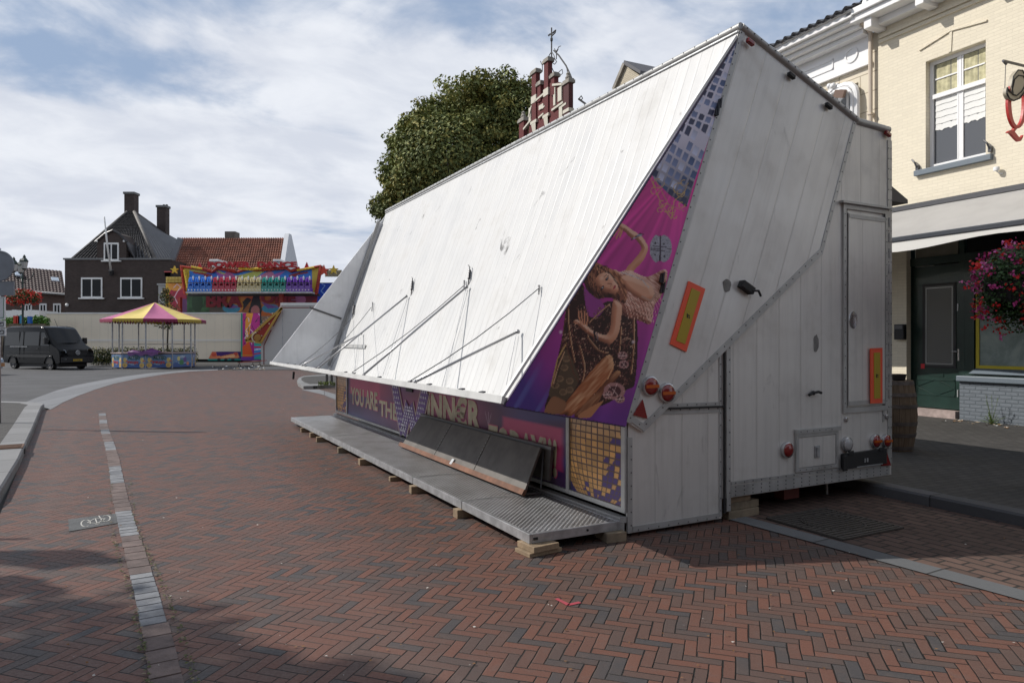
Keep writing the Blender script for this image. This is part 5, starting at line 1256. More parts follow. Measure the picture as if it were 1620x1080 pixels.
# weed at the foot of the plinth
wp_ = thing('pavement_weed', 'green leafy weed growing at the foot of the blue grey plinth', 'weed', (0, 0, 0))
yy, zz = SX(1568, 668, -.25); wx, wy = S.o[0]+S.ex[0]*-.22+S.ey[0]*yy, S.o[1]+S.ex[1]*-.22+S.ey[1]*yy; wp_.location = (wx, wy, .10)
lf = MB(); st_ = MB()
for k in range(46):
    a = random.uniform(0, 6.28); el = random.uniform(.1, 1.4) if k > 3 else random.uniform(1.2, 1.5); L = random.uniform(.10, .26) if k > 3 else random.uniform(.42, .60)
    d = Vector((math.cos(a)*math.cos(el), math.sin(a)*math.cos(el), math.sin(el))); e_ = d*L; st_.tube([(0, 0, 0), tuple(e_*.5+Vector((0, 0, .02))), tuple(e_)], .003, 4)
    for q in range(int(L/.022)):
        p = d*(L*(q+1)/(L/.022+1)); b2 = random.uniform(0, 6.28); r = random.uniform(.018, .036); u = Vector((math.cos(b2), math.sin(b2), random.uniform(-.3, .6))).normalized(); s2 = u.cross(Vector((0, 0, 1))).normalized()
        lf.add([p, p+u*r*.5+s2*r*.3, p+u*r, p+u*r*.5-s2*r*.3], [(0, 1, 2, 3)], random.choice((0, 0, 1)))
obj('stem', st_, mat('weed_stem', (.09, .12, .03), .8), wp_); obj('leaf', lf, [mat('weed_leaf', (.08, .15, .02), .7), mat('weed_leaf_dark', (.04, .09, .015), .7)], wp_)['kind'] = 'stuff'
# fallen leaves along the plinth
fl_ = MB()
for k in range(120):
    y = random.uniform(-4, py1); x = -random.uniform(.05, .7); r = random.uniform(.015, .045); a = random.uniform(0, 6.3); p = Vector((S.o[0]+S.ex[0]*x+S.ey[0]*y, S.o[1]+S.ex[1]*x+S.ey[1]*y, .112))
    fl_.add([p+Vector((math.cos(a+q)*r*random.uniform(.6, 1), math.sin(a+q)*r*random.uniform(.6, 1), random.uniform(0, .02))) for q in (0, 1.5, 3, 4.5)], [(0, 1, 2, 3)], random.choice((0, 1, 1, 2)))
tag(obj('fallen_leaves', fl_, [mat('dry_leaf', (.28, .14, .05), .8), mat('pale_leaf', (.34, .28, .20), .8), mat('paper_scrap', (.6, .6, .58), .8)]), kind='stuff')

# --- wine barrel behind the trailer's corner
bx0, by0 = (1414-810)/F*9.9, 9.9
br_ = thing('wine_barrel', 'weathered wooden barrel with grey hoops, behind the right corner of the trailer', 'barrel', (bx0, by0, .107))
staves = MB(); prof = [(.235, .0), (.262, .15), (.285, .35), (.295, .5), (.285, .65), (.262, .85), (.238, .98), (.22, .98), (.22, .96), (.001, .96)]; staves.lathe((0, 0, 0), prof, 36)
bmt, t, bb = base('barrel_oak'); oc = t.new('ShaderNodeTexCoord').outputs['Object']; x, y, z = t.sep(oc)[:3]
an = t.m('ARCTAN2', y, x); q = t.m('MULTIPLY', an, 24/(2*math.pi)); fr2 = t.m('FRACT', q); e_ = t.m('MINIMUM', fr2, t.m('SUBTRACT', 1, fr2)); wnn = t.new('ShaderNodeTexWhiteNoise', noise_dimensions='1D'); t.put(wnn.inputs['W'], t.m('FLOOR', q))
gr = t.noise(t.comb(t.m('MULTIPLY', an, 20), t.m('MULTIPLY', z, 2.5), 0), 1.5, 5, .6)
cc = t.mix(wnn.outputs[0], (.16, .10, .055), (.10, .07, .045)); cc = t.mix(t.m('MULTIPLY', t.smooth(gr, .4, .7), .6), cc, (.26, .20, .14)); cc = t.mix(t.smooth(e_, 0, .05, 1, 0), cc, (.02, .015, .01))
t.put(bb.inputs['Base Color'], cc); bb.inputs['Roughness'].default_value = .75
obj('staves', staves, bmt, br_, smooth=True, autos=True)
hoop = mat('rusty_hoop', (.14, .12, .11), .6, .5, var=.3, vs=8, dirt=.5)
for z, r0, r1 in ((.02, .240, .248), (.20, .271, .278), (.36, .288, .291), (.60, .292, .289), (.76, .279, .272), (.92, .251, .243)):
    obj('hoop', MB().lathe((0, 0, 0), [(r0, z), (r0+.004, z), (r1+.004, z+.05), (r1, z+.05)], 36), hoop, br_, smooth=True, autos=True)
ap = thing('ashtray_pot', 'small black pot standing on the lid of the wooden barrel', 'pot', (bx0+.07, by0, .107+.965))
obj('bowl', MB().lathe((0, 0, 0), [(.05, 0), (.085, .02), (.095, .09), (.085, .09), (.075, .03), (.001, .03)], 16), M['black'], ap, smooth=True, autos=True)
obj('rim', MB().lathe((0, 0, 0), [(.094, .085), (.102, .085), (.102, .098), (.090, .098)], 16, caps=False), M['steel'], ap)
# mailbox on the pier left of the door
y, z = SX(1424.5, 525, -.03); ml = thing('wall_letterbox', 'narrow black letterbox on the cream pier left of the green door', 'letterbox', (8.75, 13.7, 0), R(26))
obj('box', MB().box(-.10, -.002, y-.12, y+.10, z-.16, z+.16), M['black'], ml, bevel=.01); obj('flap', MB().box(-.112, -.101, y-.10, y+.08, z+.06, z+.14), M['steel'], ml)

# --- hanging Q sign
yq = S.hx(1690, 120)[0]
qs = thing('hanging_sign', 'hanging sign of a red letter Q wearing a cream curling hat', 'shop sign', (8.75, 13.7, 0), R(26))
def QP(px, py, o=0.): x, z = S.hy(px, py, yq); return Vector((x, yq-o, z))
obj('bracket', MB().tube([QP(1587, 96.5), QP(1620, 104.5), (0, yq, QP(1690, 120).z)], .022, 8).tube([QP(1587, 96.5), QP(1592, 102)], .02, 6), M['steel'], qs)
obj('hanger_chain', MB().tube([QP(1591, 98), QP(1589.5, 142)], .006, 5), M['steel'], qs)
def qpoly(pts, th, o, m_, name, sm=True):
    P_l = smoothpoly(pts, 6) if sm else pts; return obj(name, MB().prism([tuple(QP(x, y, o)) for x, y in P_l][::1], (0, th, 0)), m_, qs)
hc = mat('cream_hat_paint', (.36, .32, .24), .5); qr = mat('red_q_paint', (.42, .025, .02), .45)
def ringpts(cx, cy, rx, ry, n=40, rot=0): return [(cx+rx*math.cos(2*math.pi*k/n)*math.cos(rot)-ry*math.sin(2*math.pi*k/n)*math.sin(rot), cy+rx*math.cos(2*math.pi*k/n)*math.sin(rot)+ry*math.sin(2*math.pi*k/n)*math.cos(rot)) for k in range(n)]
# Q ring: outer and inner ovals joined, front and back
cx, cy = 1608, 163; oo = ringpts(cx, cy, 15.5, 41); ii = ringpts(cx, cy-1, 10.0, 37); qm = MB(); nq = len(oo)
vs = [tuple(QP(*p, .02)) for p in oo] + [tuple(QP(*p, .02)) for p in ii] + [tuple(QP(*p, -.02)) for p in oo] + [tuple(QP(*p, -.02)) for p in ii]
fsq = []
for k in range(nq):
    k2 = (k+1) % nq; fsq += [(k, k2, nq+k2, nq+k), (2*nq+k, 3*nq+k, 3*nq+k2, 2*nq+k2), (k, 2*nq+k, 2*nq+k2, k2), (nq+k, nq+k2, 3*nq+k2, 3*nq+k)]
qm.add(vs, fsq); obj('letter_ring', qm, qr, qs)
qpoly([(1592.5, 210), (1597, 206.5), (1603, 208.5), (1609, 216), (1613, 218.5), (1617, 214), (1615.5, 220), (1612, 224), (1608, 223), (1602, 217), (1597, 211.5)], .04, .02, qr, 'letter_tail')
qpoly([(1602, 204), (1607, 201), (1608, 203), (1603, 209)], .04, .018, qr, 'letter_tail')
qpoly([(1589, 140), (1592, 146), (1598, 150), (1604, 152), (1612, 144), (1619, 134), (1617, 146), (1609, 157), (1599, 161), (1592, 157), (1588, 149)], .05, .035, hc, 'hat_brim')
qpoly([(1598, 150), (1596, 138), (1599, 122), (1606, 113), (1613, 113), (1618, 122), (1619, 134), (1613, 146), (1604, 152)], .06, .04, hc, 'hat_crown')
ot = MB()
for pts in ([(1598, 151), (1596, 138), (1599, 122), (1606, 112.5), (1613, 113), (1618, 122), (1619, 134), (1612, 146), (1604, 153), (1598, 151)], [(1597, 143), (1600, 128), (1607, 121), (1614, 122), (1619, 130)], [(1589, 140), (1592, 146), (1598, 150)], [(1589, 140), (1588, 149), (1592, 157), (1599, 161), (1609, 157), (1617, 146)]):
    ot.tube([QP(x, y, .045) for x, y in pts], .011, 6)
obj('outline_rod', ot, M['black'], qs)

# ================================================================== white plastered neighbour
WZ = SX(1380, 52)[1]; YW = SX(1120, 300)[0]+.5
wbz = thing('plastered_townhouse', 'white and cream plastered townhouse with moulded cornice and black pantile roof', 'townhouse', (8.75, 13.7, 0), R(26))
ahy1, ahy0 = SX(1313, 180)[0], SX(1357, 180)[0]; ahz = SX(1352, 132)[1]
def plaster():
    m, t, b = base('ashlar_plaster'); oc = t.new('ShaderNodeTexCoord').outputs['Object']; x, y, z = t.sep(oc)[:3]
    bt_ = t.new('ShaderNodeTexBrick'); t.put(bt_.inputs['Vector'], t.comb(y, z, 0)); bt_.inputs['Scale'].default_value = 1; bt_.inputs['Brick Width'].default_value = 1.1; bt_.inputs['Row Height'].default_value = .42; bt_.inputs['Mortar Size'].default_value = .012
    bt_.inputs['Color1'].default_value = (.68, .61, .49, 1); bt_.inputs['Color2'].default_value = (.66, .60, .48, 1); bt_.inputs['Mortar'].default_value = (.42, .36, .27, 1)
    t.put(b.inputs['Base Color'], bt_.outputs[0]); b.inputs['Roughness'].default_value = .85
    bn = t.new('ShaderNodeBump'); bn.inputs['Distance'].default_value = .02; bn.inputs['Strength'].default_value = .8; t.put(bn.inputs['Height'], t.m('MULTIPLY', bt_.outputs[1], -1)); t.put(b.inputs['Normal'], bn.outputs[0]); return m
frz = SX(1385, 92)[1]
wall_grid(YL+.0, YW, .05, WZ, [(ahy0, ahy1, ahz-2.4, ahz)], .3, plaster(), 'wall', wbz, x=.02)
fz_ = MB(); fz_.box(-.03, .02, YL+.16, YW, frz, WZ-.05); fz_.box(-.07, .0195, YL+.15, YW, frz-.10, frz-.001)
pan = [(YL+.4, YL+.95), (YL+1.1, YL+3.6), (YL+3.8, YL+6.4), (YL+6.6, YL+9)]
for a, b_ in pan[1:]:
    for q in ((a, b_, frz+.12, frz+.15), (a, b_, WZ-.25, WZ-.22), (a, a+.03, frz+.12, WZ-.22), (b_-.03, b_, frz+.12, WZ-.22)): fz_.box(-.05, -.0301, *q)
fz_.lathe((-.03, YL+.62, (frz+WZ-.05)/2), [(.17, 0), (.17, -.025), (.13, -.025), (.13, -.005), (.001, -.005)], 24, axis='x')
obj('frieze', fz_, M['white_frame'], wbz)
cz = MB()
for x, z0, z1 in ((-.25, WZ-.05, WZ+.06), (-.38, WZ+.061, WZ+.16), (-.52, WZ+.161, WZ+.24), (-.62, WZ+.241, WZ+.37)): cz.box(x, .02, YL+.16, YW, z0, z1)
obj('cornice', cz, M['white_frame'], wbz, bevel=.015)
# arched hood over its window
ah = MB(); hw = (ahy1-ahy0)/2; cyy_ = (ahy0+ahy1)/2; pts = [(-.10, cyy_-hw-.05, ahz-2.4), (-.10, cyy_-hw-.05, ahz-.30)] + [(-.10, cyy_-hw-.05+ .3*(1-math.cos(a)), ahz-.30+.3*math.sin(a)) for a in (R(30), R(60), R(90))]
pts += [(-.10, 2*cyy_-p[1], p[2]) for p in pts[::-1]]; ah.tube(pts, .07, 8); ah.tube([(p[0]-.07, cyy_+(p[1]-cyy_)*.86, p[2]-.09) for p in pts], .04, 8)
obj('window_surround', ah, M['white_frame'], wbz, smooth=True, autos=True)
ww = window(wbz, ahy0, ahy1, ahz-2.4, ahz-.0, .12); ww.box(.13, .18, cyy_-.03, cyy_+.03, ahz-2.3, ahz-.08); ww.box(.12, .19, ahy0+.07, ahy1-.07, ahz-.95, ahz-.88)
wo2 = obj('window', ww, M['white_frame'], wbz); obj('pane', MB().box(.15, .155, ahy0+.07, ahy1-.07, ahz-2.31, ahz-.07), glass('townhouse_glass', (.28, .30, .33), .15), wo2)
or_ = MB(); y, z = SX(1317, 140, -.12)
for k in range(16): or_.ball((-.14+random.uniform(-.06, .06), y+random.uniform(-.13, .13), z+random.uniform(-.22, .10)), random.uniform(.04, .085), 8, 6)
obj('keystone_ornament', or_, M['white_frame'], wbz, smooth=True)
# pantile roofs
def pantiles(o, u, v_, cols, rows, amp=.045, step=.03, k=6):
    """corrugated tile sheet: o corner (eave), u along eave, v up the slope"""
    o, u, v_ = Vector(o), Vector(u), Vector(v_); n = u.cross(v_).normalized(); n = n if n.z > 0 else -n; m = MB(); L = cols*k
    for r in range(rows):
        b = len(m.v)
        for s_, lift in ((0, step), (1.04, 0)):
            for c in range(L+1):
                f = c/L; ph = (c % k)/k; hgt = amp*(math.sin(2*math.pi*ph)*.5+.5)**1.3
                m.v.append(tuple(o + u*f + v_*((r+s_)/rows) + n*(hgt+lift)))
        for c in range(L): m.f.append([b+c, b+c+1, b+L+1+c+1, b+L+1+c]); m.mi.append(0)
        b2 = len(m.v)
        for c in range(L+1): p = m.v[b+c]; m.v.append(tuple(Vector(p)-n*(step+.005)))
        for c in range(L): m.f.append([b+c, b2+c, b2+c+1, b+c+1]); m.mi.append(0)
    return m
M['tile_black'] = mat('black_glazed_pantile', (.028, .028, .032), .32, var=.3, vs=3, dirt=.25)
obj('roof', pantiles((-.70, YL+.16, WZ+.36), (0, YW-YL-.16, 0), (2.6, 0, 1.22), int((YW-YL)/.24), 10, .07, .05), M['tile_black'], wbz)
obj('gutter_edge', MB().box(-.66, -.50, YL+.16, YW, WZ+.371, WZ+.40), M['white_frame'], wbz)
obj('side_gable', MB().prism([(-.3, YL+.13, WZ+.37), (2.0, YL+.13, WZ+1.3), (4, YL+.13, WZ+1.3), (4, YL+.13, WZ+.37)], (0, -.10, 0)), M['white_frame'], wbz)
obj('rear_wall', MB().box(.4, 8, YL+.4, YW-.1, .1, WZ-.3), M['cream_plaster'], wbz)
# brown chimney pot seen over the hood
y, z = SX(1333, 150, -.2)
obj('chimney_block', MB().obox((-.35, y-.05, z-.02), (.07, .02, .02), (-.03, .10, .03), (0, -.03, .08)), mat('rusty_lamp_housing', (.20, .13, .10), .6), wbz)

# ================================================================== hanging flower basket on a lamp post at the right
def flowers(name_leaf, mbL, mbF, c, R_, H_, nl, nf, ls=.03, fsz=.022, droop=.3):
    for k in range(nl):
        a = random.uniform(0, 6.283); u = random.uniform(-1, 1); rr = random.random()**.35
        p = Vector((c[0]+R_*rr*math.sqrt(1-u*u)*math.cos(a), c[1]+R_*rr*math.sqrt(1-u*u)*math.sin(a), c[2]+H_*rr*u - (droop*random.random()**2*.5 if u < 0 else 0)))
        d = Vector((random.gauss(0, 1), random.gauss(0, 1), random.gauss(0, 1)+.3)).normalized(); s_ = d.orthogonal().normalized(); r = ls*random.uniform(.6, 1.3)
        mbL.add([p, p+d*r*.5+s_*r*.45, p+d*r, p+d*r*.5-s_*r*.45], [(0, 1, 2, 3)], random.choice((0, 0, 1)))
    for k in range(nf):
        a = random.uniform(0, 6.283); u = random.uniform(-.85, 1); rr = random.uniform(.93, 1.16)
        p = Vector((c[0]+R_*rr*math.sqrt(1-u*u)*math.cos(a), c[1]+R_*rr*math.sqrt(1-u*u)*math.sin(a), c[2]+H_*rr*u - (droop*random.random()*.6 if u < -.2 else 0)))
        cl3 = random.choice((0, 0, 1, 1, 2)); big = random.random()
        for q in range(9 if big > .35 else 4):
            pp = p + Vector((random.gauss(0, 1), random.gauss(0, 1), random.gauss(0, .7)))*fsz*(1.5 if big > .35 else .8); d = Vector((random.gauss(0, 1), random.gauss(0, 1), random.gauss(0, 1))).normalized(); s_ = d.orthogonal().normalized(); t_ = d.cross(s_); r = fsz*random.uniform(.5, .95)
            mbF.add([pp+s_*r*math.cos(x)+t_*r*math.sin(x) for x in (0, 1.257, 2.513, 3.77, 5.027)], [(0, 1, 2, 3, 4)], cl3)
FLM = [mat('red_petal', (.70, .018, .02), .6), mat('magenta_petal', (.52, .05, .24), .6), mat('pink_petal', (.80, .22, .52), .6)]
LFM = [mat('geranium_leaf', (.05, .11, .025), .6), mat('geranium_leaf_dark', (.02, .05, .012), .6)]
hbk = thing('hanging_flower_basket', 'big ball of red and magenta geraniums hanging round a post at the right edge', 'flower basket', ((1622-810)/F*7., 7., 2.22))
La, Fb = MB(), MB(); flowers('x', La, Fb, (0, 0, 0), .435, .38, 12000, 270, .032, .019, .35)
obj('foliage', La, LFM, hbk)['kind'] = 'stuff'; obj('blossom', Fb, FLM, hbk)['kind'] = 'stuff'
obj('basket', MB().lathe((0, 0, -.1), [(.10, -.12), (.32, -.10), (.36, .10), (.34, .10)], 20), M['black'], hbk)
lp = thing('lamp_post', 'dark green lamp post carrying the flower basket, just past the right edge', 'lamp post', ((1664-810)/F*7., 7.1, .105))
obj('pole', MB().lathe((0, 0, 0), [(.14, 0), (.14, .3), (.09, .35), (.07, 1.2), (.055, 6.2), (.001, 6.2)], 14), M['green'], lp, smooth=True, autos=True)
obj('lantern', MB().lathe((0, 0, 6.2), [(.05, 0), (.12, .1), (.20, .5), (.24, .52), (.10, .75), (.03, .9)], 8), M['steel'], lp)
obj('basket_arm', MB().tube([(-.3, 0, 1.95), (.3, 0, 1.95)], .015, 6), M['steel'], lp)
# ================================================================== distance helper: point of the upright plane at depth D
def D_(px, py, D): return ((px-810)/F*D, D, CAMZ+(540-py)/F*D)
def leafcloud(mb, c, r, n, size, mis=(0, 0, 1, 2), shell=.55, nrm_up=.3, seed=0):
    """n leaf clumps spread through the outer part of an ellipsoid, biased outwards"""
    g = np.random.default_rng(seed); d = g.normal(size=(n, 3)); d /= np.linalg.norm(d, axis=1)[:, None]
    rad = shell + (1-shell)*g.random(n)**.6; p = np.array(c) + d*rad[:, None]*np.array(r)
    for i in range(n):
        P_ = Vector(p[i]); o = (Vector(d[i]) + Vector(g.normal(size=3))*.7 + Vector((0, 0, nrm_up))).normalized(); u = o.orthogonal().normalized(); a = g.random()*6.28; v_ = o.cross(u); uu = u*math.cos(a)+v_*math.sin(a); vv_ = o.cross(uu); s = size*(.6+.8*g.random())
        mb.add([P_-uu*s, P_-vv_*s*.55+o*s*.15, P_+uu*s, P_+vv_*s*.55+o*s*.15], [(0, 1, 2, 3)], mis[int(g.integers(len(mis)))])
def branches(mb, base_, top, r0, n, spread, seed=1):
    g = random.Random(seed); b_ = Vector(base_); t_ = Vector(top); mb.tube([b_, b_.lerp(t_, .5)+Vector((g.uniform(-.1, .1), 0, 0)), t_], r0, 10, rr=[r0*1.25, r0*.85, r0*.55])
    for k in range(n):
        a = 6.283*k/n+g.uniform(-.3, .3); s = b_.lerp(t_, g.uniform(.65, 1)); e = s+Vector((math.cos(a)*spread*g.uniform(.5, 1), math.sin(a)*spread*g.uniform(.5, 1), spread*g.uniform(.5, 1.3))); m_ = s.lerp(e, .5)+Vector((0, 0, -.1*spread))
        mb.tube([s, m_, e], r0*.4, 6, rr=[r0*.45, r0*.25, r0*.08])
LF = [mat('linden_leaf', (.19, .215, .06), .7, var=.3, vs=.5), mat('linden_leaf_dark', (.10, .13, .038), .7), mat('linden_leaf_yellow', (.28, .25, .06), .7)]
bark = mat('bark', (.06, .05, .04), .9, bump=.5, bs=15)
# --- large linden behind the trailer
D1 = 38.
tc0 = D_(742, 250, D1)
tt = thing('linden_tree', 'huge round linden tree with yellowing leaves rising behind the white hood', 'tree', (tc0[0], D1, 0))
cr = MB(); px2 = lambda px, py: (D_(px, py, D1)[0]-tc0[0], D_(px, py, D1)[2])
lobes = [(742, 215, 84, 78), (700, 265, 88, 82), (800, 225, 75, 90), (660, 300, 60, 70), (640, 235, 22, 24), (780, 165, 45, 38), (725, 160, 36, 32), (690, 195, 36, 34), (830, 190, 50, 55), (632, 275, 24, 30), (625, 330, 24, 30), (668, 225, 28, 30), (760, 320, 90, 80), (612, 335, 12, 14), (850, 270, 50, 80), (755, 140, 24, 18), (655, 205, 12, 14), (800, 140, 26, 20)]
for i, (px, py, rx, ry) in enumerate(lobes):
    px = 746+(px-746)*.93; py = 266+(py-266)*.92; x, z = px2(px, py); r = rx*.95/F*D1; rz = ry*.93/F*D1; g = random.Random(i); dy = g.uniform(-1.2, 1.2)
    leafcloud(cr, (x, dy, z), (r, max(r*.8, 1.0), rz), int(2300*(r*rz)**.8)+350, .10, (0, 0, 0, 1, 1, 2) if i % 3 else (0, 1, 2, 2, 0), .62, .4, i+50)
    for q in range(12):      # sprigs break the outline
        a = g.uniform(0, 6.28); leafcloud(cr, (x+r*1.0*math.cos(a), dy+g.uniform(-.5, .5), z+rz*1.0*math.sin(a)), (.38, .38, .34), 42, .12, (0, 0, 1, 2), .1, .3, i*20+q)
for q in range(150):         # clumps over the near face
    g = random.Random(900+q); i = g.randrange(len(lobes)); px, py, rx, ry = lobes[i]; x, z = px2(px, py); r = rx/F*D1; rz = ry/F*D1; a = g.uniform(0, 6.28); f = g.random()**.5
    leafcloud(cr, (x+r*f*math.cos(a), -max(r*.8, 1.)*math.sqrt(max(0, 1-f*f))-.1, z+rz*f*math.sin(a)), (.65, .4, .5), 120, .10, ((0, 0, 2, 2), (0, 0, 1), (0, 2, 0, 0))[q % 3], .3, .4, q+2000)
obj('crown', cr, LF, tt)['kind'] = 'stuff'
tk = MB(); branches(tk, (0, 0, 0), (0, 0, 7.5), .45, 9, 4.0, 3); obj('trunk', tk, bark, tt, smooth=True)

# --- stepped red gable on the facade line
rg = thing('stepped_gable_house', 'dark red brick stepped gable with white trim, pinnacles and a wrought iron finial', 'gabled building', (8.75, 13.7, 0), R(26))
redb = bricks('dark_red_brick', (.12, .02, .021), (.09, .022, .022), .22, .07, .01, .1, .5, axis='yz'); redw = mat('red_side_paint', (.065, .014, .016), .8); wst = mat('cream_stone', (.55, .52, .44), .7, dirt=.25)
cap = mat('weathered_capstone', (.26, .24, .21), .85, var=.3, vs=3)
GX = lambda px, py: SX(px, py, 0)
def gbox(mb, pl, pr, pt, pb, x0, x1):
    y1, zt = GX(pl, pt); y0 = GX(pr, pt)[0]; mb_z = GX(pl, pb)[1]; zt2 = GX((pl+pr)/2, pt)[1]; zb2 = GX((pl+pr)/2, pb)[1]; mb.box(x0, x1, y0, y1, zb2, zt2)
yA, yB = GX(835, 200)[0], GX(897, 200)[0]
def G(px, py): y, z = GX(px, py); return (0., y, z)
steps = [(836, 215), (838, 188), (843, 168), (843, 158), (851, 158), (851, 150), (862, 148), (862, 136), (877, 128), (877, 134), (884, 130), (884, 140), (891, 136), (891, 168), (898, 165), (905, 215)]
y0_, z0_ = GX(905, 215); y1_, _ = GX(833, 215)
gp = [(0, GX(833, 215)[0], .1)] + [G(*p) for p in steps] + [(0, y0_, .1)]
obj('wall', MB().prism([(p[0], p[1], p[2]) for p in gp], (.12, 0, 0)), redb, rg)
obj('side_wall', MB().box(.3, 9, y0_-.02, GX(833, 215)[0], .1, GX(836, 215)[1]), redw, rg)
zr = GX(870, 165)[1]; ym = (y0_+y1_)/2; ze = GX(836, 225)[1]
obj('roof', MB().prism([(.5, y0_-.1, ze), (.5, ym, zr-.2), (.5, y1_+.1, ze)], (8.5, 0, 0)), M['tile_black'], rg)
for i, (pl, pr, pt, pb, lab) in enumerate(((843, 854, 116, 190, 0), (862.5, 873, 98, 180, 0), (873.5, 882, 122, 150, 0), (893.5, 907, 132, 215, 0), (823, 835, 192, 240, 0), (852, 860, 135, 160, 0))):
    y1, _ = GX(pl, pt); y0 = GX(pr, pt)[0]; zt2 = GX((pl+pr)/2, pt)[1]; zb2 = GX((pl+pr)/2, pb)[1]; wq = (y1-y0)
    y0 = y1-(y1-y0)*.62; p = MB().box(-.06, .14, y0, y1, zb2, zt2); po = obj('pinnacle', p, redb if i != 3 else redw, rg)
    c = MB().box(-.11, .19, y0-.08, y1+.08, zt2+.001, zt2+.12).box(-.08, .16, y0-.04, y1+.04, zt2+.121, zt2+.18)
    if i in (3, 4): c.lathe((.04, (y0+y1)/2, zt2+.18), [(.10, 0), (.13, .08), (.07, .18), (.09, .24), (.001, .32)], 10)
    obj('capstone', c, cap, po)
    if i < 2: obj('stone_block', MB().box(-.08, .0, y0-.03, y1+.03, zb2+.75, zb2+1.05), wst, po); obj('corbel', MB().box(-.09, .0, y0-.08, y1+.08, zb2-.12, zb2-.0).prism([(-.085, y0, zb2-.121), (-.085, y1, zb2-.121), (-.02, (y0+y1)/2+.1, zb2-.7), (-.02, (y0+y1)/2-.1, zb2-.7)], (.02, 0, 0)), wst, po)
    if i == 3: obj('stone_band', MB().box(-.08, .16, y0-.03, y1+.03, zt2-1.1, zt2-.97), wst, po)
tw = MB()
for (p, q, th) in (((847, 162), (862, 149), .14), ((876, 135), (891, 133.5), .14), ((891, 169), (898, 164), .14), ((875, 175), (893, 162), .14), ((838, 186), (843, 168), .12), ((830, 205), (842, 190), .14), ((854, 187), (862, 180), .12), ((860, 172), (864, 168), .10)):
    a, b_ = G(*p), G(*q); tw.bar((-.02, a[1], a[2]), (-.02, b_[1], b_[2]), .12, th*.6, up=(0, 0, 1))
for (pl, pr, pt, pb) in ((884, 890, 140, 162), (886, 891, 170, 188), (838, 841, 172, 196), (854, 861, 168, 175), (877, 880, 140, 168)): y1, _ = GX(pl, pt); y0 = GX(pr, pt)[0]; tw.box(-.055, .0, y0, y1, GX(pl, pb)[1], GX(pl, pt)[1])
obj('stone_trim', tw, wst, rg)
ir = MB(); c = G(862.5, 150); zt2 = G(862.5, 42)[2]; yc = c[1]; ir.tube([(.3, yc, c[2]), (.3, yc, zt2)], .03, 6)
K = lambda px, py: (.3, G(px, py)[1], G(px, py)[2])
for k in range(7): ir.ball(K(862.5, 62-k*.4), .06, 6, 4)
for s in (-1, 1):
    for (z0, z1, w_) in ((80, 96, 5), (88, 100, 8), (104, 124, 4), (120, 140, 3.5)):
        ir.tube([K(862.5, z0), K(862.5+s*w_*.7, (z0*2+z1)/3), K(862.5+s*w_, (z0+z1)/2+2), K(862.5+s*w_*.6, z1), K(862.5+s*w_*.2, z1-2), K(862.5+s*w_*.5, z1-5)], .018, 5)
for k in range(26): ir.tube([K(861+2.2*math.sin(k*.9), 96+k*2), K(861+2.2*math.sin(k*.9+1.2), 98+k*2), K(862.5, 99+k*2)], .022, 4)
ir.tube([K(857.5, 54), K(866, 49)], .03, 5).tube([K(858, 55), K(860, 52), K(863, 55), K(868, 50), K(869, 46), K(866, 48)], .03, 5)
ir.tube([K(866, 78), K(874, 86), K(885, 102), K(892, 117), K(896, 128)], .03, 6).tube([K(886, 104), K(888, 118), K(890, 130)], .015, 5)
for (x, y) in ((848, 112), (870, 92)): ir.tube([K(x, y), K(x, y-14)], .02, 5).tube([K(x-3, y-17), K(x, y-10), K(x+3, y-16)], .015, 4).tube([K(x, y-12), K(x+4, y-20), K(x+7, y-21)], .015, 4)
ir.tube([K(874, 112), K(879, 108), K(880, 114), K(876, 118)], .015, 5).tube([K(882, 128), K(893, 142)], .03, 5).tube([K(905, 155), K(909, 150), K(911, 154), K(908, 157)], .02, 5).tube([K(905, 155), K(916, 163)], .04, 5)
obj('iron_finial', ir, M['black'], rg)
# --- small pale gable farther down the row
dg_ = thing('pale_gable_house', 'small pale brick roof gable peeking over the ridge of the hood', 'house', (8.75, 13.7, 0), R(26))
a, b_, c = GX(974, 140), GX(990, 102), GX(1003, 116); xh = 1.2
pa, pb_, pc = [SX(*p, xh) for p in ((973, 142), (990, 104), (1004, 138))]
obj('wall', MB().prism([(xh, pa[0], .1), (xh, pa[0], pa[1]), (xh, pb_[0], pb_[1]), (xh, pc[0]-.3, pa[1]), (xh, pc[0]-.3, .1)], (3.4, 0, 0)), bricks('pale_yellow_brick', (.50, .44, .33), (.36, .32, .25), .22, .07, .01, .12, .5, axis='sz'), dg_)
obj('roof', MB().prism([(xh-.08, pb_[0]+.05, pb_[1]+.06), (xh-.08, pc[0]-.45, pa[1]+.0), (xh-.08, pc[0]-.45, pa[1]+.12), (xh-.08, pb_[0], pb_[1]+.18)], (3.5, 0, 0)), mat('grey_roof', (.10, .10, .11), .7, dirt=.3), dg_)
obj('verge', MB().bar((xh-.04, pa[0], pa[1]), (xh-.04, pb_[0], pb_[1]+.06), .14, .14), cap, dg_)

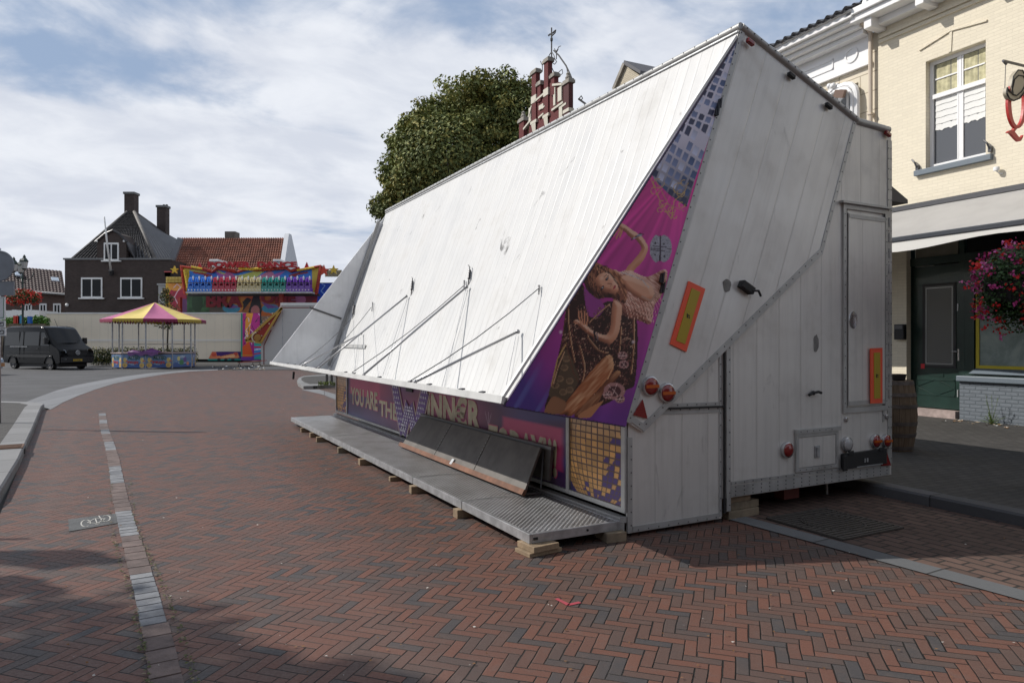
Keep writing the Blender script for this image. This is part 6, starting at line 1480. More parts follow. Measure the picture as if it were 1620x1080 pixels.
# ================================================================== brick house with black hipped roof
def br_mat(nm, c, mo): return bricks(nm, c, mo, .25, .09, .012, .2, .3, axis='xz', patch=.3)
dkb = br_mat('dark_brown_brick', (.060, .042, .036), (.075, .062, .055)); 
DH = 66.
hs = thing('brick_house', 'tall dark brown brick house with black hipped pantile roof, wall dormer and two chimneys', 'house')
def HB(mb, pl, pr, pt, pb, d0, d1, mi=0, D=DH):
    x0, _, z1 = D_(pl, pt, D); x1, _, z0 = D_(pr, pb, D); mb.box(x0, x1, D+d0, D+d1, z0, z1, mi); return mb
fl_x0, fl_x1 = D_(102.5, 412, DH)[0], D_(270, 412, DH)[0]; zev = D_(0, 411, DH)[2]
obj('wall', MB().box(fl_x0, fl_x1, DH, DH+20, 0, zev), dkb, hs)
obj('wall_coping', MB().box(fl_x0-.1, fl_x1+.1, DH-.12, DH+.2, zev+.001, zev+.16), mat('grey_coping', (.20, .20, .20), .7), hs)
M['tile_dark'] = mat('dark_pantile', (.040, .038, .040), .38, var=.35, vs=1.5, dirt=.2)
e0, e1 = D_(116, 411, DH+.5), D_(247, 411, DH+.5); rp = D_(207, 336, DH+5); rq = (rp[0]-3.2, 82., rp[2]-.2)
ez = zev+.1
rm = pantiles((e0[0], DH+.3, ez), (e1[0]-e0[0], 0, 0), (0, 4.7, rp[2]-ez), 24, 16, .16, .03, 6)
# clip the front hip to a triangle by shearing each course toward the ridge point
for i, p in enumerate(rm.v):
    f = min(1, max(0, (p[2]-ez)/(rp[2]-ez))); cx_ = e0[0] + (e1[0]-e0[0])*((p[0]-e0[0])/(e1[0]-e0[0])); rm.v[i] = (cx_*(1-f) + rp[0]*f + (cx_-e0[0]-(e1[0]-e0[0])/2)*.0 + (cx_-rp[0])*.10*f, p[1], p[2])
obj('roof', rm, M['tile_dark'], hs)
RX = D_(268, 411, DH)[0]
v0, v1, v2, v3 = Vector((e1[0]+.0, DH+.3, ez)), Vector((RX, 86, ez)), Vector((rq[0], 84, rp[2])), Vector((rp[0]+.4, DH+5, rp[2]))
sm_ = pantiles((0, 0, 0), (1, 0, 0), (0, 1, 0), 34, 16, 0.0, .0, 4)
for i, p in enumerate(sm_.v):
    a, b_ = min(1, max(0, p[0])), min(1, max(0, p[1])); q = (v0*(1-a)+v1*a)*(1-b_) + (v3*(1-a)+v2*a)*b_; n = (v1-v0).cross(v3-v0).normalized(); n = n if n.z > 0 else -n
    q = q + n*(.07*(math.sin(p[0]*34*2*math.pi)*.5+.5)); sm_.v[i] = tuple(q)
obj('roof', sm_, M['tile_dark'], hs)
obj('roof', MB().add([v0, v1, v2, v3, Vector((e0[0], 86, ez)), Vector((e0[0], DH+.4, ez))], [(5, 4, 2, 3)]), M['tile_dark'], hs)
obj('ridge_tiles', MB().tube([v0, (rp[0]+.4, DH+4.9, rp[2]+.05)], .16, 8).tube([(e0[0], DH+.3, ez), (rp[0]-.3, DH+4.9, rp[2]+.05)], .14, 8).tube([v3, v2], .16, 8), mat('pale_ridge_tile', (.14, .13, .12), .7, var=.3, vs=2), hs, smooth=True)
for (pl, pr, pt, pb, d) in ((196.5, 212, 307, 345, 5.), (248, 262, 328, 372, 13.)):
    D = DH+d; m = HB(MB(), pl, pr, pt, pb, 0, .9, D=D); o = obj('chimney', m, dkb, hs); obj('chimney_cap', HB(MB(), pl-1.2, pr+1.2, pt-3.4, pt-.0, -.1, 1.0, D=D), mat('grey_cap', (.16, .16, .155), .8), o)
    if pl > 240: obj('chimney_pot', HB(HB(MB(), 254, 256.5, 322, 324.4, .5, .7, D=D), 258.5, 261, 322, 324.4, .5, .7, D=D), M['black'], o)
# wall dormer
DW = DH-.0
dx0, dx1 = D_(154, 0, DW)[0], D_(200, 0, DW)[0]; dz = D_(0, 384, DW)[2]; pk = D_(180, 366.5, DW)
obj('dormer', MB().prism([(dx0, DW-.06, ez), (dx1, DW-.06, ez), (dx1, DW-.06, dz), (D_(190, 0, DW)[0], DW-.06, D_(0, 371, DW)[2]), (pk[0], DW-.06, pk[2]), (D_(168, 0, DW)[0], DW-.06, D_(0, 371, DW)[2]), (dx0, DW-.06, dz)], (0, 4, 0)), dkb, hs)
obj('dormer_roof', MB().tube([(dx0-.1, DW-.15, dz+.05), (D_(168, 0, DW)[0], DW-.15, D_(0, 370, DW)[2]), (pk[0], DW-.15, pk[2]+.1), (D_(190, 0, DW)[0], DW-.15, D_(0, 370, DW)[2]), (dx1+.1, DW-.15, dz+.05)], .12, 6).prism([(dx1, DW-.05, dz), (pk[0], DW-.05, pk[2]+.05), (D_(240, 0, DH+3)[0], DH+3.4, ez+.4), (D_(212, 0, DH)[0], DW+.2, ez)], (0, .1, .1)), M['tile_dark'], hs)
def hwin(par, pl, pr, pt, pb, D, name='window', mull=True, sill=True):
    x0, _, z1 = D_(pl, pt, D); x1, _, z0 = D_(pr, pb, D); f = MB(); t_ = .12
    f.box(x0, x1, D-.10, D, z0, z0+t_).box(x0, x1, D-.10, D, z1-t_*1.4, z1).box(x0, x0+t_, D-.10, D, z0+t_, z1-t_*1.4).box(x1-t_, x1, D-.10, D, z0+t_, z1-t_*1.4)
    if mull: xm = (x0+x1)/2; f.box(xm-.05, xm+.05, D-.09, D, z0+t_, z1-t_*1.4)
    if sill: f.box(x0-.2, x1+.2, D-.2, D, z0-.12, z0-.001)
    o = obj(name, f, M['white'], par); obj('pane', MB().box(x0+t_, x1-t_, D-.05, D-.01, z0+t_, z1-t_*1.4), M['glass'], o); return o
hwin(hs, 129, 162.5, 439, 471, DH-.01); hwin(hs, 191, 225.5, 439, 471, DH-.01); hwin(hs, 165, 188.5, 384, 412, DH-.07)
for px in (155, 198): obj('wall_lamp', MB().ball((D_(px, 382, DH)[0], DH-.2, D_(0, 382, DH)[2]), .11, 8, 6), M['white'], hs)
obj('wall_lamp', MB().ball((D_(108, 482.5, DH)[0], DH-.2, D_(0, 482.5, DH)[2]), .16, 8, 6), M['white'], hs)
fp_ = thing('flagpole', 'slanted white flagpole fixed to the front of the brick house', 'flagpole')
obj('pole', MB().tube([D_(176, 430, DH-.4), D_(170, 390, DH-1.6), D_(165, 343, DH-2.8)], .08, 8, rr=[.10, .08, .06]), M['white'], fp_, smooth=True); obj('pole_holder', MB().tube([D_(176.5, 434, DH-.2), D_(175.5, 427, DH-.5)], .22, 8), M['steel'], fp_)
# sloping white verge and cream corner between the houses
# ================================================================== red roofed house
DR = 68.
rh = thing('red_roof_house', 'low house with orange red pantile roof, white stepped end gable and a single chimney', 'house')
M['tile_red'] = mat('red_pantile', (.22, .080, .048), .6, var=.35, vs=1.2, dirt=.3)
ra, rb_ = D_(262, 436, DR), D_(441, 436, DR); rt0, rt1 = D_(284, 377, DR+4.5), D_(450, 377, DR+4.5)
rm = pantiles((0, 0, 0), (1, 0, 0), (0, 1, 0), 44, 15, 0, 0, 4)
a0, a1, a2, a3 = Vector(ra), Vector(rb_), Vector(rt1), Vector(rt0); n = (a1-a0).cross(a3-a0).normalized(); n = n if n.z > 0 else -n; nv = len(rm.v)
rm = MB(); KC = 46*6; KR = 15
for r in range(KR):
    b0 = len(rm.v)
    for s_, lift in ((0, -.03), (0, .07), (1.03, 0.)):
        for c in range(KC+1):
            a, b_ = c/KC, (r+s_)/KR; rm.v.append(tuple((a0*(1-a)+a1*a)*(1-b_)+(a3*(1-a)+a2*a)*b_ + n*(lift + .11*(math.sin(2*math.pi*c/6)*.5+.5))))
    for c in range(KC):
        for hh in (0, KC+1): rm.f.append([b0+hh+c, b0+hh+c+1, b0+hh+KC+1+c+1, b0+hh+KC+1+c]); rm.mi.append(0)
obj('roof', rm, M['tile_red'], rh)
obj('wall', MB().box(D_(262, 0, DR)[0], D_(441, 0, DR)[0], DR+.3, DR+9, 0, ra[2]), dkb, rh)
gw = MB().prism([(rb_[0]+.02, DR-.2, 0), (rb_[0]+.02, DR-.2, ra[2]+.1), (rt1[0]+.02, DR+4.5, rt1[2]+.5), (rt1[0]+.02, DR+5.3, rt1[2]+.5), (D_(465, 0, DR+9)[0], DR+9, D_(0, 420, DR+9)[2]), (D_(465, 0, DR+9)[0], DR+9, 0)], (.45, 0, 0))
obj('end_gable', gw, mat('white_render', (.62, .63, .65), .8, dirt=.1), rh)
D = DR+4.4; o = obj('chimney', HB(MB(), 355.5, 372, 366, 388, 0, 1.2, D=D), br_mat('grey_brown_brick', (.15, .13, .11), (.12, .11, .10)), rh); obj('chimney_flashing', HB(MB(), 353, 374, 381, 388, -.12, -.01, D=D), mat('lead_flashing', (.26, .27, .28), .6), o)
for pl, pr, pt in ((338, 353, 412), (437, 450, 412)): o = obj('roof_vent', HB(HB(MB(), pl, pr, pt, pt+4, -1, 1.), pl+3, pr-3, pt+4, pt+12, -.8, .8), M['white'], rh, bevel=.06)
obj('verge_board', MB().bar(D_(286, 377, DR-1), D_(252, 466, DR-1), .5, .3, up=(0, -1, 0)), mat('lead_grey', (.16, .165, .18), .5), rh)
obj('corner_pier', HB(HB(MB(), 250.5, 261, 451, 520, 0, 1., D=65.), 249, 263, 448.5, 450.9, -.1, 1.1, D=65.), mat('pale_pier', (.40, .40, .39), .7), rh)

# ================================================================== low brick house at far left
DL = 74.
lh = thing('terrace_house', 'low brick terrace house with brown red roof and two skylights at far left', 'house')
obj('wall', MB().box(D_(-60, 0, DL)[0], D_(103, 0, DL)[0], DL, DL+8, 0, D_(0, 462, DL)[2]), br_mat('brown_terrace_brick', (.10, .058, .045), (.09, .07, .06)), lh)
q = [Vector(D_(-60, 452, DL-.4)), Vector(D_(104, 464, DL-.4)), Vector(D_(98, 429, DL+6)), Vector(D_(-60, 414, DL+6))]
rm = MB(); KC, KR = 30*4, 12; n = (q[1]-q[0]).cross(q[3]-q[0]).normalized(); n = n if n.z > 0 else -n
for r in range(KR):
    b0 = len(rm.v)
    for s_, lift in ((0, -.03), (0, .08), (1.03, 0.)):
        for c in range(KC+1): a, b_ = c/KC, (r+s_)/KR; rm.v.append(tuple((q[0]*(1-a)+q[1]*a)*(1-b_)+(q[3]*(1-a)+q[2]*a)*b_ + n*(lift+.08*(math.sin(2*math.pi*c/4)*.5+.5))))
    for c in range(KC):
        for hh in (0, KC+1): rm.f.append([b0+hh+c, b0+hh+c+1, b0+hh+KC+1+c+1, b0+hh+KC+1+c]); rm.mi.append(0)
obj('roof', rm, mat('brown_red_pantile', (.045, .022, .020), .7, var=.3, vs=1.5), lh)
obj('gutter', MB().tube([q[0]+Vector((0, -.1, -.1)), q[1]+Vector((0, -.1, -.1))], .12, 6), mat('pale_gutter', (.30, .30, .30), .6), lh)
for (x, y) in ((30, 435), (87.5, 443.5)):
    c = Vector(D_(x, y, DL+3.0)); u = (q[1]-q[0]).normalized(); v_ = (q[3]-q[0]).normalized(); o = obj('skylight', MB().obox(c+n*.1, u*.42, v_*.62, n*.08), mat('pale_skylight', (.45, .50, .56), .3), lh); obj('pane', MB().obox(c+n*.19, u*.32, v_*.5, n*.01), mat('sky_glass', (.35, .40, .46), .08), o)
for (a, b_) in ((40, 51), (63, 74.5), (85, 97)): hwin(lh, a, b_, 480, 500, DL-.01, sill=False)

# ================================================================== cream fairground trailers and hedges
cmat = mat('cream_panel', (.80, .71, .56), .5, var=.03, vs=.4, dirt=.06, streak=.06)
DC = 56.
ct = thing('cream_ride_trailer', 'very long plain cream box trailer parked behind the duck stall', 'box trailer')
obj('body', HB(MB(), 73, 385, 496, 568, 0, 2.5, D=DC), cmat, ct); obj('roof_rail', HB(MB(), 72.5, 385.5, 494.3, 496.3, -.06, 2.56, D=DC), M['white'], ct)
obj('side_rail', HB(HB(MB(), 73, 384, 537, 538.2, -.03, -.001, D=DC), 73, 384, 539.5, 540.2, -.03, -.001, D=DC), M['white'], ct)
sm2 = MB()
for k in range(24): x = D_(73+13*k+7, 0, DC)[0]; sm2.box(x-.008, x+.008, DC-.008, DC-.001, D_(0, 567, DC)[2], D_(0, 497, DC)[2])
obj('panel_joint', sm2, mat('cream_joint', (.68, .63, .54), .6), ct)
obj('underframe_shadow', HB(MB(), 76, 382, 568.2, 572, .3, 2.3, D=DC), M['black'], ct)  # black undercarriage box stands in for the shadow below the trailer
def paint_skirt(V, a, b):
    P = Paint(a*72, b*18); P.C[:] = srgb(70, 32, 110); P.poly([(0, 0), (0, 4), (72, 4), (72, 0)], srgb(40, 150, 140)); P.poly([(2, 4), (9, 18), (18, 18), (20, 10), (34, 8), (44, 4)], srgb(226, 130, 90)); P.poly([(20, 7), (62, 16), (66, 6), (60, 4)], srgb(236, 150, 96)); P.ell(14, 12, 5, 4, srgb(206, 80, 60)); P.ell(58, 13, 4, 3.5, srgb(214, 84, 70)); P.poly([(24, 6), (56, 12), (56, 7)], srgb(250, 200, 150))
    for x in (24, 38, 52): P.ell(x, 2, 4, 2.4, srgb(30, 60, 70))
    return P.C
x0, _, z1 = D_(328, 556, DC); x1, _, z0 = D_(384, 570, DC)
canvas('painted_skirt', (x0, DC-.04, z0), (x1-x0, 0, 0), (0, 0, z1-z0), 72, 18, paint_skirt, M['print'], ct, keep=lambda a, b: a*72 > (b*18)*.5)
wt2 = thing('white_box_trailer', 'low white box trailer far off, left of the cream trailer', 'box trailer')
obj('body', HB(MB(), 8, 62, 491, 502, 0, 2.5, D=60.), M['white'], wt2); obj('wheel_frame', HB(MB(), 8, 62, 502, 530, .2, 2.3, D=60.), M['black'], wt2)
obj('roof_hatch', HB(HB(MB(), 15, 22, 489.5, 490.9, .3, 1.4, D=60.), 40, 46, 489.5, 490.9, .3, 1.4, D=60.), M['galv'], wt2)
gh = MB()
for k in range(14): leafcloud(gh, D_(8+k*5, 508+math.sin(k)*1.5, 54.), (.30, .4, .42), 110, .09, (0, 0, 1), .2, .3, 400+k)
go = obj('leaf', gh, [mat('bright_hedge_leaf', (.09, .22, .02), .7), mat('hedge_leaf_dark', (.04, .11, .015), .7)]); 
hg0 = thing('painted_planter', 'bright green shrub strip with red and blue fairground boxes, behind the black van', 'planter'); go.parent = hg0; go['kind'] = 'stuff'
for (x, cl) in ((36, (.5, .04, .02)), (42, (.5, .05, .03)), (58, (.02, .12, .45)), (43.5, (.06, .3, .5))): obj('toy_box', HB(MB(), x-2, x+2, 500 if x < 50 else 501, 512, -.9, -.6, D=54.), mat('toy_box_paint', cl, .5), hg0)
obj('box_planter', HB(MB(), 8, 74, 512, 560, -.3, .4, D=54.), M['oldwood'], hg0)
hd1 = thing('clipped_hedge', 'dark clipped hedge with small berries, between the van and behind the stall', 'hedge', D_(150, 577, 48.)[:2] + (0,))
hm2 = MB(); x0 = D_(146, 0, 48.)[0]; x1 = D_(309, 0, 48.)[0]; n_ = 26
for k in range(n_):
    cx_ = x0+(x1-x0)*(k+.5)/n_ - hd1.location.x; leafcloud(hm2, (cx_, 0, .62), (.32, .35, .66), 330, .055, (0, 0, 1, 2), .35, .3, 600+k)
obj('foliage', hm2, [mat('hedge_leaf', (.045, .075, .02), .7), mat('hedge_leaf_deep', (.02, .04, .01), .8), mat('hedge_leaf_yellow', (.22, .18, .04), .7)], hd1)['kind'] = 'stuff'
hc_ = MB()
for k in range(40): xx = x0+(x1-x0)*(k+.5)/40 - hd1.location.x; hc_.tube([(xx, 0, 0), (xx+.05, .02, 1.0)], .02, 5)
obj('stem', hc_, bark, hd1)['kind'] = 'stuff'
# young tree behind the stall
yt = thing('young_tree', 'slim young tree with sparse leaves behind the striped stall canopy', 'tree', D_(266, 0, 49.)[:2] + (0,))
yl = MB(); Y0 = 49.
for k, (px, py, r) in enumerate(((264, 478, .5), (258, 468, .35), (272, 490, .5), (255, 488, .35), (280, 500, .4), (262, 460, .25), (252, 509, .5), (262, 514, .4), (275, 508, .3), (286, 506, .25), (268, 472, .3))):
    p = D_(px, py, Y0); leafcloud(yl, (p[0]-yt.location.x, 0, p[2]), (r*1.2, r, r), 130, .075, (0, 0, 1, 2), .1, .3, 700+k)
obj('crown', yl, [mat('young_leaf', (.08, .11, .03), .7), mat('young_leaf_dark', (.035, .055, .018), .7), mat('young_leaf_brown', (.20, .13, .05), .7)], yt)['kind'] = 'stuff'
ty_ = MB(); ty_.tube([(0, 0, 0), (-.05, 0, 1.5), (.0, 0, 3), (-.1, 0, 4.9)], .06, 8, rr=[.08, .06, .05, .02])
for k in range(8): a = k*.8; ty_.tube([(0, 0, 2.6+k*.25), (math.cos(a)*.4, math.sin(a)*.3, 2.9+k*.27), (math.cos(a)*.7, math.sin(a)*.5, 3.1+k*.27)], .02, 5)
obj('trunk', ty_, bark, yt)

# ================================================================== duck stall: octagonal canopy and painted counter
ds = thing('duck_stall', 'octagonal duck fishing stall with pink and yellow striped canopy and painted counter', 'fairground stall', D_(245, 0, 44.)[:2] + (0,))
pinkc, yelc = mat('pink_canvas', (.42, .12, .24), .8, var=.06), mat('yellow_canvas', (.66, .52, .16), .8, var=.06)
NSG = 10; RC, RP = 3.0, 2.32; zE, zT = 2.98, 4.08; a0_ = R(-90-18-3); SA = 2*math.pi/NSG
cn = MB(); 
for i in range(NSG):
    a, b_ = a0_+i*SA, a0_+(i+1)*SA; K2 = 8
    for k in range(K2):
        for j in range(5):
            f0, f1 = j/5, (j+1)/5
            def cp(f, t_): 
                p, q = Vector((math.cos(a)*RC, math.sin(a)*RC, 0)), Vector((math.cos(b_)*RC, math.sin(b_)*RC, 0)); e = p.lerp(q, t_)*f; return (e.x, e.y, zT+(zE-zT)*f - .10*math.sin(math.pi*f)*(.3+math.sin(math.pi*t_)))
            cn.add([cp(f0, k/K2), cp(f1, k/K2), cp(f1, (k+1)/K2), cp(f0, (k+1)/K2)], [(0, 1, 2, 3)], (i+1) % 2)
obj('canopy', cn, [pinkc, yelc], ds)
vl = MB()
for i in range(NSG):
    a, b_ = a0_+i*SA, a0_+(i+1)*SA; p, q = Vector((math.cos(a)*RC, math.sin(a)*RC, zE)), Vector((math.cos(b_)*RC, math.sin(b_)*RC, zE))
    for k in range(10):
        c, d = p.lerp(q, k/10), p.lerp(q, (k+1)/10); m_ = (c+d)/2; dn_ = Vector((0, 0, -1)); vl.add([c, c+dn_*.12, c.lerp(d, .25)+dn_*.20, m_+dn_*.23, c.lerp(d, .75)+dn_*.20, d+dn_*.12, d], [(0, 1, 2, 3, 4, 5, 6)], ((i+1) % 2))
obj('valance', vl, [mat('crimson_fringe', (.22, .025, .07), .8), mat('gold_fringe', (.42, .30, .05), .8)], ds)
for i in range(NSG):
    a = a0_+i*SA; x, y = math.cos(a)*RP, math.sin(a)*RP; obj('post', MB().tube([(x, y, 0), (x, y, 3.15)], .045, 8), M['galv'], ds)
rails = MB(); pr_ = [(math.cos(a0_+i*SA)*RP, math.sin(a0_+i*SA)*RP) for i in range(NSG+1)]
for i in (3, 4, 5, 6, 7): rails.tube([(*pr_[i], 1.45), (*pr_[i+1], 1.45)], .025, 6)
obj('hand_rail', rails, M['galv'], ds)
def paint_counter(i):
    def f(V, a, b):
        X, Y = a*100, b*45; P = Paint(X, Y); P.C[:] = srgb(96, 140, 190); P.C *= (.8+.4*vnoise(X/9, Y/9, i))[:, None]
        P.poly([(0, 0), (100, 0), (100, 12), (70, 16), (45, 10), (20, 17), (0, 12)], srgb(40, 90, 170), True)
        P.line([(20+i*3, 16), (45, 10), (70, 15)], 2., srgb(170, 210, 230))
        if i % 3 != 2:
            for (cx, s_) in ((12, 1), (86, 1)):
                P.ell(cx, 9, 11*s_, 8, srgb(236, 190, 40)); P.ell(cx+1, 26, 8, 8.5, srgb(244, 206, 60)); P.ell(cx+8, 22, 6, 2.6, srgb(226, 110, 30)); P.ell(cx+5, 30, 1.6, 2.4, srgb(250, 250, 250)); P.ell(cx+5.4, 29.6, .9, 1.4, srgb(20, 20, 20)); P.ell(cx-2, 8, 5, 3, srgb(214, 160, 30))
        else:
            P.ell(46, 16, 12, 9, srgb(60, 150, 80)); P.ell(64, 26, 9, 10, srgb(110, 70, 160)); P.ell(30, 30, 8, 8, srgb(240, 220, 90)); P.ell(80, 12, 8, 6, srgb(236, 130, 70))
        P.ell(50, 36, 16, 4, srgb(220, 232, 240), a=.5)
        g = P.C.mean(1, keepdims=True); return (P.C*.72+g*.28)*.85
    return f
gtx, rtx = mat('dark_green_lettering', (.03, .10, .05), .5), mat('red_lettering', (.50, .03, .03), .5)
for i in range(NSG):
    a, b_ = a0_+i*SA, a0_+(i+1)*SA; p = Vector((math.cos(a)*RP, math.sin(a)*RP, .06)); q = Vector((math.cos(b_)*RP, math.sin(b_)*RP, .06)); u = q-p; nn = Vector((u.y, -u.x, 0)).normalized()
    c = canvas('counter_panel', p+nn*.05+u*.01, u*.98, (0, 0, .80), 60, 26, paint_counter(i), M['print'], ds)
    tm = MB(); uu = u.normalized(); o = p+nn*.07
    if i in (0, 1, 9): text_on(tm, 'ALTIJD', o+uu*.38+Vector((0, 0, .44)), uu*.72, (0, 0, .25), nn, .02, 0, 0); text_on(tm, 'PRIJS', o+uu*.36+Vector((0, 0, .20)), uu*.66, (0, 0, .19), nn, .03, 0, 1); obj('lettering', tm, [gtx, rtx], c)
tb = MB()
for i in range(NSG):
    a, b_ = a0_+i*SA, a0_+(i+1)*SA
    for r0, r1, z in ((RP-.45, RP+.10, .90),):
        v = [(math.cos(a)*r0, math.sin(a)*r0), (math.cos(a)*r1, math.sin(a)*r1), (math.cos(b_)*r1, math.sin(b_)*r1), (math.cos(b_)*r0, math.sin(b_)*r0)]; tb.prism([(x, y, z) for x, y in v], (0, 0, .05))
obj('counter_top', tb, mat('pinkish_counter', (.45, .36, .34), .5), ds)
obj('inner_tub', MB().lathe((0, 0, .1), [(RP-.5, 0), (RP-.5, .78), (RP-.6, .78), (RP-.6, .1)], 24, caps=False), mat('red_brown_inside', (.14, .03, .02), .7), ds)
pc_ = thing('purple_cover', 'crumpled purple tarpaulin lying on the stall counter', 'tarpaulin', (ds.location.x+.55, 44-RP+.2, .955))
tm = MB(); gx, gy = 22, 8
for j in range(gy+1):
    for i in range(gx+1):
        u, v_ = i/gx, j/gy; e = math.sin(math.pi*u)**.5*math.sin(math.pi*v_)**.5; tm.v.append((-1.0+2.0*u, -.35+.7*v_, .02+.26*e*(.65+.35*math.sin(u*9+v_*3))+.03*math.sin(u*31+v_*11)*e))
for j in range(gy):
    for i in range(gx): b0 = j*(gx+1)+i; tm.f.append([b0, b0+1, b0+gx+2, b0+gx+1]); tm.mi.append(0)
pcm = mat('purple_tarpaulin', (.16, .06, .20), .5, var=.2, vs=4)
obj('sheet', tm, pcm, pc_, smooth=True); obj('overhang', MB().add([(-.9+1.8*i/14, -.34-.02*math.sin(i), z) for i in range(15) for z in (.05, -.14-.05*math.sin(i*1.3))], [(2*i, 2*i+1, 2*i+3, 2*i+2) for i in range(14)]), pcm, pc_)

# ================================================================== swing ride
DQ = 60.
rd = thing('swing_ride', 'brightly painted swing ride with a row of twenty coloured seats and red title letters', 'fairground ride')
def rpaint(pl, pt, pr, pb, nu, nv, fn, name, D, keep=None, par=None):
    x0, _, z1 = D_(pl, pt, D); x1, _, z0 = D_(pr, pb, D)
    def f(V, a, b): return fn(pl+(pr-pl)*a, pb+(pt-pb)*b)
    return canvas(name, (x0, D, z0), (x1-x0, 0, 0), (0, 0, z1-z0), nu, nv, f, M['print'], par or rd, (lambda a, b: keep(pl+(pr-pl)*a, pb+(pt-pb)*b)) if keep else None)
def paint_mural(X, Y):
    P = Paint(X, Y); n = vnoise(X/7, Y/6, 1)[:, None]; n2 = vnoise(X/13, Y/12, 2)[:, None]
    P.C = srgb(222, 150, 50)*n + srgb(180, 60, 50)*(1-n); P.C = P.C*(.55+.6*n2)
    P.poly([(262, 430), (300, 430), (306, 462), (300, 500), (262, 500)], srgb(222, 176, 50)); P.ell(284, 470, 17, 20, srgb(170, 40, 66)); P.ell(278, 450, 12, 10, srgb(230, 160, 70))
    P.line([(275, 455), (280, 449), (286, 454), (280, 462), (276, 470), (281, 480)], 1.3, srgb(240, 210, 220)); P.ell(292, 488, 8, 16, srgb(110, 60, 110))
    P.poly([(296, 458), (340, 458), (344, 500), (296, 500)], srgb(60, 100, 60)); P.C[(X > 294) & (X < 346)] *= (.4+1.1*vnoise(X/4, Y/4, 7)[(X > 294) & (X < 346)])[:, None]
    P.ell(312, 478, 9, 16, srgb(40, 70, 40)); P.poly([(335, 458), (352, 458), (360, 500), (330, 500)], srgb(90, 80, 66))
    P.poly([(440, 455), (530, 455), (530, 505), (440, 505)], srgb(110, 30, 46)); P.ell(470, 474, 14, 9, srgb(170, 100, 130)); P.ell(505, 484, 14, 12, srgb(150, 24, 30)); P.poly([(506, 440), (540, 440), (540, 470), (500, 490)], srgb(40, 80, 190))
    P.line([(505, 445), (514, 452), (508, 460), (518, 470)], 1.2, srgb(150, 190, 240))
    P.poly([(388, 520), (400, 470), (408, 462), (416, 500), (420, 540), (396, 560)], srgb(34, 22, 26), True); P.ell(404, 492, 7, 9, srgb(196, 120, 116)); P.poly([(383, 478), (392, 470), (398, 474), (384, 492)], srgb(30, 24, 24)); P.ell(422, 500, 9, 14, srgb(214, 110, 40)); P.ell(378, 484, 7, 9, srgb(226, 150, 60))
    for (cx, cy) in ((366, 488), (428, 488)): P.ell(cx, cy, 14, 7, srgb(60, 150, 180)); P.poly([(cx-16, cy-11), (cx+14, cy-2), (cx-4, cy)], srgb(130, 80, 160)); 
    P.poly([(400, 500), (432, 500), (432, 575), (400, 575)], srgb(60, 150, 150), a=.5)
    return P.C
rpaint(262, 448, 540, 572, 300, 140, paint_mural, 'mural', DQ+2)
obj('backing_wall', HB(MB(), 262, 540, 447, 572, .02, .3, D=DQ+2), M['black'], rd)
lm = MB(); xx = lambda px: D_(px, 0, DQ+1.9)[0]; zz = lambda py: D_(0, py, DQ+1.9)[2]
text_on(lm, 'BRA', (xx(326), DQ+1.88, zz(486)), (xx(384)-xx(326), 0, 0), (0, 0, zz(463)-zz(486)), (0, -1, 0), .05); text_on(lm, 'ONE', (xx(413), DQ+1.88, zz(480)), (xx(468)-xx(413), 0, 0), (0, 0, zz(462)-zz(480)), (0, -1, 0), .05)
obj('mural_lettering', lm, mat('mural_red', (.25, .02, .03), .6), rd)
# zigzag framed top sign
top_line = [(285, 421), (297, 423), (322, 427), (334, 431), (344, 424.5), (352, 426), (372, 431), (392, 426), (406, 427.5), (420, 426), (440, 424), (452, 425), (462, 429), (474, 427), (508, 420.5)]
def keep_sign(X, Y):
    tx = [p[0] for p in top_line]; ty = [p[1] for p in top_line]; yt = np.interp(X, tx, ty); l = 287+(Y-421)*.12; r = 508-(Y-421)*.18
    return (Y >= yt) & (X >= l) & (X <= r)
def paint_sign(X, Y):
    P = Paint(X, Y); P.C[:] = srgb(40, 120, 210); P.C *= (.75+.45*vnoise(X/5, Y/4, 3))[:, None]
    P.poly([(284, 421), (300, 425), (297, 470), (289, 470)], srgb(206, 180, 60)); P.poly([(512, 419), (494, 425), (492, 470), (502, 470)], srgb(206, 180, 60))
    P.poly([(300, 424), (330, 431), (320, 434), (300, 428)], srgb(180, 170, 80)); P.poly([(366, 441), (400, 441), (420, 424), (372, 436), (336, 424)], srgb(190, 200, 100), True)
    P.poly([(338, 428), (372, 441), (350, 441)], srgb(170, 90, 170)); P.poly([(452, 428), (412, 441), (436, 441)], srgb(170, 90, 170)); P.poly([(360, 427), (372, 436), (388, 441), (350, 441)], srgb(180, 90, 150)); P.poly([(428, 427), (402, 441), (440, 441)], srgb(200, 120, 160))
    P.line([(307, 431), (335, 436)], 2.6, srgb(150, 20, 30)); P.line([(486, 431), (458, 436)], 2.6, srgb(150, 20, 30)); P.poly([(318, 431), (326, 439), (334, 434)], srgb(150, 20, 30)); P.poly([(476, 430), (466, 439), (460, 434)], srgb(150, 20, 30))
    return P.C
rpaint(284, 418, 512, 466, 228, 56, paint_sign, 'title_board', DQ, keep_sign)
bd = MB(); zg = [D_(*p, DQ-.1) for p in top_line]
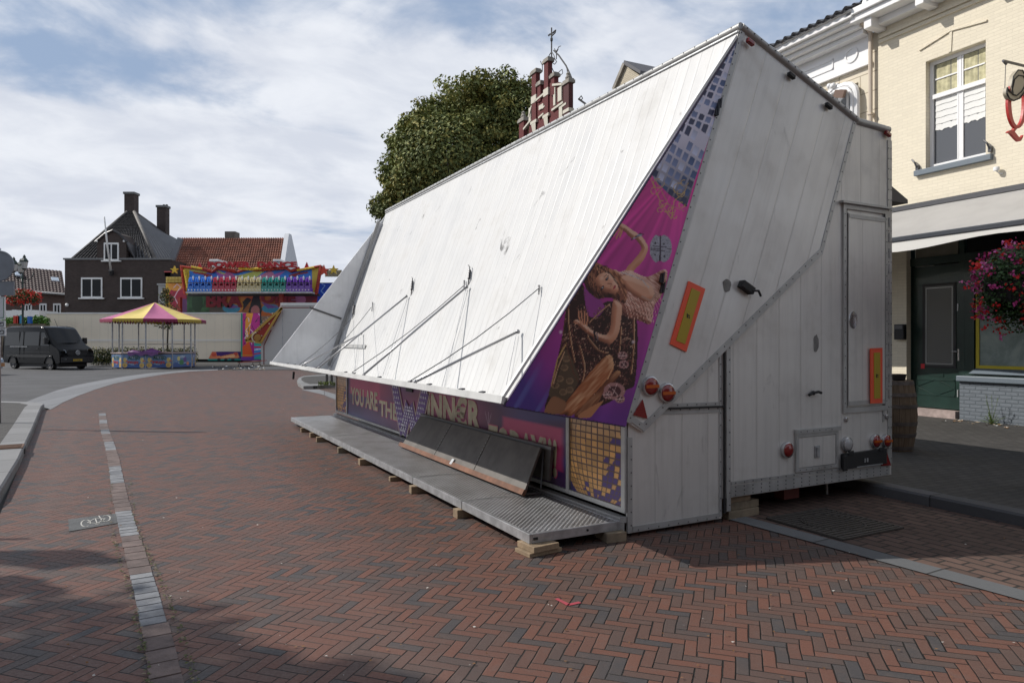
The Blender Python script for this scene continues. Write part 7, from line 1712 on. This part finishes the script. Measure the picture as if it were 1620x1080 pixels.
obj('bulb_border', MB().tube(zg, .10, 6).tube([D_(287, 421, DQ-.1), D_(291.5, 458, DQ-.1), D_(293, 465, DQ-.1)], .13, 6).tube([D_(508, 420, DQ-.1), D_(500, 466, DQ-.1)], .17, 6).tube([D_(322, 425, DQ-.2), D_(336, 430, DQ-.2), D_(344, 424, DQ-.2), D_(372, 429, DQ-.2)], .14, 6).tube([D_(474, 424, DQ-.2), D_(460, 429, DQ-.2), D_(452, 424, DQ-.2), D_(412, 427, DQ-.2)], .14, 6), mat('red_bulb_border', (.36, .03, .012), .5, var=.5, vs=8), rd)
obj('bulb_border', MB().tube([D_(303, 422, DQ-.3), D_(320, 425.5, DQ-.3)], .10, 6).tube([D_(378, 424.5, DQ-.3), D_(396, 426, DQ-.3), D_(414, 424.5, DQ-.3)], .12, 6).tube([D_(470, 428, DQ-.3), D_(497, 423, DQ-.3)], .10, 6).tube([D_(292, 427, DQ-.3), D_(297, 455, DQ-.3)], .12, 6), mat('yellow_bulb_border', (.60, .40, .03), .5, var=.4, vs=8), rd)
xx = lambda px: D_(px, 0, DQ+.1)[0]; zz = lambda py: D_(0, py, DQ+.1)[2]; tred = mat('title_red', (.42, .008, .014), .45)
for wd_, a, b_ in (('POWER', 333, 400), ('DANCE', 411, 472)):
    lt2 = MB(); text_on(lt2, wd_, (xx(a), DQ-.35, zz(424)), (xx(b_)-xx(a), 0, 0), (0, 0, zz(415)-zz(424)), (0, -1, 0), .05, .12); obj('title_word', lt2, tred, rd)
for (a, b_, t_) in ((313, 321, 415.5), (482, 490, 415)): obj('title_spike', MB().prism([(xx(a), DQ-.1, zz(425)), (xx(b_), DQ-.1, zz(425)), (xx((a+b_)/2), DQ-.1, zz(t_))], (0, .2, 0)), tred, rd)
def star(c, r, D):
    x, y, z = D_(*c, D); return MB().prism([(x+math.sin(k*math.pi/5)*(r if k % 2 == 0 else r*.42), y, z+math.cos(k*math.pi/5)*(r if k % 2 == 0 else r*.42)) for k in range(10)], (0, .2, 0))
obj('star', star((275.5, 427), .36, DQ-.2), mat('star_yellow', (.65, .42, .03), .5), rd); obj('star', star((527.5, 427), .42, DQ-.2), mat('star_yellow_b', (.62, .42, .03), .5), rd); obj('star', star((512, 428), .5, DQ-.2), mat('star_red', (.55, .05, .02), .5), rd)
obj('side_lamp_box', HB(MB(), 260.5, 270.5, 430.5, 437, 0, .5), M['black'], rd); obj('lamp_lid', HB(MB(), 260, 271, 429.2, 430.7, -.05, .55), mat('pink_red_lid', (.6, .10, .10), .5), rd)
def dots(name, pl, pr, pt, pb, st, m1, m2, D):
    mb = MB(); y = pt
    HB(mb, pl, pr, pt, pb, 0, .2, 0, D=D)
    while y < pb-.5:
        x = pl+st/2
        while x < pr: p = D_(x, y+st/2, D); mb.ball((p[0], p[1]-.02, p[2]), .05, 5, 3, 1); x += st
        y += st
    obj(name, mb, [m1, m2], rd)
dots('bulb_panel', 262.5, 290, 438, 447, 2.3, mat('ochre_panel', (.40, .25, .03), .6), mat('bulb_yellow', (.7, .6, .2), .5), DQ+1.6); dots('bulb_panel', 514, 540, 427, 437, 2.3, mat('grey_yellow_panel', (.20, .17, .10), .6), mat('bulb_pale', (.55, .5, .35), .5), DQ+1.6)
# seats
cols = [('blue', (.012, .13, .50)), ('crimson', (.36, .006, .035)), ('cream', (.50, .42, .22)), ('teal', (.008, .24, .20)), ('violet', (.14, .03, .34))]
SD = DQ-1.6; sx0, sx1 = D_(296.5, 0, SD)[0], D_(491, 0, SD)[0]; sw = (sx1-sx0)/20; sz0 = D_(0, 461.5, SD)[2]; sz1 = D_(0, 437.5, SD)[2]; H = sz1-sz0
obj('gondola_beam', MB().box(sx0-.1, sx1+.1, SD-.1, SD+1., sz0-.12, sz0-.0), M['galv'], rd)
for gi, (nm, cl) in enumerate(cols):
    mt_ = mat(nm+'_seat_shell', cl, .22, coat=.6); lt3 = mat(nm+'_seat_light', tuple(min(1, v*1.8+.03) for v in cl), .3)
    x0, x1 = sx0+gi*4*sw, sx0+(gi+1)*4*sw
    mbp = MB().box(x0+.005, x1-.005, SD-.04, SD+.8, sz0+.001, sz0+H*.26)
    for k in range(8): mbp.ball((x0+(k+.5)*(x1-x0)/8, SD-.06, sz0+H*.12), .055, 6, 4, 1)
    obj('bench_panel', mbp, [mt_, mat(nm+'_bulb', (.7, .68, .62), .4)], rd)
    for k in range(4):
        cx_ = x0+(k+.5)*sw; s_ = MB(); s_.box(cx_-sw*.46, cx_+sw*.46, SD+.45, SD+.6, sz0+H*.27, sz0+H*.80)
        s_.prism([(cx_-sw*.42, SD+.2, sz0+H*.60), (cx_+sw*.42, SD+.2, sz0+H*.60), (cx_+sw*.40, SD+.2, sz0+H*.85), (cx_+sw*.25, SD+.2, sz0+H*.98), (cx_-sw*.25, SD+.2, sz0+H*.98), (cx_-sw*.40, SD+.2, sz0+H*.85)], (0, .3, 0))
        s_.box(cx_-sw*.44, cx_-sw*.30, SD-.0, SD+.44, sz0+H*.27, sz0+H*.52).box(cx_+sw*.30, cx_+sw*.44, SD-.0, SD+.44, sz0+H*.27, sz0+H*.52).box(cx_-sw*.29, cx_+sw*.29, SD+.02, SD+.44, sz0+H*.27, sz0+H*.40)
        so_ = obj('seat', s_, mt_, rd)
        h_ = MB().tube([(cx_-sw*.30, SD+.05, sz0+H*.50), (cx_-sw*.20, SD-.02, sz0+H*.72), (cx_-sw*.12, SD+.0, sz0+H*.92), (cx_+sw*.12, SD+.0, sz0+H*.92), (cx_+sw*.20, SD-.02, sz0+H*.72), (cx_+sw*.30, SD+.05, sz0+H*.50)], .055, 6)
        obj('shoulder_bar', h_, lt3, so_); obj('headrest', MB().ball((cx_+sw*.34, SD+.1, sz0+H*.90), .10, 8, 5, sc=(.8, .6, 2.)), mat(nm+'_headrest', (.65, .66, .68), .3) if k == 0 else bpy.data.materials[nm+'_headrest'], so_)
obj('front_rail', MB().tube([(sx0, SD-.1, sz0+H*.58), (sx1, SD-.1, sz0+H*.58)], .03, 6), M['black'], rd)
for (pl, pr, pt, pb) in ((441, 447.5, 463, 487), (281, 285, 470, 560)): obj('column', HB(MB(), pl, pr, pt, pb, 0, .4, D=DQ-.5), mat('column_red', (.30, .03, .02), .5), rd)
obj('swing_arm', HB(MB(), 290, 500, 463.5, 467, .8, 1.3, D=DQ-1), M['black'], rd)
# painted column panel right of the cream trailer
def paint_col(X, Y):
    P = Paint(X, Y); n = vnoise(X/3, Y/5, 12)[:, None]; P.C = srgb(206, 40, 130)*n + srgb(150, 40, 140)*(1-n)
    P.poly([(380, 494), (384, 494), (384, 575), (380, 575)], srgb(50, 140, 120)); P.poly([(390, 494), (400, 494), (396, 520), (392, 548), (388, 530)], srgb(236, 160, 60), True); P.poly([(384, 548), (394, 540), (400, 560), (398, 566), (384, 566)], srgb(222, 90, 40)); P.poly([(400, 498), (410, 498), (406, 520), (400, 530), (396, 516)], srgb(190, 50, 140))
    for k in range(26):
        g = random.Random(k); x, y = g.uniform(384, 410), g.uniform(496, 540); P.line([(x, y), (x+g.uniform(-5, 5), y+g.uniform(2, 7)), (x+g.uniform(-4, 6), y+g.uniform(4, 10))], .9, srgb(236, 230, 240) if k % 2 else srgb(40, 24, 60))
    P.poly([(380, 564), (412, 564), (412, 575), (380, 575)], srgb(110, 60, 150)); P.line([(380, 562), (410, 562)], .8, srgb(190, 180, 80)); return P.C
rpaint(381, 495, 411, 570, 60, 110, paint_col, 'painted_column', 55.)
obj('column_backing', HB(MB(), 381, 411, 495, 570, .01, .3, D=55.), M['black'], rd)
def paint_low(X, Y):
    P = Paint(X, Y); P.C[:] = srgb(60, 160, 150); P.poly([(402, 546), (412, 548), (412, 562), (402, 566)], srgb(70, 130, 200)); P.line([(402, 549), (413, 549)], 2.2, srgb(200, 40, 50)); P.line([(402, 560), (413, 558)], 1.8, srgb(200, 40, 50)); P.line([(403, 553), (413, 552)], 1.2, srgb(240, 240, 240)); return P.C
rpaint(402, 540, 416, 568, 30, 60, paint_low, 'painted_panel', 54.5)

# ================================================================== closed white booth with red outline and pennant sign
DBt = 50.
bo = thing('white_booth', 'closed white fairground booth with dark red outline, left of the far end of the trailer', 'fairground booth')
pts = [(413, 583), (413, 543), (444, 482), (560, 482), (560, 583)]
obj('body', MB().prism([D_(*p, DBt) for p in pts], (0, 3.0, 0)), mat('booth_white', (.58, .57, .55), .5, dirt=.12, streak=.1), bo)
tl3 = MB()
for p, q in (((417.5, 577), (417.5, 546)), ((417.5, 546), (429, 522)), ((432, 516), (444.5, 493)), ((446, 486.5), (500, 486.5)), ((417, 577), (430, 577)), ((433, 577), (440, 577))): tl3.bar(D_(*p, DBt-.01), D_(*q, DBt-.01), .045*1.2, .02, up=(0, -1, 0))
obj('outline', tl3, mat('dark_red_outline', (.20, .012, .015), .5), bo)
obj('panel_joint', MB().bar(D_(447, 483, DBt-.01), D_(447, 560, DBt-.01), .03, .02, up=(0, -1, 0)), M['galv'], bo)
obj('booth_rail', MB().bar(D_(444, 481, DBt), D_(560, 481, DBt), .12, .2), M['white'], bo)
obj('booth_skid', HB(MB(), 415, 560, 583.2, 585.5, .2, 2.6, D=DBt), M['black'], bo)
pn_ = thing('pennant_sign', 'red and gold wedge shaped pennant sign with cream lettering on the white booth', 'sign')
W1, W2, W3 = (388.5, 538.5), (446, 487), (412.5, 542)
obj('board', MB().prism([D_(*p, DBt-.3) for p in (W1, W2, W3)][::-1], (0, .12, 0)), mat('pennant_red', (.33, .025, .012), .5), pn_)
obj('gold_edge', MB().bar(D_(*W1, DBt-.34), D_(*W2, DBt-.34), .16, .08, up=(0, -1, 0)).bar(D_(*W2, DBt-.34), D_(*W3, DBt-.34), .14, .08, up=(0, -1, 0)).bar(D_(*W3, DBt-.34), D_(*W1, DBt-.34), .14, .08, up=(0, -1, 0)), mat('gold_edge', (.50, .30, .05), .5), pn_)
c = D_(407.5, 534, DBt-.36); obj('roundel', MB().lathe(c, [(.26, 0), (.24, -.04), (.001, -.05)], 20, axis='y'), mat('gold_roundel', (.40, .20, .04), .5), pn_)
pm = MB(); o1, o2 = Vector(D_(409, 526, DBt-.34)), Vector(D_(434, 499, DBt-.34)); u = o2-o1; un = Vector((-u.z, 0, u.x)).normalized(); text_on(pm, 'MARTAS', o1+un*.02, u*.8, un*.30, (0, -1, 0), .0)
obj('lettering', pm, mat('pennant_cream', (.55, .42, .30), .5), pn_)
am2 = MB()
for k in range(8): a = R(110+k*18); am2.ball((c[0]+.38*math.cos(a), c[1], c[2]+.38*math.sin(a)), .07, 6, 4)
for (x, y) in ((431, 496), (426, 512), (414, 531)): am2.ball(D_(x, y, DBt-.38), .05, 6, 4)
obj('bulb', am2, mat('pennant_bulb', (.65, .55, .40), .4), pn_)['kind'] = 'stuff'
lr = thing('loading_ramp', 'small red and grey ramp lying in front of the white booth', 'ramp', D_(397, 0, 46.)[:2] + (0,), R(4))
obj('plate', MB().prism([(-.85, 0, .22), (.75, 0, .34), (.75, 0, .38), (-.85, 0, .27)], (0, 1.0, 0)), mat('ramp_red', (.30, .05, .04), .6, dirt=.4), lr)
for x in (-.75, .1, .55): obj('leg', MB().tube([(x-.08, .05, 0), (x, .05, .22), (x+.08, .05, 0)], .025, 5), M['black'], lr)
sc_ = MB()
for k in range(70):
    p = gpt(random.uniform(335, 420), random.uniform(579, 586)); r = random.uniform(.03, .10); sc_.add([(p[0]+math.cos(t)*r, p[1]+math.sin(t)*r*2, .012+random.uniform(0, .05)) for t in (0, 1.4, 3, 4.4)], [(0, 1, 2, 3)], random.choice((0, 1, 1)))
tag(obj('paper_scraps', sc_, [M['white'], M['oldwood']]), kind='stuff')

# ================================================================== black van
vn = thing('black_van', 'black delivery van with tinted windows and yellow number plate, turning at left', 'van', (0, 0, 0))
vb_front = D_(120, 0, 40.6); th = R(-27); vn.rotation_euler = (0, 0, th)
vl_, vw, vh = 5.75, 1.98, 2.52
fc_ = Vector((D_(122, 0, 40.6)[0], 40.6)); dirv = Vector((math.cos(th), math.sin(th))); cen = fc_ - dirv*(vl_/2); vn.location = (cen.x, cen.y, 0)
blk = mat('black_van_paint', (.002, .0022, .0028), .16, coat=.0, spec=.14); plast = mat('black_plastic', (.012, .012, .013), .5); vg = mat('van_glass', (.004, .005, .007), .06, spec=.35)
hL = vl_/2
prof = [(-hL, .42), (-hL-.02, 1.2), (-hL+.03, 2.2), (-hL+.14, 2.46), (-hL+.5, 2.52), (hL-2.1, 2.52), (hL-1.75, 2.47), (hL-1.55, 2.36), (hL-.78, 1.48), (hL-.30, 1.25), (hL-.08, 1.08), (hL, .80), (hL-.02, .42), (hL-.20, .36), (-hL+.2, .36)]
vm_ = MB(); n = len(prof); rows = [(-1, .84), (-.97, .93), (-.90, 1.0), (.90, 1.0), (.97, .93), (1, .84)]
def vy(z, side): k = 1 - .085*max(0, (z-1.3)/1.2)**1.2 - .03*max(0, (.7-z)/.4); return side*vw/2*k
ys = [-1, -.975, -.92, 0, .92, .975, 1]; sh_ = [.0, .035, .06, .075, .06, .035, .0]
for yi, s in enumerate(ys):
    for (x, z) in prof:
        ins_ = (abs(s) < 1); cx_ = -.2; zz_ = z + (sh_[yi]*(.9 if z > 1.3 else 0)) - .06*(1 if z > 1.3 else 0); xx_ = x + (sh_[yi]*.6 if x > hL-1.8 and z < 2.3 else 0) - (sh_[yi]*.4 if x < -hL+.2 else 0)
        vm_.v.append((xx_, vy(z, s), zz_))
for i in range(len(ys)-1):
    for k in range(n): vm_.f.append([i*n+k, i*n+(k+1) % n, (i+1)*n+(k+1) % n, (i+1)*n+k]); vm_.mi.append(0)
vm_.f.append(list(range(n))[::-1]); vm_.mi.append(0); vm_.f.append([(len(ys)-1)*n+k for k in range(n)]); vm_.mi.append(0)
vbody = obj('body', vm_, blk, vn, smooth=True, autos=True); obj('underbody', MB().box(-hL+.5, hL-.4, -.82, .82, .16, .5), M['black'], vn)
def sidep(pts, y_off=.012):
    out = []
    for s in (-1, 1):
        out.append([(x, vy(z, s)+s*y_off, z-.03) for x, z in pts])
    return out
for pts, nm, m_ in (([(hL-1.52, 2.18), (hL-.98, 1.52), (hL-1.0, 1.42), (hL-1.85, 1.42), (hL-1.85, 2.18)], 'side_window', vg), ([(hL-2.02, 2.22), (hL-2.02, 1.42), (hL-3.5, 1.42), (hL-3.5, 2.22)], 'side_window', vg), ([(hL-3.62, 2.22), (hL-3.62, 1.42), (-hL+.25, 1.42), (-hL+.25, 2.22)], 'side_window', vg)):
    for side, q in zip((-1, 1), sidep(pts)): obj(nm, MB().prism(q, (0, -side*.02, 0)), m_, vn)
ws = MB(); W_ = [(hL-1.53, 2.33), (hL-.83, 1.52)]
ws.add([(W_[0][0]+.02, -.80, W_[0][1]), (W_[1][0]+.02, -.90, W_[1][1]), (W_[1][0]+.09, 0, W_[1][1]+.03), (W_[1][0]+.02, .90, W_[1][1]), (W_[0][0]+.02, .80, W_[0][1]), (W_[0][0]+.09, 0, W_[0][1]+.03)], [(0, 1, 2, 5), (5, 2, 3, 4)]); obj('windscreen', ws, vg, vn, smooth=True)
obj('wiper', MB().tube([(hL-.78, -.1, 1.55), (hL-.95, .55, 1.72)], .012, 5).tube([(hL-.78, .3, 1.55), (hL-.95, .75, 1.70)], .012, 5), plast, vn)
for s in (-1, 1):
    obj('side_moulding', MB().obox((-.1, s*(vw/2+.0), .78), (hL-.6, 0, 0), (0, .03, 0), (0, 0, .07)), plast, vn)
    obj('rail', MB().obox((-1.2, s*(vw/2*.985), 1.33), (.9, 0, 0), (0, .02, 0), (0, 0, .018)), M['galv'] if s < 0 else plast, vn)
    mm = MB().obox((hL-1.12, s*(vw/2+.14), 1.66), (.09, 0, 0), (0, .10, 0), (0, 0, .19)); mm.tube([(hL-1.12, s*(vw/2-.06), 1.5), (hL-1.12, s*(vw/2+.1), 1.52)], .03, 6); obj('mirror', mm, plast, vn, bevel=.03)
    hl = MB().add([(hL-.02, s*.60, .98), (hL-.30, s*.965, 1.10), (hL-.46, s*.975, 1.20), (hL-.36, s*.90, 1.24), (hL-.10, s*.60, 1.13)], [(0, 1, 2, 3, 4)]); hl.v = [(x+.035, y+s*.01, z) for x, y, z in hl.v]; obj('headlight', hl, mat('headlamp_glass', (.30, .33, .36), .08, coat=.5) if s < 0 else bpy.data.materials['headlamp_glass'], vn)
    obj('fog_lamp', MB().obox((hL+.03, s*.72, .62), (.02, 0, 0), (0, .10, 0), (0, 0, .05)), mat('fog_glass', (.3, .3, .3), .1) if s < 0 else bpy.data.materials['fog_glass'], vn)
    for x in (hL-1.0, -hL+1.05):
        wl = thing_w = MB().lathe((x, s*(vw/2-.16), .35), [(.22, -.10), (.33, -.12), (.35, -.06), (.35, .06), (.33, .12), (.22, .10)], 24, axis='y'); wo_ = obj('wheel', wl, M['black'], vn, smooth=True, autos=True)
        rim_ = MB().lathe((x, s*(vw/2-.07), .35), [(.225, -s*.0), (.215, s*.02), (.19, -s*.01), (.001, -s*.01)], 24, axis='y')
        for k in range(5): a = k*1.2566; rim_.bar((x, s*(vw/2-.06), .35), (x+.2*math.cos(a), s*(vw/2-.06), .35+.2*math.sin(a)), .05, .03, up=(0, 1, 0))
        obj('rim', rim_, mat('wheel_silver', (.16, .16, .17), .3, .7) if (s < 0 and x > 0) else bpy.data.materials['wheel_silver'], wo_)
        ar = MB(); ap_ = [(x+.44*math.cos(R(a)), s*(vw/2+.005), .35+.44*math.sin(R(a))) for a in range(0, 181, 15)]; ar.tube(ap_, .045, 6)
        disc = MB().prism([(x+.42*math.cos(R(a)), s*(vw/2+.003), max(.34, .35+.42*math.sin(R(a)))) for a in range(0, 181, 12)], (0, -s*.02, 0)); obj('wheel_arch', ar, blk, vn, smooth=True); obj('arch_opening', disc, M['black'], vn)
gr_ = MB()
for k in range(5): z = .80+k*.065; gr_.box(hL+.02, hL+.055-k*.012, -.52, .52, z, z+.025)
gr_.box(hL-.02, hL+.02, -.56, .56, .76, 1.14); obj('grille', gr_, plast, vn)
obj('bumper', MB().box(hL-.06, hL+.05, -.93, .93, .40, .74), plast, vn, bevel=.04)
em = MB(); ec = Vector((hL+.075, 0, .985)); em.tube([ec+Vector((0, .115*math.cos(k*math.pi/10), .115*math.sin(k*math.pi/10))) for k in range(21)], .012, 6)
for a in (90, 210, 330): em.tube([ec, ec+Vector((0, .112*math.cos(R(a)), .112*math.sin(R(a))))], .014, 5, rr=[.022, .006])
obj('emblem', em, chrome, vn)
pl_ = obj('number_plate', MB().box(hL+.055, hL+.065, -.26, .26, .50, .61), mat('plate_yellow', (.55, .36, .02), .4), vn); pt = MB()
for k in range(6): y = -.19+k*.07+(.02 if k in (2, 3) else 0); pt.box(hL+.066, hL+.068, y, y+.04, .525, .585) 
obj('plate_marks', pt, mat('plate_black', (.03, .03, .02), .5), pl_)
se = MB()
for s in (-1, 1):
    for x, z0, z1 in ((hL-1.93, .5, 2.25), (hL-.98, .9, 1.45), (hL-3.56, .5, 2.3), (-hL+1.75, .5, 2.3)): se.obox((x, s*(vw/2*.985), (z0+z1)/2), (.008, 0, 0), (0, .014, 0), (0, 0, (z1-z0)/2-.06))
    se.obox((hL-2.15, s*(vw/2), 1.22), (.10, 0, 0), (0, .03, 0), (0, 0, .018)); se.obox((-.2, s*(vw/2*.99), 1.02), (hL-.7, 0, 0), (0, .018, 0), (0, 0, .010))
obj('panel_seam', se, plast, vn)
obj('aerial', MB().tube([(hL-1.9, 0, 2.5), (hL-2.2, 0, 2.95)], .012, 5), M['black'], vn)
obj('roof_strip', MB().box(-hL+.4, hL-2.1, -.70, -.66, 2.54, 2.56).box(-hL+.4, hL-2.1, .66, .70, 2.54, 2.56), mat('roof_strip_grey', (.18, .18, .19), .4), vn)

# ================================================================== pale car half out of frame
pcx = D_(-2, 0, 34.); cr_ = thing('pale_blue_car', 'pale blue car cut off by the left edge, in front of the black van', 'car', (D_(-36, 0, 34.)[0]-1.25, 34., 0), R(180-8))
prc = [(-2.0, .35), (-2.05, .75), (-1.7, .98), (-1.0, 1.02), (-.5, 1.42), (.9, 1.44), (1.75, 1.02), (2.05, .9), (2.05, .38), (1.8, .28), (-1.8, .28)]
pb = MB(); n = len(prc)
for s in (-1, -.9, .9, 1):
    for x, z in prc: pb.v.append((x*(1 if abs(s) < 1 else .985), s*.86*(1-.16*max(0, (z-.95)/.45)), z-(.0 if abs(s) < 1 else .02)))
for i in range(3):
    for k in range(n): pb.f.append([i*n+k, i*n+(k+1) % n, (i+1)*n+(k+1) % n, (i+1)*n+k]); pb.mi.append(0)
pb.f.append(list(range(n))[::-1]); pb.mi.append(0); pb.f.append([3*n+k for k in range(n)]); pb.mi.append(0)
obj('body', pb, mat('pale_blue_paint', (.40, .50, .62), .2, coat=.8), cr_, smooth=True, autos=True)
obj('side_window', MB().prism([(-.85, .80, 1.04), (-.48, .76, 1.36), (.8, .76, 1.37), (1.3, .80, 1.04)], (0, .035, 0)).prism([(-.85, -.80, 1.04), (-.48, -.76, 1.36), (.8, -.76, 1.37), (1.3, -.80, 1.04)], (0, -.035, 0)), vg, cr_)
for x in (-1.3, 1.3):
    for s in (-1, 1): w_ = obj('wheel', MB().lathe((x, s*.76, .31), [(.18, -.09), (.30, -.1), (.31, 0), (.30, .1), (.18, .09)], 20, axis='y'), M['black'], cr_, smooth=True, autos=True); obj('rim', MB().lathe((x, s*.80, .31), [(.18, 0), (.001, s*.04)], 16, axis='y'), M['galv'], w_)
obj('bumper', MB().box(-2.1, -1.98, -.84, .84, .40, .58), mat('orange_bumper', (.36, .16, .05), .5), cr_)

# ================================================================== lantern post with geraniums behind the van
def lantern_post(x, y, label, group, rz=0, h=5.0):
    t_ = thing('street_lantern', label, 'street lantern', (x, y, 0), rz, group); H0 = h
    gm_ = M['green']; obj('post', MB().lathe((0, 0, 0), [(.16, 0), (.16, .4), (.10, .5), (.09, 1.2), (.065, 2.5), (.05, H0)], 12), gm_, t_, smooth=True, autos=True)
    for k, a in enumerate((R(15), R(135), R(255))):
        dx, dy = math.cos(a)*.62, math.sin(a)*.62; obj('arm', MB().tube([(0, 0, H0-.35), (dx*.5, dy*.5, H0-.50), (dx*.9, dy*.9, H0-.25), (dx, dy, H0-.02)], .03, 6).tube([(0, 0, H0-.7), (dx*.4, dy*.4, H0-.62), (dx*.5, dy*.5, H0-.48)], .02, 5), gm_, t_, smooth=True)
        zl = H0 if k else H0+.22
        if k == 0: dx, dy = dx*.15, dy*.15
        l = obj('lantern', MB().lathe((dx, dy, zl), [(.06, -.05), (.14, .0), (.15, .03), (.23, .50), (.26, .52), (.26, .55), (.14, .72), (.08, .76), (.10, .82), (.03, .95)], 6), gm_, t_)
        obj('lantern_glass', MB().lathe((dx, dy, zl), [(.155, .05), (.228, .47)], 6, caps=False), mat('milky_glass', (.45, .46, .44), .25) if 'milky_glass' not in bpy.data.materials else bpy.data.materials['milky_glass'], l)
    return t_
lx, ly_, _ = D_(36, 0, 46.)
lantern_post(lx, ly_, 'three armed green street lantern with a flower ring, rising behind the black van', 'three armed street lanterns', R(0), 6.15)
fb1 = thing('lantern_flower_ring', 'ring of red geraniums round the post of the far street lantern', 'flower basket', (lx, ly_, D_(0, 469, 46.)[2]))
La, Fb = MB(), MB(); flowers('x', La, Fb, (0, 0, 0), .95, .42, 2600, 200, .09, .05, .4)
obj('foliage', La, LFM, fb1)['kind'] = 'stuff'; obj('blossom', Fb, [FLM[0], mat('scarlet_petal', (.60, .05, .02), .6), mat('salmon_petal', (.55, .12, .06), .6)], fb1)['kind'] = 'stuff'; obj('basket', MB().lathe((0, 0, -.2), [(.15, -.2), (.5, -.1), (.6, .1)], 14), M['black'], fb1)
# near lantern off to the left, seen only through its shadow on the paving
lantern_post(-9.6, 5.9, 'near street lantern just outside the left edge, its shadow on the paving', 'three armed street lanterns', R(40), 4.4)

# ================================================================== sign pole at the left edge
SGD = 13.0
sg = thing('sign_post', 'grey sign post with round sign and stacked plates at the left edge', 'sign post', (D_(-6, 0, SGD)[0], SGD, .108))
SZ = lambda py: D_(0, py, SGD)[2]-.108
sgm = mat('grey_sign_back', (.20, .215, .24), .45, .4, var=.08, vs=4, dirt=.2); wsg = mat('white_sign_face', (.62, .64, .66), .4)
obj('pole', MB().tube([(0, .06, 0), (0, .06, SZ(392))], .038, 12), M['galv'], sg, smooth=True)
SP = lambda px: D_(px, 0, SGD)[0]-D_(-6, 0, SGD)[0]
ro = obj('round_sign', MB().lathe((SP(-1), 0, SZ(420.5)), [(.275, .012), (.285, .0), (.275, -.014), (.262, -.014), (.255, -.004), (.001, -.004)], 40, axis='y'), sgm, sg, smooth=True, autos=True)
def plate(pl, pr, pt, pb, m_, nm):
    f = MB().box(SP(pl), SP(pr), -.012, .012, SZ(pb), SZ(pt)); e = .012
    for q in ((SP(pl), SP(pr), SZ(pb), SZ(pb)+e), (SP(pl), SP(pr), SZ(pt)-e, SZ(pt)), (SP(pr)-e, SP(pr), SZ(pb)+e, SZ(pt)-e), (SP(pl), SP(pl)+e, SZ(pb)+e, SZ(pt)-e)): f.box(q[0], q[1], -.022, -.0121, q[2], q[3])
    return obj(nm, f, m_, sg)
plate(-25, 23, 445, 467.5, sgm, 'sign_plate'); 
for (pl, pr, pt, pb) in ((-22, 8.5, 469.5, 505.5), (-22, 8.5, 507, 518), (-22, 9.5, 519, 531)):
    o = plate(pl, pr, pt, pb, wsg, 'sign_plate')
    if pt > 500:
        am_ = MB(); cx_, cz_ = SP(3.5), SZ((pt+pb)/2); am_.tube([(cx_-.05, -.02, cz_-.03), (cx_+.03, -.02, cz_-.035), (cx_+.045, -.02, cz_+.01), (cx_+.01, -.02, cz_+.035), (cx_-.03, -.02, cz_+.015), (cx_-.01, -.02, cz_-.0)], .006, 5); obj('arrow_mark', am_, M['black'], o)
    else: obj('green_line', MB().box(SP(-20), SP(6.5), -.014, -.0121, SZ(pb)+.03, SZ(pb)+.042).box(SP(6), SP(6.8), -.014, -.0121, SZ(pb)+.042, SZ(pt)-.03), mat('sign_green', (.02, .18, .05), .5), o)
# ================================================================== street tree off to the left, its shade falls on the foreground
st2 = thing('street_tree', 'street tree standing outside the left edge, shading the foreground paving', 'tree', (-12.2, 4.3, 0))
cb = MB()
for k, (x, y, z, r) in enumerate(((0, 0, 7.6, 1.5), (.9, -.6, 8.2, 1.2), (-.5, -1.2, 7.4, 1.2), (1.3, -1.4, 7.6, 1.1), (-.8, .3, 8.6, 1.1), (.4, -2.0, 8.0, 1.1), (1.7, -.3, 7.9, .7))): leafcloud(cb, (x, y, z), (r, r, r*.8), 900, .11, (0, 0, 1, 2), .2, .3, 800+k)
obj('crown', cb, LF, st2)['kind'] = 'stuff'; tk = MB(); branches(tk, (0, 0, .1), (0, -.4, 6.2), .2, 7, 1.8, 9); obj('trunk', tk, bark, st2, smooth=True)

# ================================================================== added brick building, unseen behind the viewpoint, cuts sky light to deepen the shade
ob = thing('added_shade_building', 'long brick building added unseen behind the viewpoint to deepen the shade', 'building', (6, -11, 0), R(6))
obw = bricks('warm_brown_brick', (.16, .085, .06), (.16, .14, .12), .22, .07, .012, .2, .4, axis='xz')
obj('wall', MB().box(-30, 32, -9, 0, 0, 9.2), obw, ob); obj('roof', MB().prism([(-30.4, .4, 9.2), (-30.4, -4.5, 13), (-30.4, -9.4, 9.2)], (62.8, 0, 0)), M['tile_black'], ob)
for fl in (0, 1, 2):
    for k in range(14):
        x = -28+k*4.4; z = .9+fl*3.; f = MB().box(x, x+1.5, .001, .08, z, z+1.7); o = obj('window', f, M['white'], ob); obj('pane', MB().box(x+.1, x+1.4, .081, .09, z+.1, z+1.6), M['glass'], o)
